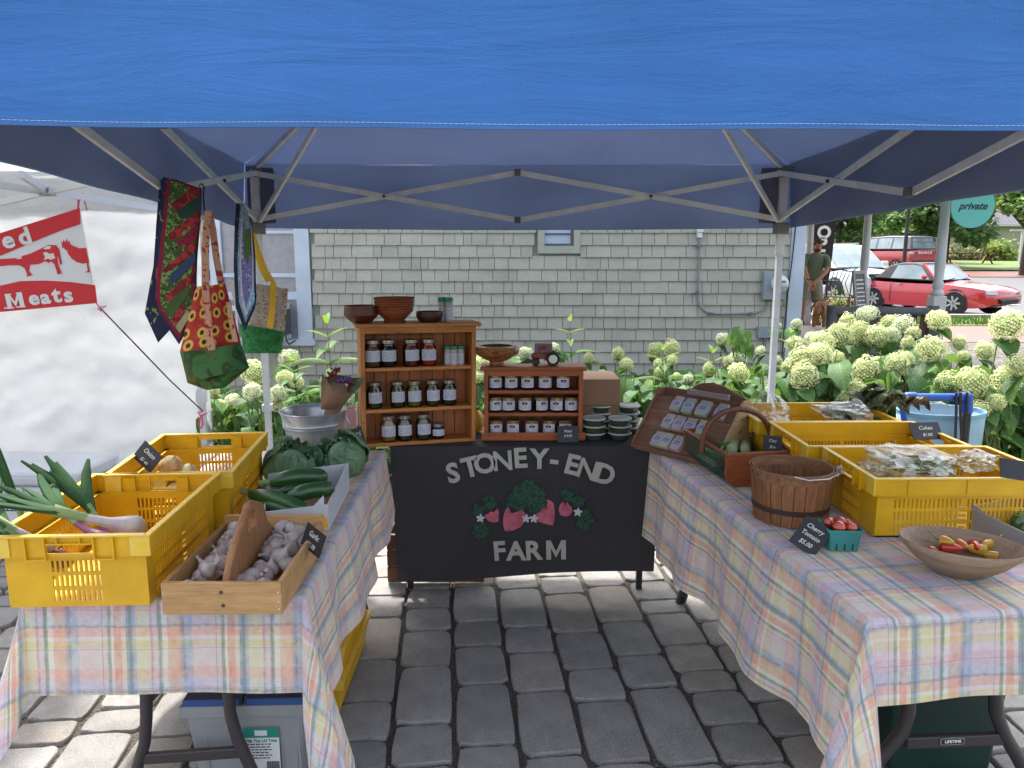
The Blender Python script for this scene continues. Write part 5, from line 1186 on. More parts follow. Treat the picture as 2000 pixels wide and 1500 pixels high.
mb = MB(); c = sum(pf_, Vector()) / len(pf_) + Vector((0, -.015, 0)); mb.add([c] + pf_, [(0, (i + 1) % len(pf_) + 1, i + 1) for i in range(len(pf_))]); mb.build('paper_wrap', M_kraft, bq, W=True, smooth=True, solid=.001)
rnd = random.Random(4)
for nm, mm, pts, rr in (('red_flower', mat('celosia_red', '#8f1f2c', .8, c2='#5c0f1b', ns=60), ((645, 732), (652, 725), (660, 722), (684, 751), (680, 748), (664, 748), (640, 742)), .012), ('purple_flower', mat('statice_purple', '#7d6aa8', .8, c2='#54447c', ns=80), ((676, 737), (670, 743), (682, 740), (662, 744)), .013)):
    b_ = MB()
    for x, y in pts:
        p = atY(x, y, 3.315)
        for _ in range(14):
            d = Vector((rnd.uniform(-1, 1), rnd.uniform(-1, .3), rnd.uniform(-1, 1))) * rr; a = Vector((rnd.uniform(-1, 1), rnd.uniform(-1, 1), rnd.uniform(-1, 1))) * .006; bb = a.cross(Vector((rnd.uniform(-1, 1), 1, 0)))
            bb = bb.normalized() * .006; b_.add([p + d - a, p + d + bb, p + d + a, p + d - bb], [(0, 1, 2, 3)])
        b_.lathe([(0, -rr * .6), (rr * .6, 0), (0, rr * .6)], 6, M=Matrix.Translation(p))
    b_.build(nm, mm, bq, W=True)
b_ = MB(); b_.tube([atY(648, 735, 3.32), atY(652, 724, 3.32), atY(656, 718, 3.31)], [.006, .004, .001], 5); b_.tube([atY(652, 735, 3.32), atY(660, 722, 3.32), atY(664, 716, 3.31)], [.005, .004, .001], 5); b_.build('red_flower', MATS['celosia_red'], bq, W=True)
mb = MB(); P = [atY(x, y, d) for x, y, d in ((680, 765, 3.31), (690, 770, 3.30), (702, 757, 3.29), (713, 738, 3.28), (705, 738, 3.31), (690, 745, 3.33), (680, 752, 3.33))]; mb.add(P, [tuple(range(7))]); mb.build('leaf', mat('bouquet_leaf', '#3f5c35', .5, c2='#2e4a2a', ns=15), bq, W=True, solid=.001)
mb = MB(); P = [atY(x, y, 3.335) for x, y in ((640, 735), (660, 732), (690, 738), (713, 737), (700, 745), (670, 750), (650, 748))]; mb.add(P, [tuple(range(7))]); mb.build('paper_wrap', mat('kraft_dark', '#6b5344', .8), bq, W=True, solid=.001)
fs_ = card((0, 0, 0), (0, 0, 0), .13, .085, [('FLOWERS', -.0, .012, .03)], 'black chalk card lettered FLOWERS standing behind the blue green cabbage', stand=False)
pa, pb = atY(660, 860, 3.22), atY(706, 843, 3.28); ux = pb - pa
fs_.matrix_basis = Matrix.Translation((pa + pb) / 2 + Vector((0, 0, -.02))) @ frame((0, 0, 0), ux, Vector((0, .2, 1))) @ Euler((R(-90), 0, 0)).to_matrix().to_4x4()
# onion card on the back crate
oc = card((0, 0, 0), (0, 0, 0), .095, .07, [('Onion', 0, .012, .026), ('$1 ea', 0, -.018, .02)], 'black chalk card lettered Onion on the back left rim of the onion crate')
pa, pb = atZ(272, 888, TZ + .29), atZ(300, 902, TZ + .25); oc.matrix_basis = Matrix.Translation(atZ(289, 892, TZ + .20)) @ frame((0, 0, 0), Vector((.75, -.35, -.5)), Vector((.4, .3, .9))) @ Euler((R(-90), 0, 0)).to_matrix().to_4x4()

# tote under left table
tt = T('storage_tote', 'translucent storage tote with a navy flip top lid and paper label under the left table', 'storage tote', (atY(478, 1400, 2.05).x, 2.05, 0), R(2))
M_tote = mat('tote_plastic', '#a6a9ad', .35, c2='#9a9da1', ns=4, trans=.25); M_navy = mat('navy_lid', '#1f2d4c', .45)
TWd = .345; TH = atY(500, 1375, 2.05).z
b_ = MB(); hw2 = TWd / 2
b_.add([(-hw2 + .03, 0.02, 0), (hw2 - .03, 0.02, 0), (hw2 - .03, .38, 0), (-hw2 + .03, .38, 0), (-hw2, 0, TH - .03), (hw2, 0, TH - .03), (hw2, .40, TH - .03), (-hw2, .40, TH - .03)], [(0, 3, 2, 1), (0, 1, 5, 4), (1, 2, 6, 5), (2, 3, 7, 6), (3, 0, 4, 7)]); b_.build('body', M_tote, tt, bevel=.012)
b_ = MB(); b_.bx(-hw2 - .012, hw2 + .012, -.012, .0, TH - .035, TH); b_.bx(-hw2 - .012, hw2 + .012, .40, .412, TH - .035, TH); b_.bx(-hw2 - .012, -hw2, .0, .40, TH - .035, TH); b_.bx(hw2, hw2 + .012, .0, .40, TH - .035, TH)
for x in (-.12, .1, .15): b_.bx(x, x + .006, .004, .012, .04, TH - .04)
b_.build('rim', M_tote, tt, bevel=.002)
for s_ in (-1, 1):
    b_ = MB(); b_.bx(min(0.002 * s_, s_ * (hw2 - .0)), max(0.002 * s_, s_ * (hw2 - .0)), -.006, .40, TH + .001, TH + .022); b_.build('lid', M_navy, tt, bevel=.003)
    b_ = MB(); b_.bx(min(0.01 * s_, s_ * (hw2 - .0)), max(0.01 * s_, s_ * (hw2 - .0)), -.009, -.0062, TH - .004, TH + .02); b_.build('lid_edge', mat('lid_blue', '#2b4c86', .4), tt)
LM2 = lambda x, z: Mx((x, -.006 + .02 * (1 - z / TH), z), (R(90), 0, 0))
lx, lz = .045, TH - .15
b_ = MB(); b_.bx(lx - .052, lx + .052, -.0035, -.0025, lz - .075, lz + .075); lab = b_.build('label', mat('label_paper', '#cfd4d8', .5), tt)
b_ = MB(); b_.bx(lx - .052, lx + .052, -.0046, -.0036, lz + .043, lz + .075); b_.build('label_band', mat('label_teal', '#1f8073', .5), tt)
b_ = MB(); b_.bx(lx - .018, lx + .018, -.0056, -.0047, lz + .05, lz + .067); b_.build('label_panel', mat('label_paper', '#cfd4d8'), tt)
b_ = MB()
for i in range(18): b_.bx(lx + .012 + i * .0021, lx + .012 + i * .0021 + (.0012 if i % 3 else .0007), -.0048, -.0036, lz - .068, lz - .035)
b_.build('barcode', M_black, tt)
text('Flip Top Lid Tote', .0125, Mx((lx, -.0046, lz + .033), (R(90), 0, 0)), M_black, tt, 'lettering', offset=.0002, extrude=.0002, shear=.2, W=False)
b_ = MB(); rnd = random.Random(12)
for i in range(6):
    z = lz + .02 - i * .009; x = lx - .046
    while x < lx + .03 - .01 * (i % 2): l = rnd.uniform(.006, .016); b_.bx(x, x + l, -.0046, -.0036, z, z + .0028); x += l + .003
b_.build('fine_print', M_black, tt)
# ------------------------------------------------------------------ shelves with jars
M_pine = wood('honey_pine', '#cb8845', '#a8662f', 0, .7); M_pinev = wood('honey_pine_upright', '#c98746', '#a66530', 2, .7); M_bead = wood('pine_beadboard', '#b87039', '#965427', 2, .7)
def shelf_unit(label, loc, rot, W_, Hh, D, levels, mh, mv, mb_, over=.02, base=False, topz=None):
    t = T('wooden_shelf', label, 'shelf', loc, rot=rot)
    tk = .02
    for s in (-1, 1): b = MB(); x = s * (W_ / 2 - tk / 2); b.bx(x - tk / 2, x + tk / 2, -D, 0, 0, Hh - .018); b.build('side_board', mv, t, bevel=.002)
    b = MB(); b.bx(-W_ / 2 - over, W_ / 2 + over, -D - over, .01, Hh - .018, Hh); b.build('top_board', mh, t, bevel=.004)
    b = MB(); b.bx(-W_ / 2 + tk, W_ / 2 - tk, -D + .001, -D + .016, Hh - .046, Hh - .0185); b.build('top_rail', mh, t, bevel=.002)
    for z in levels: b = MB(); b.bx(-W_ / 2 + tk, W_ / 2 - tk, -D + .004, -.012, z - .016, z); b.build('shelf_board', mh, t, bevel=.003)
    nb = int((W_ - 2 * tk) / .052); bw = (W_ - 2 * tk) / nb
    for i in range(nb):
        x = -W_ / 2 + tk + i * bw; b = MB(); b.bx(x + .0012, x + bw - .0012, -.0115, -.004, .002, Hh - .02); b.bx(x + .0012, x + .005, -.0135, -.0116, .002, Hh - .02); b.build('back_plank', mb_, t, bevel=.001)
    b = MB(); b.bx(-W_ / 2 + tk, W_ / 2 - tk, -.0038, .003, .002, Hh - .02); b.build('backing', mat('gap_light_block', '#4a2a18', .8), t)  # added dark sheet: blocks light through the plank gaps so they look shaded
    if base: b = MB(); b.bx(-W_ / 2 - .014, W_ / 2 + .014, -D - .014, -D, 0, .04); b.bx(-W_ / 2 - .014, -W_ / 2, -D, 0, 0, .04); b.bx(W_ / 2, W_ / 2 + .014, -D, 0, 0, .04); b.build('plinth', mh, t, bevel=.005)
    return t
tz0 = TZ + .008
fl, fr = atZ(712, 876, tz0), atZ(925, 860, tz0)
th1 = math.atan2(fr.y - fl.y, fr.x - fl.x); W1 = (fr - fl).length + .02; D1 = .13
H1 = atY(712, 634, fl.y).z - tz0
S1 = Vector(((fl.x + fr.x) / 2, (fl.y + fr.y) / 2, tz0)) + Vector((-math.sin(th1), math.cos(th1), 0)) * D1
lv = []
for yy in (717, 797, 862): lv.append(atY(820, yy, (fl.y + fr.y) / 2).z - tz0)
sh1 = shelf_unit('tall honey pine display shelf with canning jars on three levels', S1, (0, R(.8), th1), W1, H1, D1, lv, M_pine, M_pinev, M_bead)
M1 = sh1.matrix_basis.copy()
M_cherry = wood('red_pine', '#ad5f32', '#8a4621', 0, .8); M_cherryv = wood('red_pine_upright', '#ab5e33', '#884622', 2, .8); M_beadr = wood('red_beadboard', '#94502b', '#743a1c', 2, .8)
fl2, fr2 = atZ(946, 860, tz0), atZ(1137, 859, tz0); W2 = (fr2 - fl2).length; D2 = .12; H2 = atY(1045, 716, fl2.y).z - tz0
S2 = Vector(((fl2.x + fr2.x) / 2, fl2.y + D2, tz0)); lv2 = [atY(1045, yy, fl2.y).z - tz0 for yy in (763, 807, 852)]
sh2 = shelf_unit('low reddish pine display shelf with rows of jam jars', S2, (0, 0, .0), W2, H2, D2, lv2, M_cherry, M_cherryv, M_beadr, .016, True)
M2_ = sh2.matrix_basis.copy()
def label_mat(name, oval, seed=0):
    k = NT(name); tc = k.nd('ShaderNodeTexCoord'); sp = k.nd('ShaderNodeSeparateXYZ'); k.lk(tc.outputs['UV'], sp.inputs[0]); u, v = sp.outputs[0], sp.outputs[1]
    oi = k.nd('ShaderNodeObjectInfo'); sh = k.math('MULTIPLY', oi.outputs['Random'], 5.0)
    cb = k.nd('ShaderNodeCombineXYZ'); k.lk(k.math('MULTIPLY', u, 9.0), cb.inputs[0]); k.lk(k.math('ADD', k.math('FLOOR', k.math('MULTIPLY', v, 10.0)), sh), cb.inputs[1])
    n = k.noise(cb.outputs[0], 3.0, 1); tx = k.ramp(n, [(.47, 0.0), (.53, 1.0)])
    row = k.math('LESS_THAN', k.math('ABSOLUTE', k.math('SUBTRACT', k.math('FRACT', k.math('MULTIPLY', v, 10.0)), .5)), .22)
    inx = k.math('LESS_THAN', k.math('ABSOLUTE', k.math('SUBTRACT', u, .5)), .42); lim = k.math('LESS_THAN', v, .5 if oval else .93)
    low = k.math('GREATER_THAN', v, .08)
    f = k.math('MULTIPLY', k.math('MULTIPLY', k.math('MULTIPLY', tx, row), k.math('MULTIPLY', inx, lim)), low)
    c = k.mix(k.math('MULTIPLY', f, .8), lin('#c6c9d6'), lin('#3a3f58'))
    if oval:
        dx = k.math('DIVIDE', k.math('SUBTRACT', u, .52), .2); dy = k.math('DIVIDE', k.math('SUBTRACT', v, .72), .17)
        d = k.math('ADD', k.math('MULTIPLY', dx, dx), k.math('MULTIPLY', dy, dy))
        c = k.mix(k.math('LESS_THAN', d, 1.0), c, lin('#3a1a28'))
        dy2 = k.math('DIVIDE', k.math('SUBTRACT', v, .68), .07); dx2 = k.math('DIVIDE', k.math('SUBTRACT', u, .52), .1); d2 = k.math('ADD', k.math('MULTIPLY', dx2, dx2), k.math('MULTIPLY', dy2, dy2))
        c = k.mix(k.math('LESS_THAN', d2, 1.0), c, lin('#c98a90'))
    k.base(c); k.b.inputs['Roughness'].default_value = .6; return k.m
M_lab1 = label_mat('handwritten_label', False); M_lab2 = label_mat('oval_logo_label', True)
M_lid = mat('silver_lid', '#b9b8b8', .28, .9, bump=.02); M_lidg = mat('brass_lid', '#b5a070', .3, .85)
def content(name, a, b, s=60): 
    m = mat(name, a, .12, c2=b, ns=s, coat=1.0, bump=.15, bs=s); return m
CONT = {'applebutter': ('#7d5238', '#654028', 8), 'beet': ('#241324', '#1a0c18', 20), 'salsa': ('#7a3120', '#5a2418', 60), 'pepper': ('#b8241a', '#8e2d12', 45), 'pickle': ('#59562a', '#3a4020', 30), 'bean': ('#8f8f42', '#56592a', 40), 'relish': ('#4f5030', '#38381f', 80), 'corn': ('#b08a5a', '#8a6a40', 90), 'jam': ('#2c1220', '#3b1a28', 30), 'dill': ('#3f4522', '#2e3418', 40)}
M_glassj = NT('jar_glass'); _g = M_glassj.nd('ShaderNodeBsdfGlossy'); _g.inputs['Roughness'].default_value = .06; _t = M_glassj.nd('ShaderNodeBsdfTransparent'); _t.inputs[0].default_value = (.86, .9, .86, 1); _l = M_glassj.nd('ShaderNodeLayerWeight'); _l.inputs[0].default_value = .25; _m = M_glassj.nd('ShaderNodeMixShader'); M_glassj.lk(_l.outputs['Fresnel'], _m.inputs[0]); M_glassj.lk(_t.outputs[0], _m.inputs[1]); M_glassj.lk(_g.outputs[0], _m.inputs[2]); M_glassj.lk(_m.outputs[0], M_glassj.out.inputs[0]); M_glassj = M_glassj.m
JM = {}
def jar_meshes(kind, r, h, oval):
    key = (kind, r, h)
    if key in JM: return JM[key]
    nk = r * .78 if not oval else r * .93; sh_ = h * (.72 if not oval else .84)
    pr = [(0, 0), (r * .85, 0), (r, .006), (r, sh_ * .92), (r * .94, sh_ * .98), (nk, sh_ + .008), (nk, h - .012)]
    b = MB(); b.lathe(pr, 20); glass = b.mesh('glass', M_glassj, True, 60)
    a, c, s_ = CONT[kind]; b = MB(); k = .95; b.lathe([(0, .003), (r * .82, .003), (r * k, .008), (r * k, sh_ * .9), (nk * .92, sh_ + .004), (nk * .92, h - .02), (0, h - .02)], 20); cont = b.mesh('contents', content('contents_' + kind, a, c, s_), True, 60)
    b = MB(); lr = nk + .003; b.lathe([(lr, h - .014), (lr + .001, h - .012), (lr + .001, h - .003), (lr - .003, h), (0, h)], 22); b.lathe([(lr + .0015, h - .016), (lr + .0015, h - .0125)], 22); lid = b.mesh('lid', M_lidg if oval else M_lid, True, 50)
    b = MB(); z0, z1 = (h * .22, h * .62) if not oval else (h * .14, h * .76); aw = 1.05 if not oval else 1.15
    b.grid(lambda u, v: ((r + .0012) * math.sin((u - .5) * 2 * aw), -(r + .0012) * math.cos((u - .5) * 2 * aw), z0 + (z1 - z0) * v), 10, 1); lab = b.mesh('label', M_lab2 if oval else M_lab1, True)
    JM[key] = (glass, cont, lid, lab); return JM[key]
def jar(M, x, y, z, kind, r, h, label, oval=False, group=None, turn=0.0):
    p = M @ Vector((x, y, z + .001)); rz = M.to_euler().z
    t = T('jam_jar' if oval else 'canning_jar', label, 'jar', p, rz + turn, group)
    for nm, me in zip(('glass', 'contents', 'lid', 'label'), jar_meshes(kind, r, h, oval)): link(nm, me, t)
    return t
def sx1(px, z):      # local x on shelf 1 for a photo column, on its front third
    M = M1.inverted(); r_ = ray(px, 0); o = Vector((0, 0, CH)); n = M1.to_3x3() @ Vector((0, 1, 0)); c = M1 @ Vector((0, -.085, 0))
    r2 = Vector((r_.x, 0, 0)); d = ray(px, 760 - 60); t = (c - o).dot(n) / d.dot(n); return (M @ (o + d * t)).x
G1 = 'canning jars with handwritten labels on the tall shelf'
for px, kind, lb in ((728, 'applebutter', 'brown apple butter jar at the left of the top level of the tall shelf'), (759, 'beet', 'very dark purple jar second from left on the top level of the tall shelf'), (803, 'salsa', 'rusty red salsa jar on the top level of the tall shelf'), (837, 'pepper', 'bright red pepper jar on the top level of the tall shelf')):
    jar(M1, sx1(px, 0), -.085, lv[0], kind, .037, .125, lb, group=G1, turn=random.uniform(-.1, .25))
for px, kind, lb in ((731, 'pickle', 'dark pickle jar at the far left of the middle level of the tall shelf'), (776, 'dill', 'green dilly bean jar second on the middle level of the tall shelf'), (809, 'bean', 'jar of yellow green spears in the centre of the middle level'), (845, 'relish', 'olive jar fourth on the middle level of the tall shelf'), (878, 'dill', 'brass lidded dark green jar at the right of the middle level')):
    jar(M1, sx1(px, 0), -.08, lv[1], kind, .034, .122, lb, group=G1, turn=random.uniform(-.1, .2))
for px, kind, lb in ((757, 'corn', 'tan corn jar at the left of the bottom level of the tall shelf'), (789, 'relish', 'green brown relish jar second on the bottom level of the tall shelf'), (826, 'pickle', 'dark pickle jar third on the bottom level of the tall shelf')):
    jar(M1, sx1(px, 0), -.085, lv[2], kind, .035, .122, lb, group=G1, turn=random.uniform(-.1, .2))
jar(M1, sx1(855, 0), -.085, lv[2], 'beet', .031, .074, 'short dark jar at the right of the bottom level of the tall shelf', group=G1)
# spice shakers
M_shk = mat('shaker_salt', '#b3a3a0', .35, c2='#a08e8c', ns=40); M_grn = mat('green_cap', '#0e7a4c', .35)
def shaker(M, x, y, z, h, r, label, group):
    p = M @ Vector((x, y, z)); t = T('spice_shaker', label, 'spice shaker', p, M.to_euler().z + random.uniform(-.2, .2), group)
    b = MB(); b.lathe([(0, 0), (r, 0), (r, .006), (r * .94, .01), (r * .94, h * .80), (r * .9, h * .82)], 18); b.build('bottle', M_shk, t, smooth=True, ang=50)
    b = MB(); b.lathe([(r * 1.03, h * .82), (r * 1.03, h - .003), (r * .95, h), (0, h)], 18); b.build('cap', M_grn, t, smooth=True, ang=50)
    b = MB(); rr = r * .96; b.grid(lambda u, v: (rr * math.sin((u - .5) * 2.4), -rr * math.cos((u - .5) * 2.4), h * (.1 + .5 * v)), 8, 1); b.build('label', M_lab1, t, smooth=True)
G2 = 'spice shakers with green caps'
for px, y, lb in ((875, -.085, 'left shaker of the three green capped ones inside the tall shelf'), (885, -.10, 'middle front shaker of the three inside the tall shelf'), (899, -.09, 'right shaker of the three inside the tall shelf')): shaker(M1, sx1(px, 0), y, lv[0], .092, .019, lb, G2)
shaker(M1, sx1(867, 0) + .0, -.06, H1, .112, .019, 'green capped shaker on top of the tall shelf half behind the other', G2); shaker(M1, sx1(878, 0) - .002, -.085, H1, .112, .0195, 'front green capped shaker on top of the tall shelf', G2)
# turned bowls
M_b1 = wood('bowl_mahogany', '#6e3423', '#572618', 0, .8, .35, False); M_b2 = wood('bowl_cherry', '#8f4d2a', '#753a1e', 0, .8, .35, False); M_b3 = wood('bowl_walnut', '#4b2a1e', '#3a1f16', 0, .8, .35, False)
M_b4 = NT('spalted_maple'); _v = M_b4.coord(scale=(9, 9, 16)); _n = M_b4.noise(_v, 1.6, 5, .6, 1.8); _c = M_b4.ramp(_n, [(.3, lin('#6a3c1f')), (.42, lin('#9a6a3a')), (.5, lin('#4a2815')), (.53, lin('#a8743f')), (.7, lin('#7b4726'))]); M_b4.base(_c); M_b4.b.inputs['Roughness'].default_value = .35; M_b4 = M_b4.m
def bowl(M, x, y, z, prof, m, label, n=40, s=(1, 1)):
    p = M @ Vector((x, y, z)); t = T('turned_bowl', label, 'bowl', p, M.to_euler().z)
    b = MB(); b.lathe(prof, n, sx=s[0], sy=s[1]); b.build('bowl', m, t, smooth=True, ang=35); return t
bowl(M1, sx1(708, 0), -.075, H1, [(0, 0), (.035, 0), (.05, .006), (.079, .036), (.074, .078), (.070, .078), (.072, .04), (.045, .014), (0, .01)], M_b1, 'smooth dark red turned bowl at the left on the tall shelf', s=(1, .85))
bp_ = [(0, 0), (.05, 0), (.052, .006), (.046, .012), (.06, .026), (.083, .048)]
for i in range(5): z_ = .052 + i * .011; bp_ += [(.084 + i * .0012, z_), (.088 + i * .0014, z_ + .004), (.088 + i * .0014, z_ + .007), (.084 + i * .0014, z_ + .0095)]
bp_ += [(.096, .114), (.093, .114), (.084, .1), (.078, .05), (.04, .016), (0, .014)]
bowl(M1, sx1(772, 0), -.08, H1, bp_, M_b2, 'tall turned wooden bowl with ringed rim in the middle on the tall shelf', s=(1, .85))
bowl(M1, sx1(840, 0), -.075, H1, [(0, 0), (.042, 0), (.055, .01), (.063, .028), (.061, .048), (.057, .048), (.058, .028), (.04, .008), (0, .007)], M_b3, 'small dark walnut bowl on the tall shelf beside the shakers', s=(1, .9))
q = M2_.inverted() @ atY(970, 700, S2.y - .065)
bowl(M2_, q.x, -.07, H2, [(0, 0), (.034, 0), (.036, .004), (.033, .018), (.062, .03), (.104, .058), (.11, .07), (.098, .09), (.082, .094), (.078, .092), (.098, .07), (.06, .04), (0, .03)], M_b4, 'wide spalted wooden bowl on a foot on the low shelf', s=(1, .8))
# toy tractor with seed packet
tq = M2_.inverted() @ atY(1062, 700, S2.y - .06)
tr_ = T('toy_tractor', 'small red toy tractor carrying a patterned tin on the low shelf', 'toy tractor', M2_ @ Vector((tq.x, -.065, H2 + .001)))
M_tr = mat('toy_red', '#7d1428', .35, coat=.4); M_rub = mat('toy_rubber', '#1b1a1c', .7)
b_ = MB(); b_.bx(-.052, .03, -.014, .014, .028, .058); b_.bx(-.06, -.052, -.012, .012, .03, .054); b_.bx(.0, .05, -.02, .02, .022, .05); b_.bx(.02, .055, -.03, .03, .05, .056); b_.build('body', M_tr, tr_, bevel=.003)
for s_ in (-1, 1):
    b_ = MB(); b_.lathe([(.012, -.007), (.03, -.008), (.032, -.004), (.032, .004), (.03, .008), (.012, .007)], 24, M=Mx((.042, s_ * .032, .032), (R(90), 0, 0))); w_ = b_.build('wheel', M_rub, tr_, smooth=True)
    b_ = MB(); b_.lathe([(0, -.009), (.02, -.0085), (.02, .0085), (0, .009)], 20, M=Mx((.042, s_ * .032, .032), (R(90), 0, 0))); b_.build('rim', M_tr, w_)
    b_ = MB(); b_.lathe([(.019, -.010), (.0205, -.010), (.0205, .010), (.019, .010)], 20, M=Mx((.042, s_ * .032, .032), (R(90), 0, 0))); b_.build('rim_ring', M_chalkwhite, w_)
    b_ = MB(); b_.lathe([(.0, -.005), (.017, -.005), (.018, 0), (.017, .005), (0, .005)], 18, M=Mx((-.038, s_ * .02, .018), (R(90), 0, 0))); b_.build('wheel', M_rub, tr_, smooth=True)
    b_ = MB(); b_.lathe([(0, -.0062), (.009, -.006), (.009, .006), (0, .0062)], 14, M=Mx((-.038, s_ * .02, .018), (R(90), 0, 0))); b_.build('rim', M_tr, tr_)
tin = T('patterned_tin', 'small patterned grey and red tin sitting on the toy tractor', 'tin', tr_.location + Vector((-.002, 0, .0585)))
b_ = MB(); b_.bx(-.042, .042, -.022, .022, 0, .045); b_.build('tin', mat('tin_pattern', '#6c6f78', .5, c2='#6b2028', ns=70), tin, bevel=.003)
b_ = MB(); b_.lathe([(0, 0), (.017, 0), (.017, .0015), (0, .0016)], 20, M=Mx((0, -.0222, .026), (R(90), 0, 0)) @ Matrix.Diagonal((1, .6, 1, 1))); b_.build('oval_badge', mat('oval_badge', '#7d2026', .6), tin)
tag(MB().add([atY(1012, 710, 3.56), atY(1030, 701, 3.56), atY(1050, 704, 3.56), atY(1057, 710, 3.56)], [(0, 1, 2, 3)]).build('dark_leaf', M_black, solid=.002), 'small dark curved scoop lying between the spalted bowl and the tractor', 'scoop')
# jam jars
G3 = 'jam jars with oval logo labels on the low shelf'
names = [['left', 'second', 'third', 'fourth', 'right'], ['left', 'second', 'third', 'fourth', 'fifth', 'right'], ['left', 'second', 'third', 'fourth', 'right']]
for L_, (lvl, xs) in enumerate(((0, (963, 998, 1031, 1064, 1099)), (1, (965, 993, 1026, 1057, 1088, 1118)), (2, (968, 1003, 1039, 1074, 1104)))):
    for i, px in enumerate(xs):
        x = (M2_.inverted() @ atY(px, 780, S2.y - .08)).x; x = max(-W2 / 2 + .052, min(W2 / 2 - .052, x))
        jar(M2_, x, -.076, lv2[lvl], 'jam', .0315, .072, names[L_][i] + ' jam jar on the ' + ('top', 'middle', 'bottom')[lvl] + ' level of the low shelf', True, G3, random.uniform(-.35, .35))
# yellow squash between shelves, cardboard boxes
M_yb = mat('yellow_squash', '#c99a12', .5, c2='#d8b53a', ns=9)
sq = T('yellow_squash', 'yellow ruffled squash between the two wooden shelves', 'squash', atY(929, 822, 3.74) )
b_ = MB(); b_.lathe([(0, -.05), (.03, -.045), (.045, -.01), (.04, .03), (.02, .055), (0, .06)], 20, wob=lambda t, z: .12 * math.sin(5 * t)); b_.build('fruit', M_yb, sq, smooth=True)
b_ = MB(); b_.tube([(0, 0, .055), (.008, 0, .075)], .006, 6); b_.build('stem', M_zst, sq)
sq.location.z = TZ + .06
def boxc(label, loc, w_, d_, h_, m, rz=0, open_=False):
    t = T('cardboard_box', label, 'cardboard box', loc, rz)
    b = MB(); b.bx(-w_ / 2, w_ / 2, 0, d_, 0, h_) if not open_ else None
    if open_:
        for x0, x1, y0, y1 in ((-w_ / 2, w_ / 2, 0, .004), (-w_ / 2, w_ / 2, d_ - .004, d_), (-w_ / 2, -w_ / 2 + .004, .004, d_ - .004), (w_ / 2 - .004, w_ / 2, .004, d_ - .004)): b.bx(x0, x1, y0, y1, 0, h_)
    b.build('carton', m, t, bevel=.002)
    return t
M_crd = mat('tan_cardboard', '#8f7058', .8, c2='#856750', ns=4, bump=.05)
bx1 = boxc('tan cardboard box stack behind the pesto tubs', (atY(1165, 800, 3.72).x, 3.7, TZ + .008), .225, .22, .27, M_crd)
for z in (.14,): b_ = MB(); b_.bx(-.1135, .1135, -.0012, .001, z, z + .003); b_.build('seam', mat('seam_dark', '#5a4332', .9), bx1)
b_ = MB(); b_.add([(-.11, .002, .271), (.11, .002, .271), (.10, .2, .279), (-.11, .2, .279)], [(0, 1, 2, 3)]); b_.build('flap', mat('flap_tan', '#b28d70', .8), bx1, solid=.003)
pbx = boxc('pink patterned berry box behind the bucket by the tall shelf', (atY(684, 830, 3.85).x, 3.8, TZ + .008), .08, .1, .10, mat('pink_pattern', '#b8848a', .7, c2='#c7a8a8', ns=70), .1, True)
# pesto tubs
M_lidp = NT('clear_lid'); M_lidp.b.inputs['Base Color'].default_value = lin('#a9b0aa'); M_lidp.b.inputs['Roughness'].default_value = .2; M_lidp = M_lidp.m
M_pes = mat('pesto', '#2c3620', .5, c2='#3f4a2a', ns=120); M_tubm = mat('tub_plastic', '#4a5140', .18, c2='#3c4434', ns=60, coat=.8)
tub = MB(); tub.lathe([(0, 0), (.042, 0), (.045, .002), (.052, .030), (.053, .030)], 28); TUB = tub.mesh('tub', M_tubm, True, 50)
ld = MB(); ld.lathe([(.053, .027), (.0575, .028), (.058, .031), (.056, .0345), (.052, .0345), (.050, .0315), (0, .0315)], 28); LD = ld.mesh('lid', M_lidp, True, 50)
G4 = 'stacked tubs of pesto with clear lids'
def stack(px, py, yy, n, where):
    x = atY(px, py, yy).x
    for i in range(n):
        t = T('pesto_tub', ('bottom', 'second', 'third', 'fourth', 'fifth')[i] + ' tub from the table in the ' + where + ' pesto stack', 'pesto tub', (x + random.uniform(-.003, .003), yy, TZ + .008 + i * .0355), random.random(), G4)
        link('tub', TUB, t); link('lid', LD, t)
stack(1159, 850, 3.60, 3, 'front left'); stack(1210, 850, 3.60, 3, 'front right'); stack(1172, 830, 3.73, 4, 'back left'); stack(1228, 830, 3.73, 4, 'back right')
pc = card((atY(1109, 850, 3.53).x, 3.53, TZ + .047), (R(-14), 0, R(2)), .098, .078, [('Pesto', 0, .014, .02), ('$ 8.00', 0, -.008, .018)], 'black chalk card lettered Pesto standing in front of the low shelf')

# ------------------------------------------------------------------ soap rack
M_cedar = wood('rough_cedar', '#8c6349', '#6d4a38', 0, .8)
so = atZ(1232, 868, TZ + .02); se = atZ(1372, 902, TZ + .02)
sdir = math.atan2(se.y - so.y, se.x - so.x); SW = .46
sr = T('soap_rack', 'sloping rough cedar rack holding wrapped bars of soap', 'rack', (so.x + .0, so.y - .005, TZ + .012), sdir)
SD, SHt = .24, .255
profile = [(0, 0), (0, .022), (.17, .235), (.19, SHt), (SD, SHt), (SD, 0)]
for x in (0, SW - .012):
    b_ = MB(); b_.prism([(y, z) for y, z in profile], 0, .012, 0, Matrix.Translation((x, 0, 0)) @ Matrix(((0, 0, 1, 0), (1, 0, 0, 0), (0, 1, 0, 0), (0, 0, 0, 1)))); b_.build('side_panel', M_cedar if x == 0 else wood('pale_ply', '#b39a74', '#a08762', 1, .5, knots=False), sr, bevel=.002)
sl = math.atan2(.213, .17)
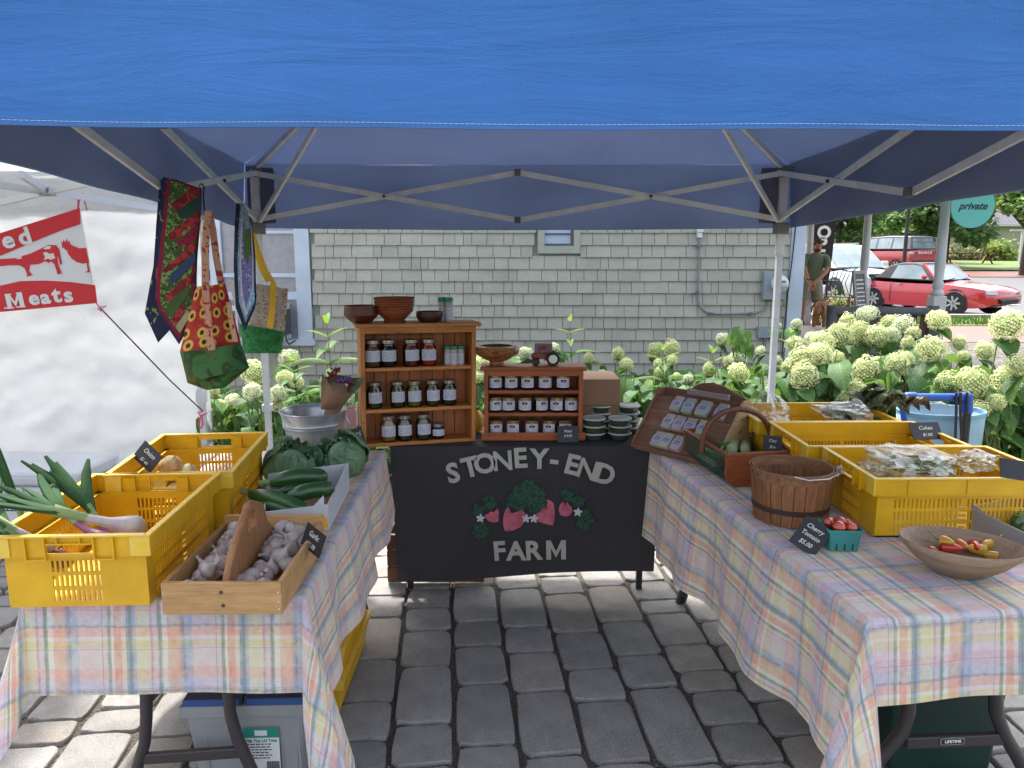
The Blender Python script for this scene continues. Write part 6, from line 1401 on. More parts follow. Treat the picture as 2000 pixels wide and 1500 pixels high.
for i, (y, z) in enumerate(((0.0, .0), (.055, .075), (.11, .148))):
    b_ = MB(); M = Mx((.0, y + .004, z + .004), (sl, 0, 0)); b_.bx(.0125, SW - .0125, 0, .094, -.010, 0, 0, M); b_.build('ramp_board', M_cedar, sr)
    b_ = MB(); b_.bx(.0125, SW - .0125, -.004, .024, -.012, .012, 0, Mx((0, y + .004, z + .004), (R(8), 0, 0))); b_.build('ledge', M_cedar, sr, bevel=.002)
b_ = MB(); pts = [(.0125, .18), (SW - .0125, .18), (SW - .0125, SHt), (SW * .72, SHt + .04), (SW * .58, SHt + .052), (SW * .44, SHt + .04), (SW * .3, SHt), (.0125, SHt)]
b_.prism(pts, -.01, 0, 0, Mx((0, SD - .01, 0), (R(90), 0, 0))); b_.build('back_board', M_cedar, sr, bevel=.002)
b_ = MB(); b_.bx(SW * .38, SW * .85, .17, .185, SHt - .005, SHt + .018); b_.build('name_strip', mat('strip_plastic', '#857a80', .3, coat=.5), sr, bevel=.002)
for z in (.12, .17): b_ = MB(); b_.tube([(SW + .002, .12 + z * .3, z), (SW + .006, .12 + z * .3, z + .012), (SW + .006, .14 + z * .3, z + .012)], .0015, 5); b_.build('staple', M_darkmetal, sr)
M_soap = [mat('soap_grey', '#aaa59c', .6, c2='#969188', ns=30, vary=.08, bump=.1, bs=90), mat('soap_green', '#a3aa9d', .6, c2='#929a90', ns=25, vary=.08), mat('soap_cream', '#bcb49c', .6, c2='#aaa28c', ns=25, vary=.06), mat('soap_pink', '#b8a3a0', .6, c2='#a59090', ns=25, vary=.06)]
RM = sr.matrix_basis.copy(); G5 = 'paper banded bars of soap on the cedar rack'
def soap(px, lvl, m, label, L=.078, w_=.052, th=.024, turn=0, band=True):
    y, z = ((0.004, .012), (.059, .087), (.114, .160))[lvl]
    # column position
    c = RM @ Vector((0, y + .03, z + .03)); n = RM.to_3x3() @ Vector((0, 1, 0)); d = ray(px, (870, 812, 775)[lvl]); t_ = (c - Vector((0, 0, CH))).dot(n) / d.dot(n); x = (RM.inverted() @ (Vector((0, 0, CH)) + d * t_)).x
    x = min(max(x, .035), SW - .04)
    t = T('soap_bar', label, 'soap', RM @ Vector((x, y + .012, z + .004)), group=G5); t.rotation_euler = (RM @ Euler((sl - R(8), 0, turn)).to_matrix().to_4x4()).to_euler()
    b = MB(); b.bx(-w_ / 2, w_ / 2, 0, L, 0, th); b.build('bar', m, t, bevel=.004)
    b = MB(); b.bx(-w_ / 2 - .0008, w_ / 2 + .0008, L * .28, L * .62, -.0006, th + .0008); b.build('band', mat('band_paper', '#adb2c4', .6), t)
    b = MB(); b.bx(-w_ * .32, w_ * .32, L * .50, L * .56, th + .001, th + .0014)
    for k_ in range(3): b.bx(-w_ * .4, w_ * (.3 + .03 * k_), L * (.34 + .05 * k_), L * (.34 + .05 * k_) + .0016, th + .001, th + .0014)
    b.build('band_print', mat('band_ink', '#4a4c7a', .6), t)
A_ = [(1324, 2, 0, 'grey soap bar at the left end of the top row'), (1347, 2, 1, 'greenish soap bar second in the top row'), (1375, 2, 1, 'widest greenish soap bar third in the top row'), (1410, 2, 0, 'grey soap bar standing alone at the right of the top row'),
      (1307, 1, 0, 'grey soap bar at the left end of the middle row'), (1328, 1, 3, 'pinkish grey soap bar second in the middle row'), (1350, 1, 3, 'lilac banded soap bar third in the middle row'), (1375, 1, 2, 'cream soap bar at the right of the middle row'),
      (1285, 0, 0, 'grey soap bar at the left of the bottom row'), (1302, 0, 2, 'cream speckled soap bar in the middle of the bottom row'), (1324, 0, 3, 'pink topped soap bar at the right of the bottom row')]
for px, lvl, mi, lb in A_: soap(px, lvl, M_soap[mi], lb, turn=random.uniform(-.08, .08), L=.08 if lvl else .082, w_=.06 if px == 1375 and lvl == 2 else .05)
# ------------------------------------------------------------------ right table goods
# garden trug with wire mesh
M_trug = wood('trug_board', '#9c5634', '#814226', 1, .7, .45, False)
ta, tb = atZ(1337, 905, TZ + .0), atZ(1422, 975, TZ + .0)        # near-left bottom edges: back / front corner
TA = atZ(1335, 838, TZ + .135); TB = atZ(1419, 888, TZ + .135)
td = (Vector((TB.x, TB.y, 0)) - Vector((TA.x, TA.y, 0))); TL = td.length; tang = math.atan2(td.y, td.x)   # from back-left toward camera
tg = T('garden_trug', 'brown wooden garden trug with green wire mesh sides and an arched handle', 'basket', (TA.x, TA.y, TZ + .003), tang)
TWt, THt = .29, .135
# local: x = toward camera (length), y = to the right
prof = [(0, THt), (0, .05), (.012, .02), (.04, 0), (TWt - .04, 0), (TWt - .012, .02), (TWt, .05), (TWt, THt)]
YZ = Matrix(((0, 0, 1, 0), (1, 0, 0, 0), (0, 1, 0, 0), (0, 0, 0, 1)))
for x in (0, TL - .014): b_ = MB(); b_.prism(prof, 0, .014, 0, Matrix.Translation((x, 0, 0)) @ YZ); b_.build('end_board', M_trug, tg, bevel=.003)
for y in (.004, TWt - .004): b_ = MB(); b_.tube([(.014, y, THt - .006), (TL - .014, y, THt - .006)], .007, 8); b_.build('side_rail', M_trug, tg, smooth=True)
M_mesh = mat('green_wire', '#1d3b2a', .5)
wp = [(.004, THt - .01), (.004, .05), (.015, .022), (.042, .004), (TWt - .042, .004), (TWt - .015, .022), (TWt - .004, .05), (TWt - .004, THt - .01)]
b_ = MB()
for i in range(int((TL - .03) / .0125)): x = .02 + i * .0125; b_.tube([(x, p[0], p[1]) for p in wp], .0016, 4, cap=False)
lens = 0; acc = []
for (a, b) in zip(wp, wp[1:]):
    n = max(1, int(math.hypot(b[0] - a[0], b[1] - a[1]) / .0125))
    for i in range(n): acc.append((a[0] + (b[0] - a[0]) * i / n, a[1] + (b[1] - a[1]) * i / n))
for y, z in acc: b_.tube([(.014, y, z), (TL - .014, y, z)], .0016, 4, cap=False)
b_.build('wire_mesh', M_mesh, tg)
b_ = MB(); hp = [(TL / 2, -.006 + (TWt + .012) * (.5 - .5 * math.cos(math.pi * i / 16)), THt - .04 + .165 * math.sin(math.pi * i / 16) ** .75) for i in range(17)]
hp = [(TL / 2, -.006, THt - .05)] + hp[1:-1] + [(TL / 2, TWt + .006, THt - .05)]
b_.tube(hp, .012, 8, flat=1.0); b_.build('handle', wood('handle_bent', '#7d4c33', '#64391f', 0, .6, .5, False), tg, smooth=True)
M_cuke = mat('cucumber_pale', '#7d9262', .4, c2='#a9b48a', ns=6, bump=.12, bs=90, vary=.08); M_cukg = mat('cucumber_green', '#567d34', .4, c2='#3f6428', ns=9, bump=.12, bs=90)
TG = tg.matrix_basis
for i, (a, b, r_, m_, lb) in enumerate((((.06, .10, .075), (.20, .15, .085), .022, M_cukg, 'bright green cucumber on top in the trug'), ((.09, .2, .085), (.22, .12, .08), .024, M_cuke, 'pale cucumber lying across the trug'), ((.10, .24, .08), (.24, .17, .085), .022, M_cuke, 'pale cucumber right of the others in the trug'), ((.05, .06, .05), (.22, .07, .055), .022, M_cukg, 'green cucumber low along the mesh of the trug'), ((.06, .13, .045), (.23, .12, .05), .024, M_cuke, 'pale cucumber low in the middle of the trug'), ((.05, .2, .045), (.24, .21, .05), .024, M_cukg, 'green cucumber low at the right of the trug'), ((.04, .05, .024), (.24, .04, .026), .02, M_cuke, 'pale cucumber against the bottom of the wire mesh'))):
    a = (min(a[0], TL - .16), a[1], a[2]); b = (min(b[0], TL - .03), b[1], b[2])
    zucchini(TG @ Vector(a), TG @ Vector(b), r_, lb, 'cucumber', m_, 'cucumbers in the wooden trug', .006)
# bushel basket
M_slat = wood('basket_slat', '#93623f', '#6f472b', 2, .9, .6, False, .22); M_rimb = wood('basket_rim', '#9a6d4c', '#7a5236', 0, .9, .6, False); M_band = mat('basket_band', '#2f211b', .7, c2='#3d2b22', ns=20)
bz = TZ + .185; bl, brr = atZ(1462, 905, bz), atZ(1632, 925, bz); bc_ = (bl + brr) / 2; RB = (brr - bl).length / 2
fr_ = atZ(1540, 1035, TZ)
bb = T('bushel_basket', 'round wooden slat basket with dark lower band and wire bail handle', 'basket', (atZ(1541, 968, TZ + .09).x, 0, TZ + .003)); 
RB = .138; BH = .178; cy_ = fr_.y + RB * .86; bb.location = (atY(1545, 960, cy_).x, cy_, TZ + .003)
ns_ = 22
for i in range(ns_):
    a0 = 2 * math.pi * i / ns_; da = 2 * math.pi / ns_ * .47
    def f(u, v, a0=a0, da=da): 
        a = a0 + (u - .5) * 2 * da; r = RB * (.86 + .13 * v) + (.001 if i % 2 else 0); return (r * math.cos(a), r * math.sin(a), .002 + (BH - .004) * v)
    mb = MB(); mb.grid(f, 2, 3); mb.build('slat', M_slat, bb, solid=.003)
for nm, z0, z1, m_, e_ in (('rim_hoop', BH - .03, BH + .004, M_rimb, .0035), ('lower_band', .042, .060, M_band, .0035)):
    b_ = MB(); f = lambda z: RB * (.86 + .13 * z / BH)
    b_.lathe([(f(z0) + e_, z0), (f(z1) + e_, z1), (f(z1) + e_ - .003, z1), (f(z0) + e_ - .003, z0), (f(z0) + e_, z0)], 48); b_.build(nm, m_, bb, smooth=True)
b_ = MB(); b_.lathe([(RB * .985 - .007, BH - .03), (RB * .99 - .007, BH + .003), (RB * .99 - .004, BH + .003), (RB * .98 - .004, BH - .03), (RB * .985 - .007, BH - .03)], 48); b_.build('rim_hoop', M_rimb, bb, smooth=True)
b_ = MB(); b_.lathe([(0, .004), (RB * .85, .004)], 32); b_.build('base', M_slat, bb)
b_ = MB()
pL = Vector((-RB - .004, 0, BH - .012)); pR = Vector((RB * .98 + .022, -.0, BH - .02))
b_.tube([(-RB * .3, -RB * .96, BH + .003), (-RB * .0, -RB * 1.06, BH - .004), (RB * .5, -RB * .95, BH - .004), (RB * .95, -RB * .45, BH - .008), (RB * 1.06, -.02, BH - .012)], .0022, 6); b_.build('bail', M_steel, bb, smooth=True)
b_ = MB(); b_.tube([(RB * 1.04, -.02, BH - .03), (RB * 1.14, -.02, BH - .014), (RB * 1.13, -.02, BH + .01), (RB * 1.04, -.02, BH + .0)], .003, 6); b_.tube([(RB * 1.12, -.035, BH - .01), (RB * 1.12, -.005, BH - .01)], .006, 8); b_.build('ear', M_steel, bb, smooth=True)
rnd = random.Random(9)
b_ = MB()
for i in range(ns_):
    a = 2 * math.pi * i / ns_ + .05; r = RB * 1.0 + .0015; z = BH - .014; c_, s_ = math.cos(a), math.sin(a); b_.add([(r * c_ - .0008 * s_, r * s_ + .0008 * c_, z - .006), (r * c_ + .0008 * s_, r * s_ - .0008 * c_, z - .006), (r * c_ + .0008 * s_, r * s_ - .0008 * c_, z + .006), (r * c_ - .0008 * s_, r * s_ + .0008 * c_, z + .006)], [(0, 1, 2, 3)])
b_.build('staple', M_darkmetal, bb, solid=.0015)
# tomato pint
pt_a, pt_b = atZ(1610, 1080, TZ), atZ(1688, 1080, TZ)
tp = T('pint_box', 'turquoise moulded pulp pint box with red cherry tomatoes', 'pint box', ((pt_a.x + pt_b.x) / 2 + .004, pt_a.y + .05, TZ + .003), R(-3))
M_tur = mat('turquoise_pulp', '#3f8e8c', .85, c2='#377f7e', ns=12, bump=.4, bs=140)
tw = .052; b_ = MB()
def fr4(r, z, n=6):
    o = []; c = r * .8
    for cx, cy, a0 in ((c, c, 0), (-c, c, 90), (-c, -c, 180), (c, -c, 270)):
        for k_ in range(n): a = R(a0 + 90 * k_ / (n - 1)); o.append((cx + (r - c) * math.cos(a), cy + (r - c) * math.sin(a), z))
    return o
rings = [fr4(.044, .001), fr4(.046, .03), fr4(.050, .06), fr4(.053, .061), fr4(.0535, .068), fr4(.0505, .068), fr4(.048, .06), fr4(.044, .03), fr4(.042, .004)]
n_ = len(rings[0]); vs = [p for r_ in rings for p in r_]; fs = [(j * n_ + i, j * n_ + (i + 1) % n_, (j + 1) * n_ + (i + 1) % n_, (j + 1) * n_ + i) for j in range(8) for i in range(n_)] + [tuple(range(8 * n_, 9 * n_)), tuple(range(n_ - 1, -1, -1))]
b_.add(vs, fs); b_.build('box', M_tur, tp, smooth=True, ang=50)
b_ = MB()
for k_ in (-.024, 0, .024): b_.bx(k_ - .0015, k_ + .0015, -.0468, -.0435, .004, .024)
b_.build('vent_slot', M_black, tp)
M_tom = mat('tomato_red', '#b5251c', .18, c2='#c14a22', ns=7, coat=.5, vary=.12); TPm = tp.matrix_basis
for i, (x, y, z, r_, lb) in enumerate(((-.012, -.022, .070, .021, 'orange red tomato at the front of the pint'), (.026, -.018, .068, .019, 'red tomato at the front right of the pint'), (.008, .012, .072, .019, 'red tomato in the middle of the pint'), (-.03, .016, .070, .018, 'red tomato at the back left of the pint'), (.03, .02, .068, .015, 'small orange tomato at the back right of the pint'), (.004, .034, .064, .016, 'red tomato at the back of the pint'))):
    t = T('cherry_tomato', lb, 'tomato', TPm @ Vector((x, y, z)), i, 'cherry tomatoes in the turquoise pint')
    b_ = MB(); b_.lathe([(0, -r_ * .9), (r_ * .6, -r_ * .75), (r_, 0), (r_ * .7, r_ * .7), (r_ * .2, r_ * .86), (0, r_ * .82)], 16); b_.build('fruit', M_tom, t, smooth=True)
cc = card((0, 0, 0), (0, 0, 0), .085, .10, [('Cherry', 0, .026, .023), ('Tomato', 0, .0, .023), ('$5.00', 0, -.028, .022)], 'black chalk card lettered Cherry Tomato leaning on the turquoise pint')
pc1, pc2 = atZ(1558, 1052, TZ + .02), atZ(1600, 1068, TZ + .02)
cc.matrix_basis = Matrix.Translation(atZ(1583, 1047, TZ + .045) + Vector((0, 0, 0))) @ frame((0, 0, 0), Vector((.055, -.045, -.030)), Vector((.04, .06, .1))) @ Euler((R(-90), 0, 0)).to_matrix().to_4x4()
# beets? card and cukes card
c2_ = card((0, 0, 0), (0, 0, 0), .07, .06, [('Cher', 0, .01, .018), ('$1e', 0, -.014, .018)], 'black chalk card standing behind the trug handle against the middle crate', stand=False)
c2_.matrix_basis = Matrix.Translation(atY(1509, 866, 2.95)) @ Euler((R(-8), 0, R(-22))).to_matrix().to_4x4()
c3_ = card((0, 0, 0), (0, 0, 0), .115, .075, [('Cukes', -.0, .012, .026), ('$1.00', .0, -.018, .02)], 'black chalk card lettered Cukes on the back rim of the middle crate', stand=False)
c3_.matrix_basis = Matrix.Translation(atY(1808, 842, 2.92)) @ frame((0, 0, 0), Vector((1, 0, .02)), Vector((.45, .55, .62))) @ Euler((R(-90), 0, 0)).to_matrix().to_4x4()
c4_ = card((0, 0, 0), (0, 0, 0), .09, .065, [], 'black chalk card at the right end of the nearest yellow crate', stand=False)
c4_.matrix_basis = Matrix.Translation(atY(1985, 918, 2.25)) @ frame((0, 0, 0), Vector((1, -.3, -.1)), Vector((.4, .5, .7))) @ Euler((R(-90), 0, 0)).to_matrix().to_4x4()
# wooden dough bowl with peppers
rimz = TZ + .092; e1, e2 = atZ(1757, 1048, rimz), atZ(2010, 1085, rimz); ec = (e1 + e2) / 2
bA = (e2 - e1).length / 2; ang_ = math.atan2(e2.y - e1.y, e2.x - e1.x)
wbw = T('dough_bowl', 'wide shallow grey brown wooden bowl holding red and yellow peppers', 'bowl', (ec.x + .005, ec.y + .012, TZ + .003), ang_)
M_dough = wood('dough_wood', '#9c8573', '#85705c', 0, .5, .75, False)
b_ = MB(); bA = max(bA, .16); pr = [(0, 0), (.3, .0), (.42, .006), (.72, .04), (.93, .074), (1.0, .093), (.985, .097), (.955, .093), (.87, .070), (.66, .036), (.4, .016), (0, .012)]
b_.lathe([(r_ * bA, z) for r_, z in pr], 56, sx=1.0, sy=.74); b_.build('bowl', M_dough, wbw, smooth=True, ang=60)
WM = wbw.matrix_basis
M_pr = mat('pepper_red', '#c23a1d', .22, c2='#a81f1a', ns=12, coat=.4); M_py = mat('pepper_gold', '#b5851c', .25, c2='#c69a35', ns=10, coat=.3); M_po = mat('pepper_orange', '#c77b3c', .25, c2='#b84a22', ns=10, coat=.3)
def pepper(px, py, dz, ang, r_, L, m_, label, stem=1):
    p = atZ(px, py, TZ + .03 + dz); t = T('pepper', label, 'pepper', p, rot=(0, R(-8), ang), group='small ripe peppers in the wooden bowl')
    b = MB(); b.lathe([(0, 0), (r_ * .6, .002), (r_, r_ * .5), (r_ * .98, L * .35), (r_ * .7, L * .7), (r_ * .3, L * .93), (0, L)], 16, M=Mx((0, 0, 0), (0, R(90), 0)), wob=lambda t_, z: .05 * math.sin(3 * t_)); b.build('fruit', m_, t, smooth=True)
    b = MB(); b.tube([(.002, 0, 0), (-.012, .003, .005), (-.03 * stem, .004, .018 * stem)], [.005, .0022, .0022], 6); b.build('stem', mat('pepper_stem', '#6f7a35', .6), t)
pepper(1835, 1055, .045, R(-60), .016, .045, M_py, 'small gold pepper with a long stem at the back left of the bowl', 1.2)
pepper(1835, 1068, .03, R(-35), .018, .06, M_pr, 'orange red pepper at the left in the bowl')
pepper(1868, 1062, .035, R(-80), .017, .045, M_po, 'pale orange pepper in the middle of the bowl')
pepper(1900, 1062, .035, R(-110), .016, .06, M_pr, 'red pepper in the middle of the bowl pointing at the viewer')
pepper(1928, 1075, .03, R(175), .017, .062, M_py, 'long yellow pepper lying across the front of the bowl', .4)
pepper(1935, 1062, .042, R(-150), .016, .045, M_py, 'gold pepper at the right with a forked stem', 1.5)
pepper(1952, 1088, .02, R(160), .015, .045, M_py, 'small yellow pepper at the right front of the bowl')
pepper(1812, 1075, .02, R(-10), .012, .035, M_pr, 'dark red pepper at the far left of the bowl')
# white box with green peppers
wb2 = T('produce_box', 'white cardboard box with green peppers at the right edge of the table', 'cardboard box', (0, 0, 0))
q0, q1, q2 = atZ(1890, 1046, TZ), atZ(2040, 1110, TZ), atZ(2100, 1050, TZ)
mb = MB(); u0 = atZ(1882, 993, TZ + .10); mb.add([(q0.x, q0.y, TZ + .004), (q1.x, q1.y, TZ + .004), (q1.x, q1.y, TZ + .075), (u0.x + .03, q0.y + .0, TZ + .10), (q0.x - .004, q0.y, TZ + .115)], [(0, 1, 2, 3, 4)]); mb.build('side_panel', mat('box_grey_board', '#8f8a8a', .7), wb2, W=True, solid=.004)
mb = MB(); q3 = Vector((q0.x + .05, q0.y + .16, 0)); mb.add([(q0.x, q0.y, TZ + .004), (q3.x + .35, q3.y, TZ + .004), (q3.x + .35, q3.y, TZ + .11), (q0.x + .005, q0.y, TZ + .10)], [(0, 1, 2, 3)]); mb.build('side_panel', M_card_w, wb2, W=True, solid=.004)
mb = MB(); mb.add([(q0.x, q0.y, TZ + .006), (q1.x, q1.y, TZ + .006), (q1.x + .2, q1.y + .1, TZ + .006), (q3.x + .35, q3.y, TZ + .006)], [(0, 1, 2, 3)]); mb.build('base', M_card_w, wb2, W=True)
M_gp = mat('pepper_green', '#2f4a22', .25, c2='#3f5f2c', ns=8, coat=.3)
for x, y, dz, lb in ((1992, 1022, .06, 'dark green pepper at the right edge in the white box'), (2003, 1035, .045, 'green pepper below the first in the white box')):
    t = T('green_pepper', lb, 'pepper', atZ(x, y, TZ + dz), 1.0, 'green peppers in the white box')
    b_ = MB(); b_.lathe([(0, -.03), (.02, -.03), (.03, -.01), (.032, .01), (.02, .028), (.006, .022)], 20, wob=lambda t_, z: .12 * math.sin(3 * t_)); b_.build('fruit', M_gp, t, smooth=True)
    b_ = MB(); b_.tube([(0, 0, .02), (.004, .002, .045)], .004, 6); b_.build('stem', M_zst, t)
# plastic bags and greens in the crates
def bagmat():
    k = NT('clear_bag'); t_ = k.nd('ShaderNodeBsdfTransparent'); t_.inputs[0].default_value = (.93, .95, .95, 1); g_ = k.nd('ShaderNodeBsdfGlossy'); g_.inputs['Roughness'].default_value = .12; g_.inputs[0].default_value = (1, 1, 1, 1)
    d_ = k.nd('ShaderNodeBsdfDiffuse'); d_.inputs[0].default_value = (.55, .58, .58, 1); lw = k.nd('ShaderNodeLayerWeight'); lw.inputs[0].default_value = .45
    bm_ = k.nd('ShaderNodeBump'); bm_.inputs['Strength'].default_value = .6; bm_.inputs['Distance'].default_value = .01; k.lk(k.noise(k.coord(), 22, 5, .7, 1.5), bm_.inputs['Height'])
    k.lk(bm_.outputs[0], g_.inputs['Normal']); k.lk(bm_.outputs[0], lw.inputs['Normal'])
    m1 = k.nd('ShaderNodeMixShader'); k.lk(k.ramp(lw.outputs['Facing'], [(.1, .04), (.9, .4)]), m1.inputs[0]); k.lk(t_.outputs[0], m1.inputs[1]); k.lk(g_.outputs[0], m1.inputs[2])
    m2 = k.nd('ShaderNodeMixShader'); m2.inputs[0].default_value = .05; k.lk(m1.outputs[0], m2.inputs[1]); k.lk(d_.outputs[0], m2.inputs[2]); k.lk(m2.outputs[0], k.out.inputs[0]); return k.m
M_bag = bagmat()
def bag(p, sx, sy, sz, rz, label, sd, fill=None, tip=None):
    t = T('plastic_bag', label, 'plastic bag', p, rz, 'clear plastic bags in the crates')
    def f(u, v):
        a = 2 * math.pi * u; th = math.pi * (v - .5); q = Vector((math.cos(th) * math.cos(a), math.cos(th) * math.sin(a), math.sin(th)))
        n = noise.noise(q * 1.8 + Vector((sd, 0, 0))) * .4 + noise.noise(q * 4.0 + Vector((0, sd, 0))) * .3
        r = 1 + n; q = q * r; 
        if tip is not None:
            k_ = max(0, q.normalized().dot(Vector(tip).normalized())) ** 5; q += Vector(tip) * k_ * (1 + .3 * noise.noise(q * 6))
        return (q.x * sx, q.y * sy, q.z * sz)
    b = MB(); b.grid(f, 24, 14); b.build('film', M_bag, t)
    if fill:
        m_, n_, kind = fill; rnd = random.Random(sd); b = MB()
        for _ in range(n_):
            d = Vector((rnd.uniform(-.75, .75) * sx, rnd.uniform(-.7, .7) * sy, rnd.uniform(-.75, .2) * sz)); a = rnd.uniform(0, 6.28); e = Vector((math.cos(a), math.sin(a), rnd.uniform(-.3, .3)))
            if kind == 'bean': b.tube([d - e * .045, d + Vector((0, 0, .006)), d + e * .045], [.002, .0038, .0018], 5)
            else:
                w_ = e.cross(Vector((0, 0, 1))).normalized() * .035; up = Vector((0, 0, rnd.uniform(.01, .03)))
                b.grid(lambda u, v: d + e * (.09 * (v - .5)) + w_ * (2 * u - 1) * math.sin(math.pi * min(1, v + .1)) + up * math.sin(math.pi * u) + Vector((0, 0, .008 * math.sin(20 * u + 13 * v))), 5, 5)
        b.build('contents', m_, t, smooth=True)
    return t
M_gbean = mat('green_beans', '#5d7a4a', .5, c2='#456a35', ns=12, vary=.1); M_chard = mat('chard_leaf', '#52703f', .5, c2='#5a4038', ns=9, bump=.4, bs=40)
bag(atY(1795, 906, 2.50), .12, .09, .045, .2, 'large clear bag of green beans spilling over in the nearest crate', 3, (M_gbean, 60, 'bean'), (-.75, .3, .8))
bag(atY(1735, 915, 2.44), .09, .07, .045, .5, 'clear bag of yellow beans at the left of the nearest crate', 5, (mat('wax_beans', '#b0a050', .5), 30, 'bean'))
bag(atY(1905, 900, 2.52), .06, .06, .035, 1.2, 'clear bag at the right of the nearest crate', 7, (mat('wax_beans', '#b0a050', .5), 10, 'bean'))
bag(atY(1505, 806, 3.28), .085, .08, .05, .3, 'empty crumpled clear bag at the left of the farthest crate', 9, None, (-.1, 0, 1.0))
bag(atY(1655, 806, 3.3), .10, .09, .05, .3, 'crumpled clear bag in front of the dark chard', 11, (M_chard, 8, 'leaf'), (-1.0, 0, .5))
ch = T('chard_bunch', 'bunch of dark red veined chard leaves in the farthest crate', 'chard', atY(1730, 800, 3.34))
rnd = random.Random(21); 
for i in range(16):
    b_ = MB(); a = rnd.uniform(-.6, 3.6); base_ = Vector((rnd.uniform(-.1, .1), rnd.uniform(-.05, .05), rnd.uniform(-.03, .05))); e = Vector((math.cos(a), .4 * math.sin(a), .35)).normalized(); w_ = e.cross(Vector((0, .3, 1))).normalized() * rnd.uniform(.05, .075); L = rnd.uniform(.09, .14)
    b_.grid(lambda u, v: base_ + e * L * v + w_ * (2 * u - 1) * math.sin(math.pi * min(1, v * .9 + .1)) ** .7 + Vector((0, 0, .03 * math.sin(math.pi * v) + .012 * math.sin(16 * u + 9 * v + i) - .05 * v * v)), 7, 8)
    b_.build('leaf', M_chard, ch, smooth=True, solid=.001)
# blue cart behind
cart = T('blue_cart_handle', 'bright blue plastic cart handle with black straps behind the right table', 'cart handle', atY(1825, 785, 3.55))
M_cb = mat('cart_blue', '#1c4fa8', .4, c2='#1a489c', ns=5); Yc = 3.75
b_ = MB(); b_.tube([atY(1773, 776, Yc), atY(1785, 776, Yc), atY(1885, 776, Yc)], .020, 12); b_.build('grip', M_cb, cart, W=True, smooth=True)
b_ = MB(); b_.tube([atY(1755, 782, Yc), atY(1772, 775, Yc), atY(1788, 775, Yc)], [.012, .024, .024], 10); b_.tube([atY(1757, 784, Yc), atY(1764, 800, Yc), atY(1770, 850, Yc)], [.012, .016, .016], 8); b_.build('elbow', M_cb, cart, W=True, smooth=True)
b_ = MB(); b_.tube([atY(1870, 776, Yc), atY(1893, 776, Yc)], .026, 10); b_.tube([atY(1889, 778, Yc), atY(1889, 806, Yc)], .026, 10); b_.build('elbow', M_cb, cart, W=True, smooth=True)
for x0, x1 in ((1876, 1878), (1868, 1866), (1889, 1884)):
    b_ = MB(); b_.tube([atY(x0, 766, Yc - .03), atY(x0, 800, Yc - .03), atY(x1, 856, Yc - .03)], .007, 5); b_.build('strap', M_black, cart, W=True)
b_ = MB(); p = atY(1889, 806, Yc); b_.tube([p, (p.x, p.y, 0.1)], .02, 8); p = atY(1770, 850, Yc); b_.tube([p, (p.x, p.y, 0.1)], .014, 8); b_.build('upright', M_black, cart, W=True)
lbn = T('blue_bin', 'pale sky blue fabric bin behind the crates under the cart handle', 'bin', (atY(1835, 830, 3.95).x, 3.95, 0.0))
bh = atY(1835, 812, 3.8).z
b_ = MB(); b_.grid(lambda u, v: ((.19 + .03 * v) * math.cos(2 * math.pi * u) * 1.0, (.13 + .02 * v) * math.sin(2 * math.pi * u), .02 + (bh - .02) * v + .004 * math.sin(12 * math.pi * u)), 40, 6); b_.build('side_wall', mat('sky_blue_fabric', '#8fa9b8', .6, trans=.3, c2='#9ab3c0', ns=6), lbn, smooth=True, solid=.003)
b_ = MB(); b_.lathe([(.215, bh - .02), (.222, bh - .02), (.224, bh), (.216, bh), (.215, bh - .02)], 40, sy=.7); b_.build('rim', mat('sky_blue_rim', '#6f9fb8', .5), lbn, smooth=True)
# dark green bin under right table
gbn = T('green_bin', 'dark green storage bin under the right table behind its legs', 'storage bin', (atY(1850, 1420, 2.2).x, 2.2, 0), 0)
b_ = MB(); b_.add([(-.17, 0, 0), (.15, 0, 0), (.15, .4, 0), (-.17, .4, 0), (-.2, -.02, .50), (.19, -.02, .50), (.19, .42, .50), (-.2, .42, .50)], [(0, 3, 2, 1), (4, 5, 6, 7), (0, 1, 5, 4), (1, 2, 6, 5), (2, 3, 7, 6), (3, 0, 4, 7)]); b_.build('body', mat('bin_green', '#12352c', .5, c2='#0f2c25', ns=4), gbn, bevel=.015)
b_ = MB(); b_.bx(-.215, .205, -.035, .435, .50, .53); b_.build('lid', mat('bin_green'  , '#12352c'), gbn, bevel=.006)
# ------------------------------------------------------------------ hanging quilts and totes
def printed(name, base, spots, scale, thr=.35, base2=None, ns=8):
    """fabric with scattered soft spots of several colours"""
    k = NT(name); v = k.coord(); c = lin(base)
    if base2: c = k.mix(k.ramp(k.noise(v, ns, 4), [(.35, 0.0), (.65, 1.0)]), lin(base), lin(base2))
    for i, (col, th, sc) in enumerate(spots):
        vv = k.coord(loc=(i * 3.7, i * 1.3, i * 2.1)); n = k.noise(vv, scale * sc, 2, .5, 1.2)
        c = k.mix(k.ramp(n, [(th, 0.0), (th + .03, 1.0)]), c, lin(col))
    k.base(c); k.b.inputs['Roughness'].default_value = .85; k.bump(k.noise(v, 700, 2), .15, .002)
    tr = k.nd('ShaderNodeBsdfTranslucent')
    if isinstance(c, tuple): tr.inputs[0].default_value = c
    else: k.lk(c, tr.inputs[0])
    mx = k.nd('ShaderNodeMixShader'); mx.inputs[0].default_value = .15; k.lk(k.b.outputs[0], mx.inputs[1]); k.lk(tr.outputs[0], mx.inputs[2]); k.lk(mx.outputs[0], k.out.inputs[0]); return k.m
M_navyp = printed('navy_print', '#262b50', [('#8a9a5a', .63, 26 / 20), ('#a33a3a', .66, 1), ('#cfc9b0', .70, 1.6)], 20)
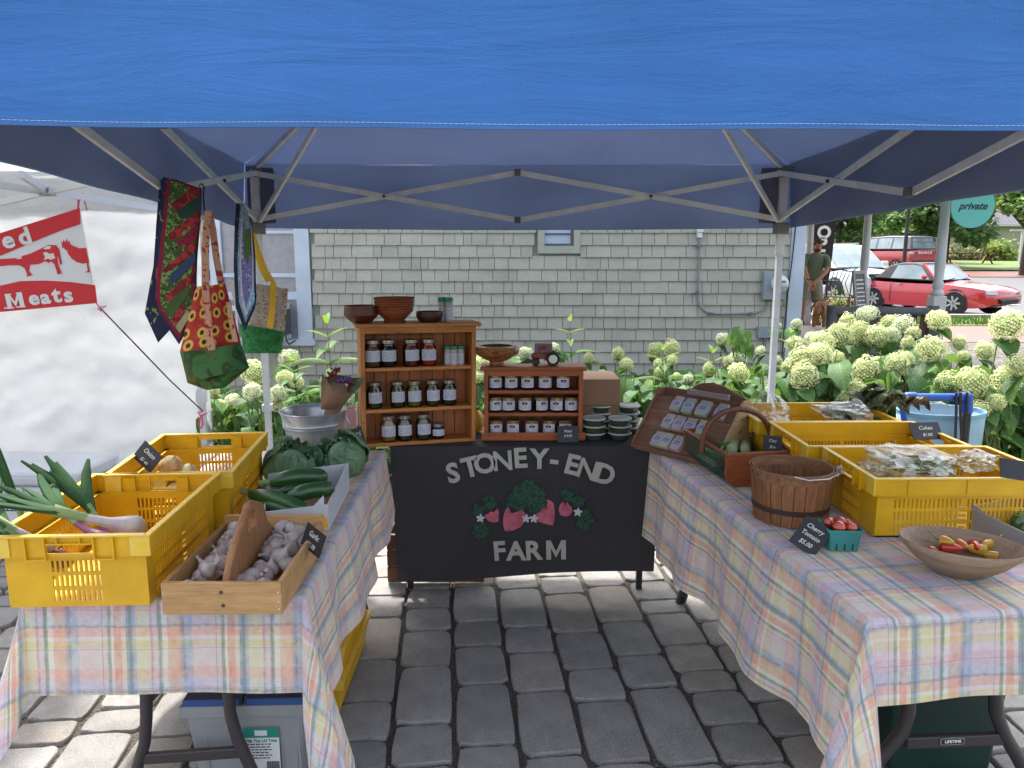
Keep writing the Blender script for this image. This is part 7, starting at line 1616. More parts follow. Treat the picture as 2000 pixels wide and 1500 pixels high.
M_leafp = printed('leaf_print', '#3d5a2a', [('#7f9a58', .52, 1), ('#1d3318', .60, 1.5), ('#a3b078', .66, 1.7)], 45)
M_berryp = printed('berry_print', '#7a1d2a', [('#b5303a', .5, 1), ('#2c3a22', .62, 1.3), ('#a39a6a', .70, 1.6)], 30)
M_redf = printed('crimson_fabric', '#8c1c38', [('#7a142e', .55, 1)], 60)
M_dgreen = mat('dark_green_fabric', '#1c4034', .85, c2='#183a30', ns=6); M_nv = mat('navy_fabric', '#2c3f66', .85, c2='#28395e', ns=6); M_gr2 = mat('moss_fabric', '#3f5c2b', .85, c2='#36502a', ns=10); M_bg = mat('sage_fabric', '#9a9c7a', .85, c2='#8b8d6c', ns=20)
def patch(fn, name, pts, m, parent, d, thick=.003):
    mb = MB(); vs = [fn(x, y, d) for x, y in pts]; n = len(vs); c = sum(vs, Vector()) / n
    mb.add([c] + vs, [(0, (i + 1) % n + 1, i + 1) for i in range(n)]); return mb.build(name, m, parent, W=True, solid=thick)
q1 = T('table_runner', 'red and green patchwork quilted runner folded over the canopy bar', 'quilted runner', atY(345, 350, 2.85), group=None)
Q = lambda x, y, d=0: atY(x, y, 2.84 - d + .02 * math.sin((x - 300) * .03) - .00012 * (y - 350))
patch(Q, 'back_panel', [(312, 352), (306, 430), (300, 520), (285, 600), (283, 612), (309, 669), (336, 640), (345, 500), (330, 352)], M_navyp, q1, -.025, .008)
patch(Q, 'backing', [(318, 346), (345, 352), (393, 368), (392, 420), (385, 500), (383, 560), (385, 605), (350, 672), (310, 612), (302, 590), (306, 500), (314, 420)], M_navyp, q1, 0, .008)
patch(Q, 'border', [(326, 350), (345, 353), (391, 370), (391, 420), (382, 500), (378, 560), (381, 601), (350, 663), (312, 606), (304, 580), (311, 500), (320, 420)], M_redf, q1, .006)
patch(Q, 'field', [(333, 353), (350, 357), (380, 372), (388, 400), (386, 450), (376, 520), (373, 560), (375, 597), (350, 650), (318, 604), (312, 580), (319, 500), (327, 420)], M_leafp, q1, .010)
for nm, pts, m in (('berry_band', [(333, 398), (345, 392), (372, 367), (388, 366), (390, 382), (362, 400), (345, 416)], M_berryp), ('green_patch', [(345, 414), (388, 381), (393, 392), (390, 410), (358, 437)], M_dgreen),
                   ('berry_band', [(328, 458), (352, 438), (386, 415), (388, 432), (362, 452), (336, 478)], M_berryp), ('red_patch', [(337, 482), (386, 434), (388, 446), (384, 466), (347, 498)], M_redf),
                   ('berry_band', [(317, 528), (345, 500), (378, 474), (383, 480), (378, 492), (325, 536)], M_berryp), ('navy_patch', [(324, 545), (381, 492), (382, 512), (330, 562)], M_nv),
                   ('berry_band', [(322, 580), (340, 560), (366, 538), (378, 535), (373, 552), (328, 590)], M_berryp), ('moss_patch', [(324, 596), (366, 552), (370, 556), (369, 574), (334, 622)], M_gr2),
                   ('berry_band', [(335, 624), (352, 600), (362, 590), (362, 604), (345, 636)], M_berryp), ('sage_patch', [(343, 638), (366, 606), (373, 614), (352, 650)], M_bg)):
    patch(Q, nm, pts, m, q1, .013)
tag(MB().tube([atY(391, 372, 2.93), atY(389, 362, 2.90), atY(394, 359, 2.88), atY(399, 366, 2.86), atY(397, 385, 2.85), atY(400, 412, 2.85)], .003, 6).build('hook', M_black), 'black wire hook holding the patchwork runner and sunflower tote on the bar', 'hook')
# blue runner
M_blp = printed('dark_blue_dots', '#141c3a', [('#8fa2cc', .66, 1)], 90); M_lav = printed('lavender_print', '#6a6598', [('#a9b8d8', .6, 1), ('#3a3560', .64, 1.2)], 60); M_teal = printed('teal_print', '#6d8fa0', [('#9ab8c2', .58, 1)], 50); M_sky = printed('sky_print', '#6f9fc4', [('#a9c8dc', .55, 1)], 30); M_whp = printed('white_stripe_print', '#aeb0bf', [('#8f93b0', .6, 1)], 50)
q2 = T('table_runner', 'navy and lavender quilted runner hanging from the brace near the back left leg', 'quilted runner', atY(478, 400, 3.95))
Q2 = lambda x, y, d=0: atY(x, y, 3.9 - d + .02 * math.sin((x - 440) * .06))
patch(Q2, 'backing', [(462, 396), (475, 400), (492, 440), (498, 500), (500, 580), (498, 600), (478, 645), (474, 634), (461, 600), (457, 520), (459, 440)], M_blp, q2, 0, .008)
patch(Q2, 'band', [(470, 396), (477, 402), (491, 442), (496, 500), (497, 590), (480, 630), (467, 590), (464, 520), (467, 440)], M_teal, q2, .008)
patch(Q2, 'band', [(474, 402), (480, 410), (492, 445), (495, 510), (496, 588), (480, 618), (471, 588), (468, 520), (471, 440)], M_whp, q2, .011)
patch(Q2, 'centre', [(476, 404), (482, 412), (489, 445), (492, 500), (492, 560), (480, 602), (473, 560), (471, 500), (474, 440)], M_lav, q2, .014)
patch(Q2, 'green_patch', [(476, 450), (489, 446), (490, 490), (483, 515), (476, 495)], M_gr2, q2, .017); patch(Q2, 'teal_patch', [(477, 404), (483, 412), (489, 440), (484, 452), (475, 430)], M_teal, q2, .0175)
patch(Q2, 'sky_patch', [(480, 618), (497, 590), (497, 565), (485, 590)], M_sky, q2, .0172)
# sunflower material
def sunflower(name, base, scale, dens=.6):
    k = NT(name); tc = k.nd('ShaderNodeTexCoord'); vo = k.nd('ShaderNodeTexVoronoi', voronoi_dimensions='2D'); vo.inputs['Scale'].default_value = scale; vo.inputs['Randomness'].default_value = dens; k.lk(tc.outputs['UV'], vo.inputs['Vector'])
    mp = k.nd('ShaderNodeVectorMath', operation='SCALE'); k.lk(tc.outputs['UV'], mp.inputs[0]); mp.inputs[3].default_value = scale
    ps = k.nd('ShaderNodeVectorMath', operation='SCALE'); k.lk(vo.outputs['Position'], ps.inputs[0]); ps.inputs[3].default_value = scale
    sb_ = k.nd('ShaderNodeVectorMath', operation='SUBTRACT'); k.lk(mp.outputs[0], sb_.inputs[0]); k.lk(ps.outputs[0], sb_.inputs[1]); sx = k.nd('ShaderNodeSeparateXYZ'); k.lk(sb_.outputs[0], sx.inputs[0])
    an = k.math('ARCTAN2', sx.outputs[1], sx.outputs[0]); pet = k.math('ABSOLUTE', k.math('SINE', k.math('MULTIPLY', an, 8.0))); d = vo.outputs['Distance']
    rad = k.math('MULTIPLY_ADD', pet, .10, .27)
    c = k.mix(k.ramp(k.noise(tc.outputs['UV'], 60, 2), [(.66, 0.0), (.7, 1.0)]), lin(base), lin('#d9b08a'))
    c = k.mix(k.math('LESS_THAN', d, rad), c, lin('#d8b04a')); c = k.mix(k.math('LESS_THAN', d, .17), c, lin('#5a3320')); c = k.mix(k.math('LESS_THAN', d, .09), c, lin('#2c1a14'))
    k.base(c); k.b.inputs['Roughness'].default_value = .8
    tr = k.nd('ShaderNodeBsdfTranslucent'); k.lk(c, tr.inputs[0]); mx = k.nd('ShaderNodeMixShader'); mx.inputs[0].default_value = .12; k.lk(k.b.outputs[0], mx.inputs[1]); k.lk(tr.outputs[0], mx.inputs[2]); k.lk(mx.outputs[0], k.out.inputs[0]); return k.m
M_sun = sunflower('sunflower_print', '#a82a22', 9.5, .55)
M_strap = printed('maple_leaf_print', '#c79a80', [('#a3342c', .57, 1), ('#d97a4a', .66, 1.1), ('#8f9a55', .68, 1.4)], 42)
M_mott = printed('mottled_green', '#2c4a25', [('#3f6d3c', .5, .5), ('#5a5a26', .56, .6), ('#2a6a4a', .62, .7)], 18)
def pillow(fn, quad, nu, nv, depth, name, m, parent, uvs=(0, 1, 0, 1), sd=0, yb=0):
    """quad: image corner points tl,tr,br,bl ; bulging cloth front and back at depth"""
    tl, tr, br_, bl_ = quad
    def f(u, v, s):
        x = (tl[0] * (1 - u) + tr[0] * u) * (1 - v) + (bl_[0] * (1 - u) + br_[0] * u) * v; y = (tl[1] * (1 - u) + tr[1] * u) * (1 - v) + (bl_[1] * (1 - u) + br_[1] * u) * v
        bul = depth * (1 - (2 * u - 1) ** 4) * (.35 + .65 * min(1, yb + v * (1 - yb)))
        return fn(x, y, s * bul + .012 * math.sin(u * 9 + sd + v * 2) * (.5) + .008 * noise.noise(Vector((u * 5, v * 5, sd))))
    mb = MB()
    for s in (1, -1): mb.grid(lambda u, v: f(u, v, s), nu, nv, uvf=lambda u, v: (uvs[0] + (uvs[1] - uvs[0]) * u, uvs[2] + (uvs[3] - uvs[2]) * (1 - v)), flip=(s == -1))
    return mb.build(name, m, parent, W=True, smooth=True)
b1 = T('tote_bag', 'red sunflower print tote bag with a mottled green base by the white tent', 'tote bag', atY(410, 420, 2.78))
T1 = lambda x, y, d=0: atY(x, y, 2.74 - d)
pillow(T1, ((383, 560), (440, 554), (471, 671), (351, 688)), 16, 14, .05, 'body', M_sun, b1, (0, .42, 0, .42), 1)
pillow(T1, ((351.5, 688), (470.5, 671), (487, 718), (366, 748)), 16, 6, .075, 'base', M_mott, b1, sd=1, yb=.9)
pillow(T1, ((366, 748), (487, 718), (440, 757), (405, 762)), 12, 3, .05, 'base', M_mott, b1, sd=1, yb=.9)
def strip(fn, pts, wpx, name, m, parent, d=0, thick=.003):
    mb = MB(); vs = []
    for i, (x, y) in enumerate(pts):
        a = pts[max(i - 1, 0)]; c = pts[min(i + 1, len(pts) - 1)]; dx, dy = c[0] - a[0], c[1] - a[1]; L = math.hypot(dx, dy); nx, ny = -dy / L * wpx / 2, dx / L * wpx / 2
        dd = d[i] if isinstance(d, (list, tuple)) else d
        vs += [fn(x + nx, y + ny, dd), fn(x - nx, y - ny, dd)]
    mb.add(vs, [(2 * i, 2 * i + 1, 2 * i + 3, 2 * i + 2) for i in range(len(pts) - 1)]); return mb.build(name, m, parent, W=True, solid=thick)
strip(T1, [(407, 412), (403, 450), (401, 500), (401, 560), (404, 600), (408, 650), (414, 684)], 14, 'strap', M_strap, b1, [.01, .015, .02, .045, .068, .076, .08])
strip(T1, [(408, 412), (416, 450), (422, 500), (432, 555)], 13, 'strap', M_strap, b1, [-.005, -.01, -.015, -.02])
strip(T1, [(446, 590), (452, 630), (460, 668)], 10, 'strap', M_strap, b1, [.035, .05, .055])
# second tote
M_fl2 = NT('floral_stripe'); _tc = M_fl2.nd('ShaderNodeTexCoord'); _s = M_fl2.nd('ShaderNodeSeparateXYZ'); M_fl2.lk(_tc.outputs['UV'], _s.inputs[0]); _f = M_fl2.math('FRACT', M_fl2.math('MULTIPLY', _s.outputs[0], 6.0))
_n = M_fl2.noise(_tc.outputs['UV'], 46, 2, .5, 1); _n2 = M_fl2.noise(_tc.outputs['UV'], 22, 2, .5, 1)
_c = M_fl2.mix(M_fl2.ramp(_n, [(.5, 0.0), (.54, 1.0)]), lin('#c9c4b4'), lin('#5d5d42')); _c = M_fl2.mix(M_fl2.ramp(_n2, [(.57, 0.0), (.6, 1.0)]), _c, lin('#a8562c')); _c = M_fl2.mix(M_fl2.ramp(_n2, [(.66, 0.0), (.68, 1.0)]), _c, lin('#d0a63a'))
_c = M_fl2.mix(M_fl2.math('LESS_THAN', _f, .34), _c, lin('#a8a2a4')); M_fl2.base(_c); M_fl2.b.inputs['Roughness'].default_value = .8; M_fl2 = M_fl2.m
M_gbase = printed('bright_green', '#246a34', [('#2f8040', .5, .7), ('#1c5a2c', .6, 1)], 30); M_gingham = NT('yellow_gingham'); _b = M_gingham.nd('ShaderNodeTexChecker'); _b.inputs['Scale'].default_value = 110; _b.inputs[1].default_value = lin('#d9a40e'); _b.inputs[2].default_value = lin('#e3bf4a'); M_gingham.lk(M_gingham.coord(), _b.inputs[0]); M_gingham.base(_b.outputs[0]); M_gingham.b.inputs['Roughness'].default_value = .8; M_gingham = M_gingham.m
b2 = T('tote_bag', 'floral striped tote bag with yellow gingham straps and a bright green base', 'tote bag', atY(500, 450, 3.9))
T2 = lambda x, y, d=0: atY(x, y, 4.12 - d)
pillow(T2, ((445, 545), (563, 564), (556, 648), (468, 632)), 14, 8, .05, 'body', M_fl2, b2, sd=4)
pillow(T2, ((468, 632), (556, 648), (549, 690), (476, 690)), 14, 5, .06, 'base', M_gbase, b2, sd=4, yb=.9)
strip(T2, [(494, 456), (505, 490), (518, 525), (536, 556)], 8, 'strap', M_gingham, b2, [0, .01, .02, .03])
strip(T2, [(494, 456), (500, 490), (510, 525), (524, 550)], 9, 'strap', M_gingham, b2, [0, -.01, -.02, -.03]); strip(T2, [(534, 553), (532, 600), (527, 640)], 12, 'strap', M_gingham, b2, [.062, .066, .062])

# ------------------------------------------------------------------ hydrangeas
def leafmat(name, a, b, tr=.3, vary=.28):
    k = NT(name); c = k.mix(k.ramp(k.noise(k.coord(), 30, 3), [(.35, 0.0), (.65, 1.0)]), lin(a), lin(b)); c = k.rand(c, vary); sp = k.nd('ShaderNodeSeparateXYZ'); k.lk(k.coord(), sp.inputs[0]); ax = k.math('ABSOLUTE', sp.outputs[0]); fr = k.math('FRACT', k.math('MULTIPLY', k.math('SUBTRACT', sp.outputs[1], k.math('MULTIPLY', ax, .9)), 52.0)); vn = k.math('MAXIMUM', k.math('LESS_THAN', fr, .13), k.math('LESS_THAN', ax, .0014)); c = k.mix(k.math('MULTIPLY', vn, .3), c, lin('#a3b878')); k.bump(k.mix(.5, fr, k.noise(k.coord(), 60, 3)), .5, .004); k.base(c); k.b.inputs['Roughness'].default_value = .6; k.b.inputs['Specular IOR Level'].default_value = .25
    t_ = k.nd('ShaderNodeBsdfTranslucent'); c2 = k.mix(.5, c, (.25, .42, .05, 1)); k.lk(c2, t_.inputs[0]); mx = k.nd('ShaderNodeMixShader'); mx.inputs[0].default_value = tr; k.lk(k.b.outputs[0], mx.inputs[1]); k.lk(t_.outputs[0], mx.inputs[2]); k.lk(mx.outputs[0], k.out.inputs[0]); return k.m
M_hl = [leafmat('hydrangea_leaf', '#48703a', '#3a5e33'), leafmat('hydrangea_leaf_dark', '#365a34', '#2b4a2e'), leafmat('hydrangea_leaf_light', '#6b8e3c', '#577a35', .4)]
M_stem = mat('green_stem', '#5f7440', .7, c2='#6b5f3c', ns=10)
def heart_leaf(L, W_, fold, droop, m, sd, wavy=.06):
    rnd = random.Random(sd); b = MB(); n = 6; vs = []; fs = []
    for j in range(n + 1):
        v = j / n; w_ = W_ * (math.sin(math.pi * (v ** .72)) ** .75) * (1 if v < .98 else 0) + (.0 if j else 0); w_ = max(w_, .001); z = -droop * v * v * L; y0 = v * L - (.10 * L if 0 < j < 2 else 0)
        for s_ in (-1, -.5, 0, .5, 1):
            vs.append((s_ * w_, (v * L if s_ == 0 else v * L - (.09 * L * abs(s_) if j < 2 else 0)), z + fold * abs(s_) * w_ + (wavy * w_ * math.sin(j * 2.1 + s_ * 3 + sd) if s_ else 0)))
    for j in range(n):
        for i in range(4): a = j * 5 + i; fs.append((a, a + 1, a + 6, a + 5))
    b.add(vs, fs); return b.mesh('leaf', m, True, 80)
HL = [heart_leaf(.135 * s_, .050 * s_, f_, d_, M_hl[i % 3 if i != 5 else 0], i) for i, (s_, f_, d_) in enumerate(((1, .4, .45), (1.1, .2, .7), (.8, .5, .3), (1.2, .3, .5), (.9, .25, .9), (.7, .5, .2), (1.15, .15, .35), (1.0, .3, .6)))]
LL_ = [heart_leaf(.26, .036, .5, .5, M_hl[0], 40), heart_leaf(.20, .03, .4, .2, M_hl[2], 41)]
def leafnode(p, rnd, mesh=None, parent=None, out=None, up=.5):
    a = rnd.uniform(0, 6.28) if out is None else out + rnd.uniform(-.8, .8)
    return link('leaf', mesh or rnd.choice(HL), parent, p, (R(rnd.uniform(-35, 25)), R(rnd.uniform(-25, 25)), a), rnd.uniform(.75, 1.25))
def head_mesh(sd, flat, m):
    rnd = random.Random(sd); b = MB(); N = 330
    for i in range(N):
        z = 1 - 2 * (i + .5) / N; r = math.sqrt(1 - z * z); t = i * 2.39996
        d = Vector((r * math.cos(t), r * math.sin(t), z)); k = 1 + .22 * noise.noise(d * 2.6 + Vector((sd, 0, 0))) + rnd.uniform(-.10, .07)
        p = Vector((d.x * k, d.y * k, d.z * k * flat)) * .5; n_ = (d + Vector((rnd.uniform(-.5, .5), rnd.uniform(-.5, .5), rnd.uniform(-.5, .5)))).normalized()
        a = n_.orthogonal().normalized(); bb = n_.cross(a); s_ = rnd.uniform(.05, .075); ph = rnd.uniform(0, 1.5); vs = [p + n_ * .012]
        for q in range(8): an = ph + q * math.pi / 4; rr = s_ * (1.0 if q % 2 == 0 else .45); vs.append(p + (a * math.cos(an) + bb * math.sin(an)) * rr - n_ * (.012 if q % 2 == 0 else 0))
        b.add(vs, [(0, 1 + 2 * q, 2 + 2 * q, 1 + (2 * q + 2) % 8, 1 + (2 * q - 0) % 8) if False else (0, 1 + (2 * q - 1) % 8, 1 + 2 * q, 1 + (2 * q + 1) % 8) for q in range(4)])
    b.lathe([(0, -.36 * flat), (.3, -.2 * flat), (.4, .05 * flat), (.3, .28 * flat), (0, .38 * flat)], 10, 1)
    return b.mesh('flower_head', [m, M_core], False)
def flomat(name, a, b):
    k = NT(name); sp = k.nd('ShaderNodeSeparateXYZ'); k.lk(k.coord(), sp.inputs[0]); c = k.mix(k.ramp(k.noise(k.coord(), 5, 3), [(.35, 0.0), (.65, 1.0)]), lin(a), lin(b)); c = k.rand(c, .17); k.base(c); k.b.inputs['Roughness'].default_value = .7
    t_ = k.nd('ShaderNodeBsdfTranslucent'); k.lk(c, t_.inputs[0]); mx = k.nd('ShaderNodeMixShader'); mx.inputs[0].default_value = .35; k.lk(k.b.outputs[0], mx.inputs[1]); k.lk(t_.outputs[0], mx.inputs[2]); k.lk(mx.outputs[0], k.out.inputs[0]); return k.m
M_core = mat('floret_core', '#7f9150', .8)
M_f1 = flomat('floret_lime', '#e2e3b6', '#cbd193'); M_f2 = flomat('floret_white', '#dcdfca', '#ced6ac')
HM = [head_mesh(1, 1.0, M_f1), head_mesh(2, 1.15, M_f1), head_mesh(3, .85, M_f1)]; HW = [head_mesh(4, .62, M_f2), head_mesh(5, .9, M_f2)]
heads = [  # px, py, d, white, depth Y
 (1694, 612, 42, 1, 5.6), (1656, 630, 32, 0, 5.7), (1680, 650, 44, 0, 5.3), (1640, 655, 48, 0, 5.2), (1606, 670, 46, 0, 5.0), (1712, 657, 44, 0, 5.2), (1738, 634, 36, 0, 5.6), (1765, 634, 40, 1, 5.4), (1741, 653, 34, 1, 5.2), (1784, 649, 26, 0, 5.2), (1773, 671, 26, 0, 5.0), (1601, 692, 52, 0, 4.7), (1637, 700, 26, 0, 4.8), (1566, 706, 54, 0, 4.7), (1552, 672, 34, 0, 5.4), (1588, 663, 34, 1, 5.3),
 (1692, 727, 54, 0, 4.55), (1716, 712, 32, 0, 4.7), (1752, 712, 44, 0, 4.5), (1770, 700, 30, 0, 4.6), (1820, 682, 56, 0, 4.6), (1833, 626, 44, 0, 5.3), (1968, 636, 62, 0, 4.3), (1925, 688, 38, 0, 5.2), (1873, 672, 30, 0, 5.2), (1882, 695, 22, 0, 5.0), (1897, 748, 62, 0, 4.3), (1849, 750, 44, 0, 4.4), (1965, 742, 52, 0, 4.3), (1992, 712, 52, 0, 4.2), (1944, 787, 38, 0, 4.2), (1910, 800, 46, 0, 4.2), (1571, 736, 52, 0, 4.5), (1545, 716, 36, 0, 4.9), (1668, 765, 38, 0, 4.4), (1652, 780, 24, 0, 4.4), (1740, 735, 30, 0, 4.5), (1830, 795, 40, 1, 4.3),
 (1207, 690, 25, 0, 6.6), (1224, 711, 26, 0, 6.4), (1280, 687, 30, 0, 6.5), (1312, 681, 32, 0, 6.4), (1288, 710, 22, 0, 6.2), (1313, 704, 22, 0, 6.2), (1412, 663, 28, 1, 6.3), (1441, 700, 32, 1, 6.0), (1443, 728, 42, 0, 5.2), (1384, 722, 24, 0, 6.0), (1423, 706, 22, 0, 6.1), (1485, 684, 22, 1, 6.2), (1516, 705, 24, 1, 5.8), (1345, 741, 22, 1, 5.4), (1517, 637, 19, 1, 6.4), (1556, 633, 22, 1, 6.3), (1288, 728, 20, 0, 6.0), (1322, 735, 16, 0, 6.0), (1400, 740, 20, 0, 5.6), (1505, 765, 22, 1, 5.0), (1520, 780, 36, 0, 4.9),
 (1027, 688, 30, 1, 5.7), (1082, 680, 22, 1, 5.9), (940, 712, 34, 0, 5.6), (936, 738, 26, 0, 5.5), (1010, 706, 20, 0, 5.7), (1150, 700, 20, 0, 6.6),
 (493, 765, 36, 1, 5.0), (453, 779, 28, 1, 5.1), (544, 768, 34, 1, 5.0), (496, 729, 48, 0, 5.3), (564, 700, 38, 1, 5.8), (540, 792, 30, 0, 5.0), (556, 738, 34, 0, 5.6), (577, 745, 32, 0, 5.6), (418, 765, 22, 0, 5.3), (432, 790, 18, 0, 5.2)]
# bushes: (name label, x range in px at base depth, top profile y, depth range, leaves)
bushes = [
 ('hydrangea bush with white heads behind the bucket and the left canopy leg', 395, 640, lambda x: 745 if x < 600 else 735, 5.0, 6.3, 290),
 ('hydrangea bush half hidden behind the two wooden shelves', 640, 960, lambda x: 730, 5.2, 6.4, 150),
 ('hydrangea bush behind the small shelf and the tan boxes', 940, 1230, lambda x: 712, 5.4, 6.7, 270),
 ('hydrangea bush with pale lime heads in front of the shingle wall', 1170, 1345, lambda x: 712, 5.5, 6.9, 290),
 ('hydrangea bush behind the soap rack below the conduit', 1330, 1500, lambda x: 705, 5.0, 6.7, 290),
 ('hydrangea bush around the right rear canopy leg', 1480, 1600, lambda x: 690 if x > 1530 else 715, 4.6, 6.2, 280),
 ('hydrangea bush crowded with lime heads in front of the log bench', 1590, 1730, lambda x: 672, 4.5, 5.9, 290),
 ('hydrangea bush behind the blue cart handle', 1710, 1860, lambda x: 690, 4.35, 5.7, 290),
 ('hydrangea bush with the largest heads at the right edge', 1850, 2090, lambda x: 715 if x < 1950 else 690, 4.3, 5.4, 290)]
rnd = random.Random(33); BU = []
for bi, (lb, xa, xb, top, ya, yb, nl) in enumerate(bushes):
    cx = atY((xa + xb) / 2, 700, (ya + yb) / 2).x
    B_ = T('hydrangea_bush', lb, 'hydrangea', (cx, (ya + yb) / 2, 0), group='hydrangea bushes in the bed'); BU.append((xa, xb, B_)); o_ = Vector(B_.location)
    extra = MB()
    for i in range(nl + 420):
        px = rnd.uniform(xa - 15, xb + 15); fr = rnd.random(); y = ya + (yb - ya) * fr; tp = top(px) + rnd.uniform(-6, 22) + (1 - fr) * 34
        py = tp + (abs(rnd.gauss(0, 1)) * 75 if i < nl else rnd.uniform(15, 260)); p = atY(px, py, y)
        if p.z < .12: p.z = rnd.uniform(.12, .5)
        if p.y > 7.75: continue
        if i < nl:
            a = rnd.uniform(0, 6.28); a = math.pi + rnd.gauss(0, .9) if rnd.random() < .65 else a
            ob = link('leaf', rnd.choice(HL), B_, p - o_, (R(rnd.uniform(-70, 10)), R(rnd.uniform(-28, 28)), a), rnd.uniform(.75, 1.3))
        else:
            me = rnd.choice(HL); M = Matrix.Translation(p - o_ + Vector((0, .12, 0))) @ Euler((R(rnd.uniform(-60, 20)), R(rnd.uniform(-30, 30)), rnd.uniform(0, 6.28))).to_matrix().to_4x4()
            extra.add([v.co for v in me.vertices], [tuple(q.vertices) for q in me.polygons], rnd.choice((0, 0, 1)), M)
    ob = extra.build('leaf', [M_hl[0], M_hl[1]], B_, smooth=True, ang=80); stuff(ob)
    st = MB()
    for i in range(46):
        px = rnd.uniform(xa, xb); y = rnd.uniform(ya, yb); q = atY(px, top(px) + rnd.uniform(10, 60), y) - o_; g_ = Vector((q.x + rnd.uniform(-.2, .2), q.y + rnd.uniform(-.15, .15), .02)); st.tube([g_, g_.lerp(q, .55) + Vector((rnd.uniform(-.03, .03), 0, 0)), q], [.005, .004, .003], 5)
    stuff(st.build('stem', M_stem, B_))
for px, py, d, wh, yy in heads:
    yy = min(yy, 7.4); p = atY(px, py, yy); q = proj(p); dia = d / CF * q[2] * .98
    B_ = min(BU, key=lambda b: 0 if b[0] <= px <= b[1] else min(abs(px - b[0]), abs(px - b[1])))[2]; o_ = Vector(B_.location)
    me = rnd.choice(HW if wh else HM); link('flower_head', me, B_, p - o_, (R(rnd.uniform(-25, 25)), R(rnd.uniform(-25, 25)), rnd.uniform(0, 6)), dia * rnd.uniform(.98, 1.05))
    MB().tube([p - o_, p - o_ + Vector((rnd.uniform(-.04, .04), .03, -.12)), p - o_ + Vector((rnd.uniform(-.08, .08), .06, -.4))], [.004, .004, .005], 5).build('stem', M_stem, B_)
    for _ in range(2): link('leaf', rnd.choice(HL), B_, p - o_ + Vector((rnd.uniform(-.05, .05), rnd.uniform(-.02, .05), -dia * .45)), (R(rnd.uniform(-40, 0)), R(rnd.uniform(-25, 25)), math.pi + rnd.uniform(-1.6, 1.6)), rnd.uniform(.7, 1.1))
# tall milkweed like stems
def tallstem(px, pt, pb, yy, label, n=9, big=1.0):
    p = atY(px, pt, yy); g_ = Vector((p.x + .03, yy, .02)); t = T('tall_leafy_stem', label, 'leafy stem', g_, group='tall leafy stems among the hydrangeas')
    tip = p - g_; MB().tube([(0, 0, 0), tip * .5 + Vector((.015, 0, 0)), tip], [.007, .005, .002], 6).build('stem', M_stem, t)
    for i in range(n):
        s_ = 1 - i * .085; q = tip * s_; a0 = i * 1.57 + rnd.uniform(-.2, .2); sc = (.55 + .13 * i) * big
        for k_ in (0, math.pi): link('leaf', LL_[0] if i > 1 else LL_[1], t, q, (R(38 - i * 5 + rnd.uniform(-8, 8)), 0, a0 + k_), min(sc, 1.35))
tallstem(638, 632, 800, 5.3, 'tall leafy stem with narrow leaves left of the tall shelf', 10, 1.15)
tallstem(572, 705, 800, 5.2, 'leafy stem in front of the white hydrangea behind the bucket', 7)
tallstem(1113, 628, 720, 6.0, 'tall leafy stem rising above the tan boxes in front of the wall', 7, .95)
tallstem(1294, 684, 780, 5.6, 'leafy stem between the two pale lime heads in the middle', 8, 1.0)
tallstem(1392, 690, 780, 5.7, 'leafy stem left of the white head below the conduit', 8, 1.0)
tallstem(1545, 650, 720, 5.4, 'leafy stem with round leaves beside the corner board', 5, .8)
sp_ = T('hydrangea_bush', 'tall young hydrangea shoot with broad leaves right of the white head near the junction box', 'hydrangea', atY(1440, 740, 6.0) * 1.0); sp_.location.z = 0; o_ = Vector(sp_.location)
MB().tube([(0, 0, 0), atY(1443, 640, 6.0) - o_], [.007, .003], 5).build('stem', M_stem, sp_)
for px, py in ((1432, 655), (1445, 640), (1455, 660), (1462, 672), (1438, 672), (1450, 690), (1456, 648), (1430, 680)): link('leaf', rnd.choice(HL), sp_, atY(px, py, 6.0) - o_, (R(-50), R(rnd.uniform(-20, 20)), math.pi + rnd.uniform(-.8, .8)), .9)
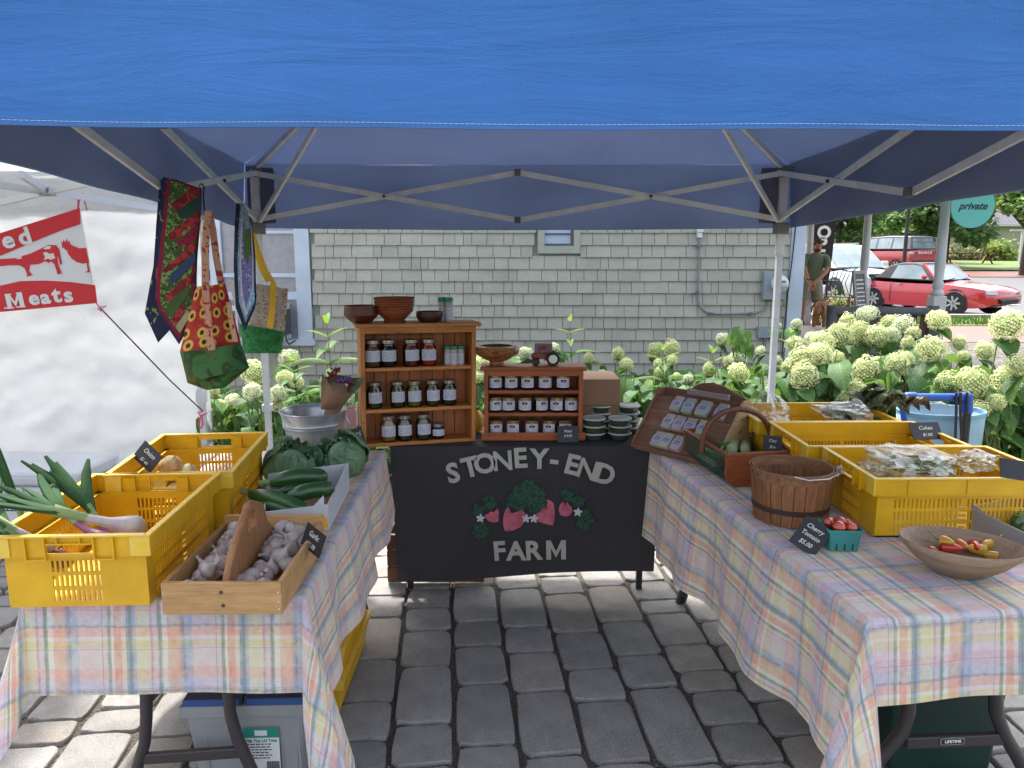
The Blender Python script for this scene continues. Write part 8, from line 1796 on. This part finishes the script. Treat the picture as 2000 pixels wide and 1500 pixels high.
# ------------------------------------------------------------------ cars
M_tyre = mat('tyre_rubber', '#1c1c1e', .85); M_rimm = mat('alloy_rim', '#a9abb0', .3, .7); M_cglass = mat('car_glass', '#5f7078', .06, spec=1.0, c2='#8fa0a3', ns=1.2); M_chrome = mat('chrome', '#c3c6ca', .15, 1.0); M_lamp = mat('headlamp', '#a9b0b6', .1, coat=1.0); M_taill = mat('tail_lamp', '#8a1a1c', .15, coat=1.0); M_plastic = mat('dark_trim', '#222326', .6)
def car(name, label, cat, loc, heading, L, W_, paint, top, zs, wheel_r, wb, roofmat, windows, details):
    """local: +x forward. zs: list of (x, belt z, halfwidth) ; top: list of (x, z) roof outline"""
    t = T(name, label, cat, loc, heading); x0 = -L / 2
    st = zs; b = MB(); vs = []; NS = 9
    for x, zb, zt, hw in st:       # cross-sections of the lower body
        for k_ in range(NS):
            a = [(-1, 0), (-1.0, .3), (-1.0, .62), (-.95, .88), (0, 1.0), (.95, .88), (1.0, .62), (1.0, .3), (1, 0)][k_]
            bul = 1.0 if abs(a[0]) < 1 else 1.0; vs.append((x, a[0] * hw * (.965 if a[1] in (0,) else 1.0), zb + (zt - zb) * a[1]))
    fs = []
    for i in range(len(st) - 1):
        for k_ in range(NS - 1): a = i * NS + k_; fs.append((a, a + NS, a + NS + 1, a + 1))
        fs.append((i * NS + NS - 1, (i + 1) * NS + NS - 1, (i + 1) * NS, i * NS))
    fs.append(tuple(range(NS))); fs.append(tuple(range(len(st) * NS - 1, (len(st) - 1) * NS - 1, -1)))
    b.add(vs, fs); ob = b.build('body', paint, t, smooth=True, ang=35)
    # greenhouse: roof outline polygon narrowing upward
    b = MB(); hwb = W_ / 2 * .93; hwt = W_ / 2 * .76; n = len(top); zmin = min(z for _, z in top); zmax = max(z for _, z in top)
    hw_ = lambda z: hwb + (hwt - hwb) * ((z - zmin) / (zmax - zmin)) ** 1.2
    vs = [(x, -hw_(z), z) for x, z in top] + [(x, hw_(z), z) for x, z in top]
    b.add(vs, [tuple(range(n)), tuple(range(2 * n - 1, n - 1, -1))] + [(i, n + i, n + (i + 1) % n, (i + 1) % n) for i in range(n)])
    b.build('roof', roofmat, t, smooth=True, ang=30, bevel=.03)
    for pts in windows:
        if pts[0] == 'side':
            for s_ in (-1, 1):
                b = MB(); vs = [(x, s_ * (hw_(z) + .008), z) for x, z in pts[1]]; b.add(vs if s_ < 0 else vs[::-1], [tuple(range(len(vs)))]); b.build('side_window', M_cglass, t)
        else:
            (xa, za), (xb_, zb_), fr = pts[1]; nx = (zb_ - za); nz = -(xb_ - xa); l = math.hypot(nx, nz); s2 = 1 if pts[0] == 'front' else -1
            nx, nz = abs(nx) / l * s2, abs(nz) / l
            b = MB(); o = .022; b.add([(xa + nx * o, -hw_(za) * fr, za + nz * o), (xa + nx * o, hw_(za) * fr, za + nz * o), (xb_ + nx * o, hw_(zb_) * fr, zb_ + nz * o), (xb_ + nx * o, -hw_(zb_) * fr, zb_ + nz * o)], [(0, 1, 2, 3)]); b.build('windscreen' if s2 > 0 else 'rear_window', M_cglass, t)
    for sx in (-1, 1):
        xw = sx * wb / 2 + details.get('wo', 0)
        for s_ in (-1, 1):
            yy = s_ * (W_ / 2 - .1)
            b = MB(); b.lathe([(wheel_r * .62, -.1), (wheel_r * .95, -.1), (wheel_r, -.07), (wheel_r, .07), (wheel_r * .95, .1), (wheel_r * .62, .1)], 28, M=Mx((xw, yy, wheel_r), (R(90), 0, 0))); w_ = b.build('wheel', M_tyre, t, smooth=True, ang=40)
            b = MB(); yo = s_ * .085; b.lathe([(wheel_r * .56, -.02), (wheel_r * .63, .02), (wheel_r * .63, -.05), (wheel_r * .56, -.02)], 28, M=Mx((xw, yy + yo, wheel_r), (R(90), 0, 0)))
            for k_ in range(details.get('spokes', 7)):
                a = 2 * math.pi * k_ / details.get('spokes', 7); b.beam((xw, yy + yo * 1.12, wheel_r), (xw + wheel_r * .6 * math.cos(a), yy + yo * 1.12, wheel_r + wheel_r * .6 * math.sin(a)), .05, .03, up=(0, 1, 0))
            b.build('rim', M_rimm, w_)
            b = MB(); b.lathe([(0, -.03), (wheel_r * 1.14, -.03), (wheel_r * 1.14, .03), (0, .03)], 28, M=Mx((xw, s_ * (W_ / 2 - .045), wheel_r * 1.04), (R(90), 0, 0))); b.build('wheel_arch', M_plastic, t)
    return t
def face(t, name, pts, m, bev=0, th=.015):
    mb = MB(); mb.add(pts, [tuple(range(len(pts)))]); return mb.build(name, m, t, solid=th)
# red roadster
M_rpaint = mat('roadster_red', '#b3202f', .2, c2='#a81c2a', ns=1, coat=1.0); M_soft = mat('soft_top', '#3a393d', .8, c2='#444347', ns=5)
ph = R(-61); rc = (atZ(1853, 604, 0)); 
zs = [(-1.97, .34, .62, .60), (-1.92, .24, .74, .72), (-1.7, .2, .82, .80), (-1.3, .18, .86, .83), (-.9, .16, .85, .835), (-.3, .16, .83, .82), (.4, .16, .83, .82), (.8, .16, .84, .83), (1.25, .17, .80, .835), (1.6, .19, .76, .81), (1.84, .22, .70, .74), (1.95, .26, .64, .68), (1.99, .30, .58, .62)]
top_ = [(.58, .82), (.15, 1.22), (-.08, 1.285), (-.45, 1.285), (-.8, 1.2), (-1.15, .86)]
rd_ = car('parked_car', 'red two seat roadster with a closed dark soft top parked at the kerb', 'car', (11.25, 20.75, .0), ph, 3.95, 1.68, M_rpaint, top_, zs, .30, 2.26, M_soft,
          [('side', [(.44, .86), (.12, 1.19), (-.12, 1.23), (-.55, 1.21), (-.68, .87)]), ('front', ((.60, .84), (.16, 1.22), .92))], {'spokes': 7, 'wo': .02})
for s_ in (-1, 1):
    b_ = MB(); b_.beam((.60, s_ * .74, .83), (.14, s_ * .62, 1.25), .05, .05); b_.build('windscreen_pillar', M_rpaint, rd_)
    b_ = MB(); b_.lathe([(0, -.09), (.05, -.07), (.065, 0), (.05, .06), (0, .08)], 12, M=Mx((.38, s_ * .93, .93), (R(90), 0, 0)) @ Matrix.Diagonal((.9, 1, 1, 1))); b_.build('wing_mirror', M_rpaint, rd_, smooth=True)
    face(rd_, 'turn_lamp', [(1.87, s_ * .74, .62), (2.00, s_ * .52, .61), (2.03, s_ * .50, .53), (1.91, s_ * .74, .54)], M_lamp, th=.05)
    b_ = MB(); b_.bx(-.47, -.33, s_ * .845 - .008, s_ * .845 + .008, .70, .74); b_.build('door_handle', M_chrome, rd_)
    for xx in (.62, -.62): b_ = MB(); b_.bx(xx - .004, xx + .004, s_ * .838 - .004, s_ * .838 + .004, .24, .80); b_.build('door_seam', M_plastic, rd_)
b_ = MB(); b_.beam((.14, -.62, 1.25), (.14, .62, 1.25), .05, .05); b_.build('windscreen_frame', M_rpaint, rd_)
face(rd_, 'intake', [(2.03, -.40, .42), (2.03, .40, .42), (2.0, .34, .31), (2.0, -.34, .31)], M_plastic, th=.1)
for y_ in (-.35, .25): b_ = MB(); b_.beam((.68, y_, .86), (.62, y_ + .35, .89), .02, .02); b_.build('wiper', M_plastic, rd_)
# white suv
M_wpaint = mat('suv_white', '#c9ccd2', .2, coat=1.0)
sc_ = atY(1655, 560, 23.5)
zs2 = [(-2.35, .5, .95, .86), (-2.2, .35, 1.05, .93), (-1.5, .3, 1.08, .96), (0, .3, 1.06, .96), (1.2, .3, 1.08, .96), (1.35, .3, 1.08, .96), (2.0, .32, 1.02, .93), (2.3, .36, .94, .88), (2.42, .45, .85, .80)]
top2 = [(1.28, 1.05), (.55, 1.62), (.2, 1.72), (-.8, 1.76), (-1.8, 1.7), (-2.2, 1.3), (-2.28, 1.05)]
sv = car('parked_car', 'white sport utility vehicle parked nose out behind the man and the porch posts', 'car', (sc_.x - .3, 23.9, tz(23.5) - .02), R(-77), 4.8, 1.95, M_wpaint, top2, zs2, .37, 2.85, M_wpaint,
          [('side', [(1.0, 1.12), (.48, 1.55), (.2, 1.62), (-.1, 1.63), (-.1, 1.1)]), ('side', [(-.2, 1.1), (-.2, 1.63), (-1.0, 1.64), (-1.2, 1.1)]), ('front', ((1.30, 1.07), (.50, 1.66), .9))], {'spokes': 6})
for i in range(5): b_ = MB(); b_.bx(2.38, 2.45, -.5 + .02 * i, .5 - .02 * i, .60 + i * .062, .635 + i * .062); b_.build('grille_bar', M_chrome, sv)
face(sv, 'grille', [(2.36, -.56, .92), (2.36, .56, .92), (2.425, .46, .57), (2.425, -.46, .57)], M_plastic, th=.08)
for s_ in (-1, 1):
    face(sv, 'headlight', [(2.22, s_ * .90, .90), (2.33, s_ * .60, .89), (2.38, s_ * .58, .76), (2.28, s_ * .87, .80)], M_lamp, th=.08)
    b_ = MB(); b_.box((.95, s_ * 1.04, 1.18), (.12, .2, .14)); b_.build('wing_mirror', M_wpaint, sv, bevel=.03)
    b_ = MB(); b_.beam((.2, s_ * .68, 1.77), (-1.8, s_ * .68, 1.76), .03, .04); b_.build('roof_rail', M_chrome, sv)
b_ = MB(); b_.bx(2.3, 2.44, -.7, .7, .3, .42); b_.build('bumper', M_plastic, sv, bevel=.02)
# red suv
M_rs = mat('suv_red', '#a33036', .25, c2='#96282e', ns=1, coat=.8); M_greyroof = mat('suv_roof', '#54565b', .4)
zs3 = [(-2.15, .5, 1.08, .86), (-2.1, .4, 1.15, .92), (-1.4, .38, 1.16, .94), (0, .38, 1.15, .94), (1.2, .38, 1.14, .94), (1.35, .38, 1.12, .94), (1.9, .4, 1.08, .92), (2.1, .45, 1.0, .86), (2.2, .55, .9, .8)]
top3 = [(1.15, 1.14), (.62, 1.66), (.4, 1.74), (-.8, 1.80), (-1.9, 1.76), (-2.0, 1.5), (-2.08, 1.14)]
rp = atY(1757, 505, 39)
rs = car('parked_car', 'red sport utility vehicle with grey roof seen from behind beyond the roadster', 'car', (rp.x - .35, 39.5, tz(39.5) + .06), R(112), 4.4, 1.88, M_rs, top3, zs3, .36, 2.67, M_greyroof,
          [('side', [(.95, 1.18), (.55, 1.6), (.25, 1.66), (.0, 1.67), (0, 1.18)]), ('side', [(-.08, 1.18), (-.08, 1.67), (-.9, 1.69), (-.9, 1.18)]), ('side', [(-1.0, 1.18), (-1.0, 1.69), (-1.7, 1.67), (-1.85, 1.18)]), ('back', ((-2.06, 1.2), (-1.93, 1.66), .86))], {'spokes': 6})
for s_ in (-1, 1):
    face(rs, 'tail_light', [(-2.1, s_ * .93, 1.1), (-2.13, s_ * .74, 1.1), (-2.15, s_ * .74, .82), (-2.12, s_ * .93, .82)], M_taill, th=.08); face(rs, 'tail_light_lens', [(-2.11, s_ * .935, 1.03), (-2.15, s_ * .78, 1.03), (-2.16, s_ * .78, .94), (-2.12, s_ * .935, .94)], M_lamp, th=.09)
    b_ = MB(); b_.beam((.4, s_ * .66, 1.8), (-1.7, s_ * .66, 1.84), .03, .04); b_.build('roof_rail', M_plastic, rs); b_ = MB(); b_.box((.85, s_ * 1.02, 1.22), (.12, .2, .16)); b_.build('wing_mirror', M_plastic, rs, bevel=.03)
text('BRONCO', .16, Matrix.Translation((-2.165, 0, .98)) @ Euler((R(90), 0, R(-90))).to_matrix().to_4x4(), M_chalkwhite, rs, 'lettering', offset=.006, extrude=.004, W=False, space=1.5)
b_ = MB(); b_.bx(-2.2, -2.1, -.8, .8, .45, .62); b_.build('bumper', M_plastic, rs, bevel=.02)

# ------------------------------------------------------------------ trees, barn, far things
def tree(label, px, yy, zc, rx, rz, n, m, trunk_px=None, sd=0, group='trees behind the car park', name='tree'):
    c = atY(px, 430, yy); gz = min(tz(yy), 1.2); t = T(name, label, 'tree', (c.x, yy, gz - .05), group=group); rnd = random.Random(sd)
    tr_ = MB(); tr_.tube([(0, 0, 0), (.05, 0, zc * .5), (-.05, .05, zc)], [.2, .15, .08], 10)
    for i in range(6):
        a = i * 1.05; tr_.tube([(0, 0, zc * (.45 + .05 * i)), (rx * .5 * math.cos(a), rx * .5 * math.sin(a), zc * (.75 + .05 * i)), (rx * .8 * math.cos(a), rx * .8 * math.sin(a), zc + rz * .1 * i)], [.09, .05, .02], 6)
    tr_.build('trunk', mat('bark', '#4a4039', .9, c2='#38302b', ns=6, bump=.5, bs=20), t, smooth=True)
    cl = [(Vector((rnd.gauss(0, .42) * rx, rnd.gauss(0, .42) * rx, zc + rnd.gauss(0, .42) * rz)), rnd.uniform(.35, .62) * rx * .62) for _ in range(26)]
    cr_ = MB()
    for i in range(n):
        cc_, r_ = rnd.choice(cl); d = Vector((rnd.gauss(0, 1), rnd.gauss(0, 1), rnd.gauss(0, 1))).normalized(); p = cc_ + Vector((d.x, d.y, d.z * .8)) * r_ * rnd.uniform(.6, 1.05)
        a = Vector((rnd.uniform(-1, 1), rnd.uniform(-1, 1), rnd.uniform(-.5, .5))).normalized(); b2_ = a.cross(d + Vector((.1, .2, .3))).normalized(); s_ = rnd.uniform(.09, .19) * (yy / 34)
        cr_.add([p - a * s_, p + b2_ * s_ * .6, p + a * s_, p - b2_ * s_ * .6 + d * s_ * .3], [(0, 1, 2, 3)], rnd.choice((0, 0, 1)))
    cr_.build('crown', m, t)
M_tl = [leafmat('tree_leaf', '#4f6e45', '#3d5a38', .25, 0), leafmat('tree_leaf_b', '#62824c', '#4d6e40', .3, 0)]  # greens lightened: the pale haze of the background is put into the leaf colour
tree('dark green street tree left of the dark lamp pole', 1640, 45, 3.7, 2.9, 1.9, 5200, M_tl, sd=1)
tree('broad dark tree behind the teal sign with its trunk beside the porch post', 1852, 46, 3.8, 3.1, 2.1, 7000, M_tl, sd=2)
tree('tree at the left behind the open flag and the white vehicle', 1565, 47, 3.8, 2.8, 2.0, 4200, M_tl, sd=3)
tree('lighter green tree at the right edge in front of the barn', 2010, 38, 4.0, 2.3, 1.7, 4200, [leafmat('tree_leaf_pale', '#6f8a4c', '#59763f', .3, 0), M_tl[1]], sd=4)
tree('tree filling the gap between the two dark street trees', 1745, 55, 3.9, 3.0, 1.7, 4200, M_tl, sd=6)
lp = T('lamp_pole', 'dark lamp pole between the trees above the red sport utility vehicle', 'pole', (atY(1772, 440, 34).x, 34, tz(34))); MB().tube([(0, 0, 0), (0, 0, 4.5)], [.09, .07], 8).build('pole', M_black, lp)
M_barnw = mat('barn_wall', '#a39f8c', .85, c2='#98947f', ns=.4); bn_ = T('long_barn', 'long beige building with a grey roof and pale gutter beyond the lawn', 'building', (30, 62, .9))
gy = 62; ztop = atY(1930, 441, gy).z; zr2 = atY(1930, 380, gy + 4).z + 1.2
b_ = MB(); b_.bx(14, 70, gy, gy + 10, -.1, ztop); b_.build('wall', M_barnw, bn_, W=True)
b_ = MB(); b_.add([(13.6, gy - .4, ztop), (70.4, gy - .4, ztop), (70.4, gy + 5, zr2 + .6), (13.6, gy + 5, zr2 + .6), (13.6, gy + 10.4, ztop), (70.4, gy + 10.4, ztop)], [(0, 1, 2, 3), (3, 2, 5, 4)]); b_.build('roof', mat('barn_roof', '#6f6d75', .9, c2='#67656c', ns=2), bn_, W=True, solid=.1)
b_ = MB(); b_.bx(13.6, 70.4, gy - .55, gy - .4, ztop - .05, ztop + .12); b_.build('gutter', mat('gutter_pale', '#b5b5b0', .5), bn_, W=True)
def shrub(label, px, py, yy, r, h, n, mats_, sd, flowers=None):
    p = atY(px, py, yy); t = T('shrub', label, 'shrub', (p.x, yy, min(tz(yy), 1.2)), group='shrubs by the far building'); rnd = random.Random(sd); b = MB()
    for i in range(n):
        d = Vector((rnd.gauss(0, .45) * r, rnd.gauss(0, .4) * r * .6, abs(rnd.gauss(0, .5)) * h)); a = Vector((rnd.uniform(-1, 1), rnd.uniform(-1, 1), rnd.uniform(-1, 1))).normalized(); b2_ = a.orthogonal().normalized(); s_ = rnd.uniform(.06, .12) * yy / 40
        b.add([d - a * s_, d + b2_ * s_ * .7, d + a * s_, d - b2_ * s_ * .7], [(0, 1, 2, 3)], rnd.randrange(len(mats_)))
    b.build('foliage', mats_, t)
M_limel = leafmat('lime_foliage', '#9aa548', '#7f9040', .3, 0)
shrub('lime green flowering shrub at the far right beyond the lawn', 1950, 500, 56, 1.3, 1.1, 2600, [M_limel, M_tl[1], M_limel], 5)
shrub('low brownish shrub under the tree behind the roadster', 1880, 495, 57, 1.6, .9, 1400, [mat('dry_foliage', '#7a6a4a', .9), M_tl[1]], 6)
shrub('round yellow green bush between the chairs and the white vehicle', 1642, 560, 17.2, .42, .55, 1500, [M_limel, M_tl[1], mat('rust_leaf', '#8a6a42', .8)], 7)
pt_ = T('picnic_bench', 'low dark red picnic bench in front of the far shrubs', 'bench', (atY(1890, 500, 50).x, 50, tz(50)))
for z, w_, n_ in ((.7, .7, 'table_top'), (.4, 1.4, 'seat')): b_ = MB(); b_.bx(-1.8, 1.8, -w_ / 2, w_ / 2 if z > .5 else -w_ / 2 + .25, z, z + .05); b_.build(n_, mat('bench_red', '#6b2a2c', .8), pt_)
for x in (-1.3, 1.3): b_ = MB(); b_.beam((x, -.6, 0), (x, .1, .7), .08, .05); b_.build('leg', MATS['bench_red'], pt_); b_ = MB(); b_.beam((x, .6, 0), (x, -.1, .7), .08, .05); b_.build('leg', MATS['bench_red'], pt_)
tag(MB().beam(atY(1914, 508, 54), atY(1926, 476, 54), .12, .12).build('leaning_post', M_plank), 'leaning dark wooden post beside the lime shrub', 'post')
pw_ = T('garden_post', 'pale wooden post with a crosspiece at the far right edge', 'post', (atY(1995, 480, 50).x, 50, tz(50)))
b_ = MB(); b_.bx(-.07, .07, -.07, .07, 0, 2.1); b_.build('upright', M_pw, pw_); b_ = MB(); b_.bx(-.8, .3, -.06, .06, 2.1, 2.22); b_.build('crossbar', M_pw, pw_)

# ------------------------------------------------------------------ man and dog
def skinfig(name, V, E_, rad, m, parent, sub=2):
    me = bpy.data.meshes.new(name); me.from_pydata(V, E_, []); me.materials.append(m); o = bpy.data.objects.new(name, me); COL.objects.link(o); o.parent = parent
    md = o.modifiers.new('skin', 'SKIN'); md.use_smooth_shade = True; md.branch_smoothing = .6
    for i, r_ in enumerate(rad): me.skin_vertices[0].data[i].radius = r_ if isinstance(r_, tuple) else (r_, r_)
    me.skin_vertices[0].data[0].use_root = True
    s_ = o.modifiers.new('sub', 'SUBSURF'); s_.levels = sub; s_.render_levels = sub; return o
M_skin = mat('skin', '#b27a5e', .55, c2='#a36e54', ns=14); M_shirt = mat('olive_shirt', '#66705c', .85, c2='#5b6452', ns=6, bump=.3, bs=18); M_shorts = mat('khaki_shorts', '#838170', .85, c2='#767464', ns=6, bump=.3, bs=20)
mp = atZ(1598, 634, .33); man = T('person', 'man in an olive t-shirt and grey khaki shorts bending over a dog on a lead', 'person', (mp.x, mp.y, .33), R(-6)); man.location.x -= .17; man.scale = (.9, .9, .88)
# local: x right in picture, -y toward camera
body_V = [(0, 0, .86), (0, -.03, 1.0), (0, -.10, 1.17), (0, -.17, 1.33), (0, -.20, 1.42), (0, -.235, 1.50),
          (-.17, -.16, 1.34), (-.215, -.20, 1.22), (-.20, -.26, 1.08), (-.16, -.33, .92), (-.125, -.37, .83), (-.11, -.385, .77),
          (.17, -.16, 1.34), (.225, -.20, 1.22), (.20, -.27, 1.08), (.06, -.35, .94), (-.03, -.38, .86), (-.07, -.39, .81),
          (-.10, 0, .80), (-.13, -.04, .48), (-.125, .03, .12), (-.125, .0, .07), (-.14, -.13, .04),
          (.10, 0, .80), (.15, -.02, .48), (.16, .05, .12), (.16, .03, .07), (.18, -.10, .04)]
body_E = [(0, 1), (1, 2), (2, 3), (3, 4), (4, 5), (3, 6), (6, 7), (7, 8), (8, 9), (9, 10), (10, 11), (3, 12), (12, 13), (13, 14), (14, 15), (15, 16), (16, 17), (0, 18), (18, 19), (19, 20), (20, 21), (21, 22), (0, 23), (23, 24), (24, 25), (25, 26), (26, 27)]
br__ = [(.16, .12), (.15, .11), (.165, .115), (.15, .10), (.065, .065), (.06, .06), .07, .052, .045, .036, .026, .03, .07, .052, .045, .036, .026, .03, .088, .056, .038, .04, .035, .088, .056, .038, .04, .035]
skinfig('body', body_V, body_E, br__, M_skin, man)
tor = MB()
def ring_(cx, cy, z, rx, ry, n=20): return [(cx + rx * math.cos(2 * math.pi * i / n), cy + ry * math.sin(2 * math.pi * i / n), z) for i in range(n)]
def loft(rings, name, m, parent, caps=(1, 1)):
    n = len(rings[0]); vs = [p for r_ in rings for p in r_]; fs = [(j * n + i, j * n + (i + 1) % n, (j + 1) * n + (i + 1) % n, (j + 1) * n + i) for j in range(len(rings) - 1) for i in range(n)]
    if caps[0]: fs.append(tuple(range(n - 1, -1, -1)))
    if caps[1]: fs.append(tuple((len(rings) - 1) * n + i for i in range(n)))
    mb = MB(); mb.add(vs, fs); return mb.build(name, m, parent, smooth=True, sub=1, ang=80)
loft([ring_(0, 0, .86, .175, .135), ring_(0, -.02, .95, .18, .14), ring_(0, -.06, 1.08, .185, .14), ring_(0, -.12, 1.22, .20, .135), ring_(0, -.15, 1.33, .19, .12), ring_(0, -.17, 1.39, .12, .09), ring_(0, -.19, 1.425, .075, .07)], 't_shirt', M_shirt, man)
for s_ in (-1, 1):
    b_ = MB(); b_.tube([(s_ * .13, -.15, 1.345), (s_ * .19, -.17, 1.31), (s_ * .222, -.195, 1.22), (s_ * .215, -.225, 1.14)], [.075, .08, .068, .066], 14); b_.build('sleeve', M_shirt, man, smooth=True)
    b_ = MB(); b_.tube([(s_ * .07, 0, .88), (s_ * .10, 0, .78), (s_ * .125, -.02, .62), (s_ * .14, -.03, .50)], [.115, .115, .105, .105], 16); b_.build('shorts_leg', M_shorts, man, smooth=True)
    b_ = MB(); b_.tube([(s_ * .145, .04, .05), (s_ * .15, .0, .05), (s_ * .16, -.12, .035), (s_ * .165, -.19, .03)], [.045, .05, .045, .02], 10); b_.tube([(s_ * .145, .03, .06), (s_ * .145, .035, .15)], [.05, .046], 10); b_.build('shoe', mat('dark_shoe', '#2c2624', .7), man, smooth=True)
    # hand with fingers
    hx, hy, hz = (-.11, -.385, .77) if s_ < 0 else (-.07, -.39, .81)
    skinfig('hand', [(hx, hy, hz), (hx + .0, hy - .01, hz - .05), (hx - .025, hy - .02, hz - .085), (hx - .028, hy - .005, hz - .115), (hx - .008, hy - .025, hz - .09), (hx - .01, hy - .008, hz - .125), (hx + .01, hy - .025, hz - .09), (hx + .008, hy - .008, hz - .12), (hx + .026, hy - .02, hz - .08), (hx + .024, hy - .005, hz - .105), (hx + .035 * s_, hy - .03, hz - .03), (hx + .04 * s_, hy - .04, hz - .06)],
            [(0, 1), (1, 2), (2, 3), (1, 4), (4, 5), (1, 6), (6, 7), (1, 8), (8, 9), (0, 10), (10, 11)], [.028, .03, .011, .009, .011, .009, .011, .009, .011, .008, .013, .01], M_skin, man, 1)
b_ = MB(); b_.lathe([(.0, 0), (.034, 0), (.034, .03), (0, .03)], 14, M=Mx((-.155, -.335, .90), (R(25), R(10), 0))); b_.build('watch', M_black, man)
hc = Vector((0, -.265, 1.575)); b_ = MB(); HMx = Matrix.Translation(hc) @ Euler((R(28), 0, R(6))).to_matrix().to_4x4()
def headf(u, v):
    a = 2 * math.pi * u; th = math.pi * (v - .5); x, y, z = math.cos(th) * math.sin(a), -math.cos(th) * math.cos(a), math.sin(th)
    rx = .078 - .014 * max(0, -z); f_ = max(0, -y)
    nose = .022 * math.exp(-((x / .16) ** 2 + ((z + .05) / .16) ** 2)) * (y < 0); brow = .006 * math.exp(-((z - .22) / .09) ** 2) * f_; eye = -.010 * (math.exp(-(((abs(x) - .4) / .14) ** 2 + ((z - .08) / .09) ** 2))) * f_; chin = .012 * math.exp(-((x / .3) ** 2 + ((z + .85) / .2) ** 2)) * (y < .3); mouth = -.004 * math.exp(-((x / .25) ** 2 + ((z + .42) / .05) ** 2)) * f_
    return (x * rx, y * (.095 + nose * 1 + brow + eye + mouth) - (nose + chin), z * .118)
b_.grid(headf, 40, 30, 0, HMx); b_.build('head', M_skin, man, smooth=True)
M_hair = mat('short_brown_hair', '#4a3528', .9, c2='#3a2a20', ns=60, bump=.6, bs=120)
b_ = MB()
def hairf(u, v):
    a = 2 * math.pi * u; lo = -.15 + (.62 if math.cos(a) > .55 else 0) + (.1 if abs(math.sin(a)) > .6 and math.cos(a) > -.2 else 0); th = lo + (math.pi / 2 - lo) * v; x, y, z = math.cos(th) * math.sin(a), -math.cos(th) * math.cos(a), math.sin(th); return (x * .084, y * .102 + .002, z * .127 + .002)
b_.grid(hairf, 36, 10, 0, HMx); b_.build('hair', M_hair, man, smooth=True)
b_ = MB(); b_.grid(lambda u, v: ((.062 * math.sin((u - .5) * 2.6)), -.098 * math.cos((u - .5) * 1.7) - .006 + .03 * abs(u - .5), -.052 - .062 * v), 12, 5, 0, HMx); b_.build('beard', M_hair, man, smooth=True, solid=.006)
for s_ in (-1, 1):
    b_ = MB(); b_.lathe([(0, -.004), (.011, 0), (0, .004)], 10, M=HMx @ Mx((s_ * .03, -.086, .012), (R(90), 0, 0))); b_.build('eye', mat('eye_dark', '#2a1d18', .3), man)
    b_ = MB(); b_.lathe([(0, -.008), (.022, -.005), (.026, .004), (.0, .006)], 12, M=HMx @ Mx((s_ * .08, .004, -.005), (0, R(90), 0)) @ Matrix.Diagonal((1.2, .7, 1, 1))); b_.build('ear', M_skin, man, smooth=True)
tag(MB().tube([man.matrix_basis @ Vector(p) for p in ((-.09, -.41, .70), (-.12, -.46, .55), (-.17, -.42, .40))], .006, 5).build('dog_lead', M_black), 'short black lead from the man hands to the dog collar', 'lead')
# dog
dp = atZ(1588, 640, .33); dog = T('dog', 'small curly tan dog standing at the man feet with its head down', 'dog', (dp.x + .10, dp.y - .05, .33), R(238))
M_fur = mat('tan_curly_fur', '#9a7048', .95, c2='#7d5836', ns=26, bump=1.0, bs=60, bd=.02)
dV = [(-.2, 0, .36), (-.05, 0, .38), (.12, 0, .37), (.22, 0, .40), (.31, 0, .36), (.39, 0, .31), (.46, 0, .28),
      (-.2, .08, .27), (-.13, .085, .17), (-.2, .085, .10), (-.18, .085, .02), (-.2, -.08, .27), (-.13, -.085, .17), (-.2, -.085, .10), (-.18, -.085, .02),
      (.13, .075, .25), (.14, .08, .13), (.14, .08, .02), (.13, -.075, .25), (.14, -.08, .13), (.14, -.08, .02), (-.28, 0, .42), (-.32, 0, .5)]
dE = [(0, 1), (1, 2), (2, 3), (3, 4), (4, 5), (5, 6), (0, 7), (7, 8), (8, 9), (9, 10), (0, 11), (11, 12), (12, 13), (13, 14), (2, 15), (15, 16), (16, 17), (2, 18), (18, 19), (19, 20), (0, 21), (21, 22)]
skinfig('body', dV, dE, [.10, .105, .115, .085, .085, .065, .04, .065, .045, .032, .032, .065, .045, .032, .032, .05, .038, .035, .05, .038, .035, .03, .025], M_fur, dog, 2)
for s_ in (-1, 1):
    b_ = MB(); b_.tube([(.30, s_ * .06, .42), (.30, s_ * .10, .36), (.31, s_ * .10, .28)], [.025, .04, .02], 8, flat=.5); b_.build('ear', M_fur, dog, smooth=True)
    b_ = MB(); b_.lathe([(0, -.008), (.009, 0), (0, .008)], 8, M=Mx((.405, s_ * .035, .345))); b_.build('eye', M_black, dog)
b_ = MB(); b_.lathe([(0, -.015), (.018, 0), (0, .015)], 8, M=Mx((.50, 0, .29))); b_.build('nose', M_black, dog); b_ = MB(); b_.lathe([(.088, -.012), (.092, 0), (.088, .012), (.082, 0), (.088, -.012)], 18, M=Mx((.235, 0, .39), (0, R(75), 0))); b_.build('collar', mat('collar_dark', '#2a2430', .6), dog)
# haze of the summer air is slight: no volume, only lightened tree greens in its place
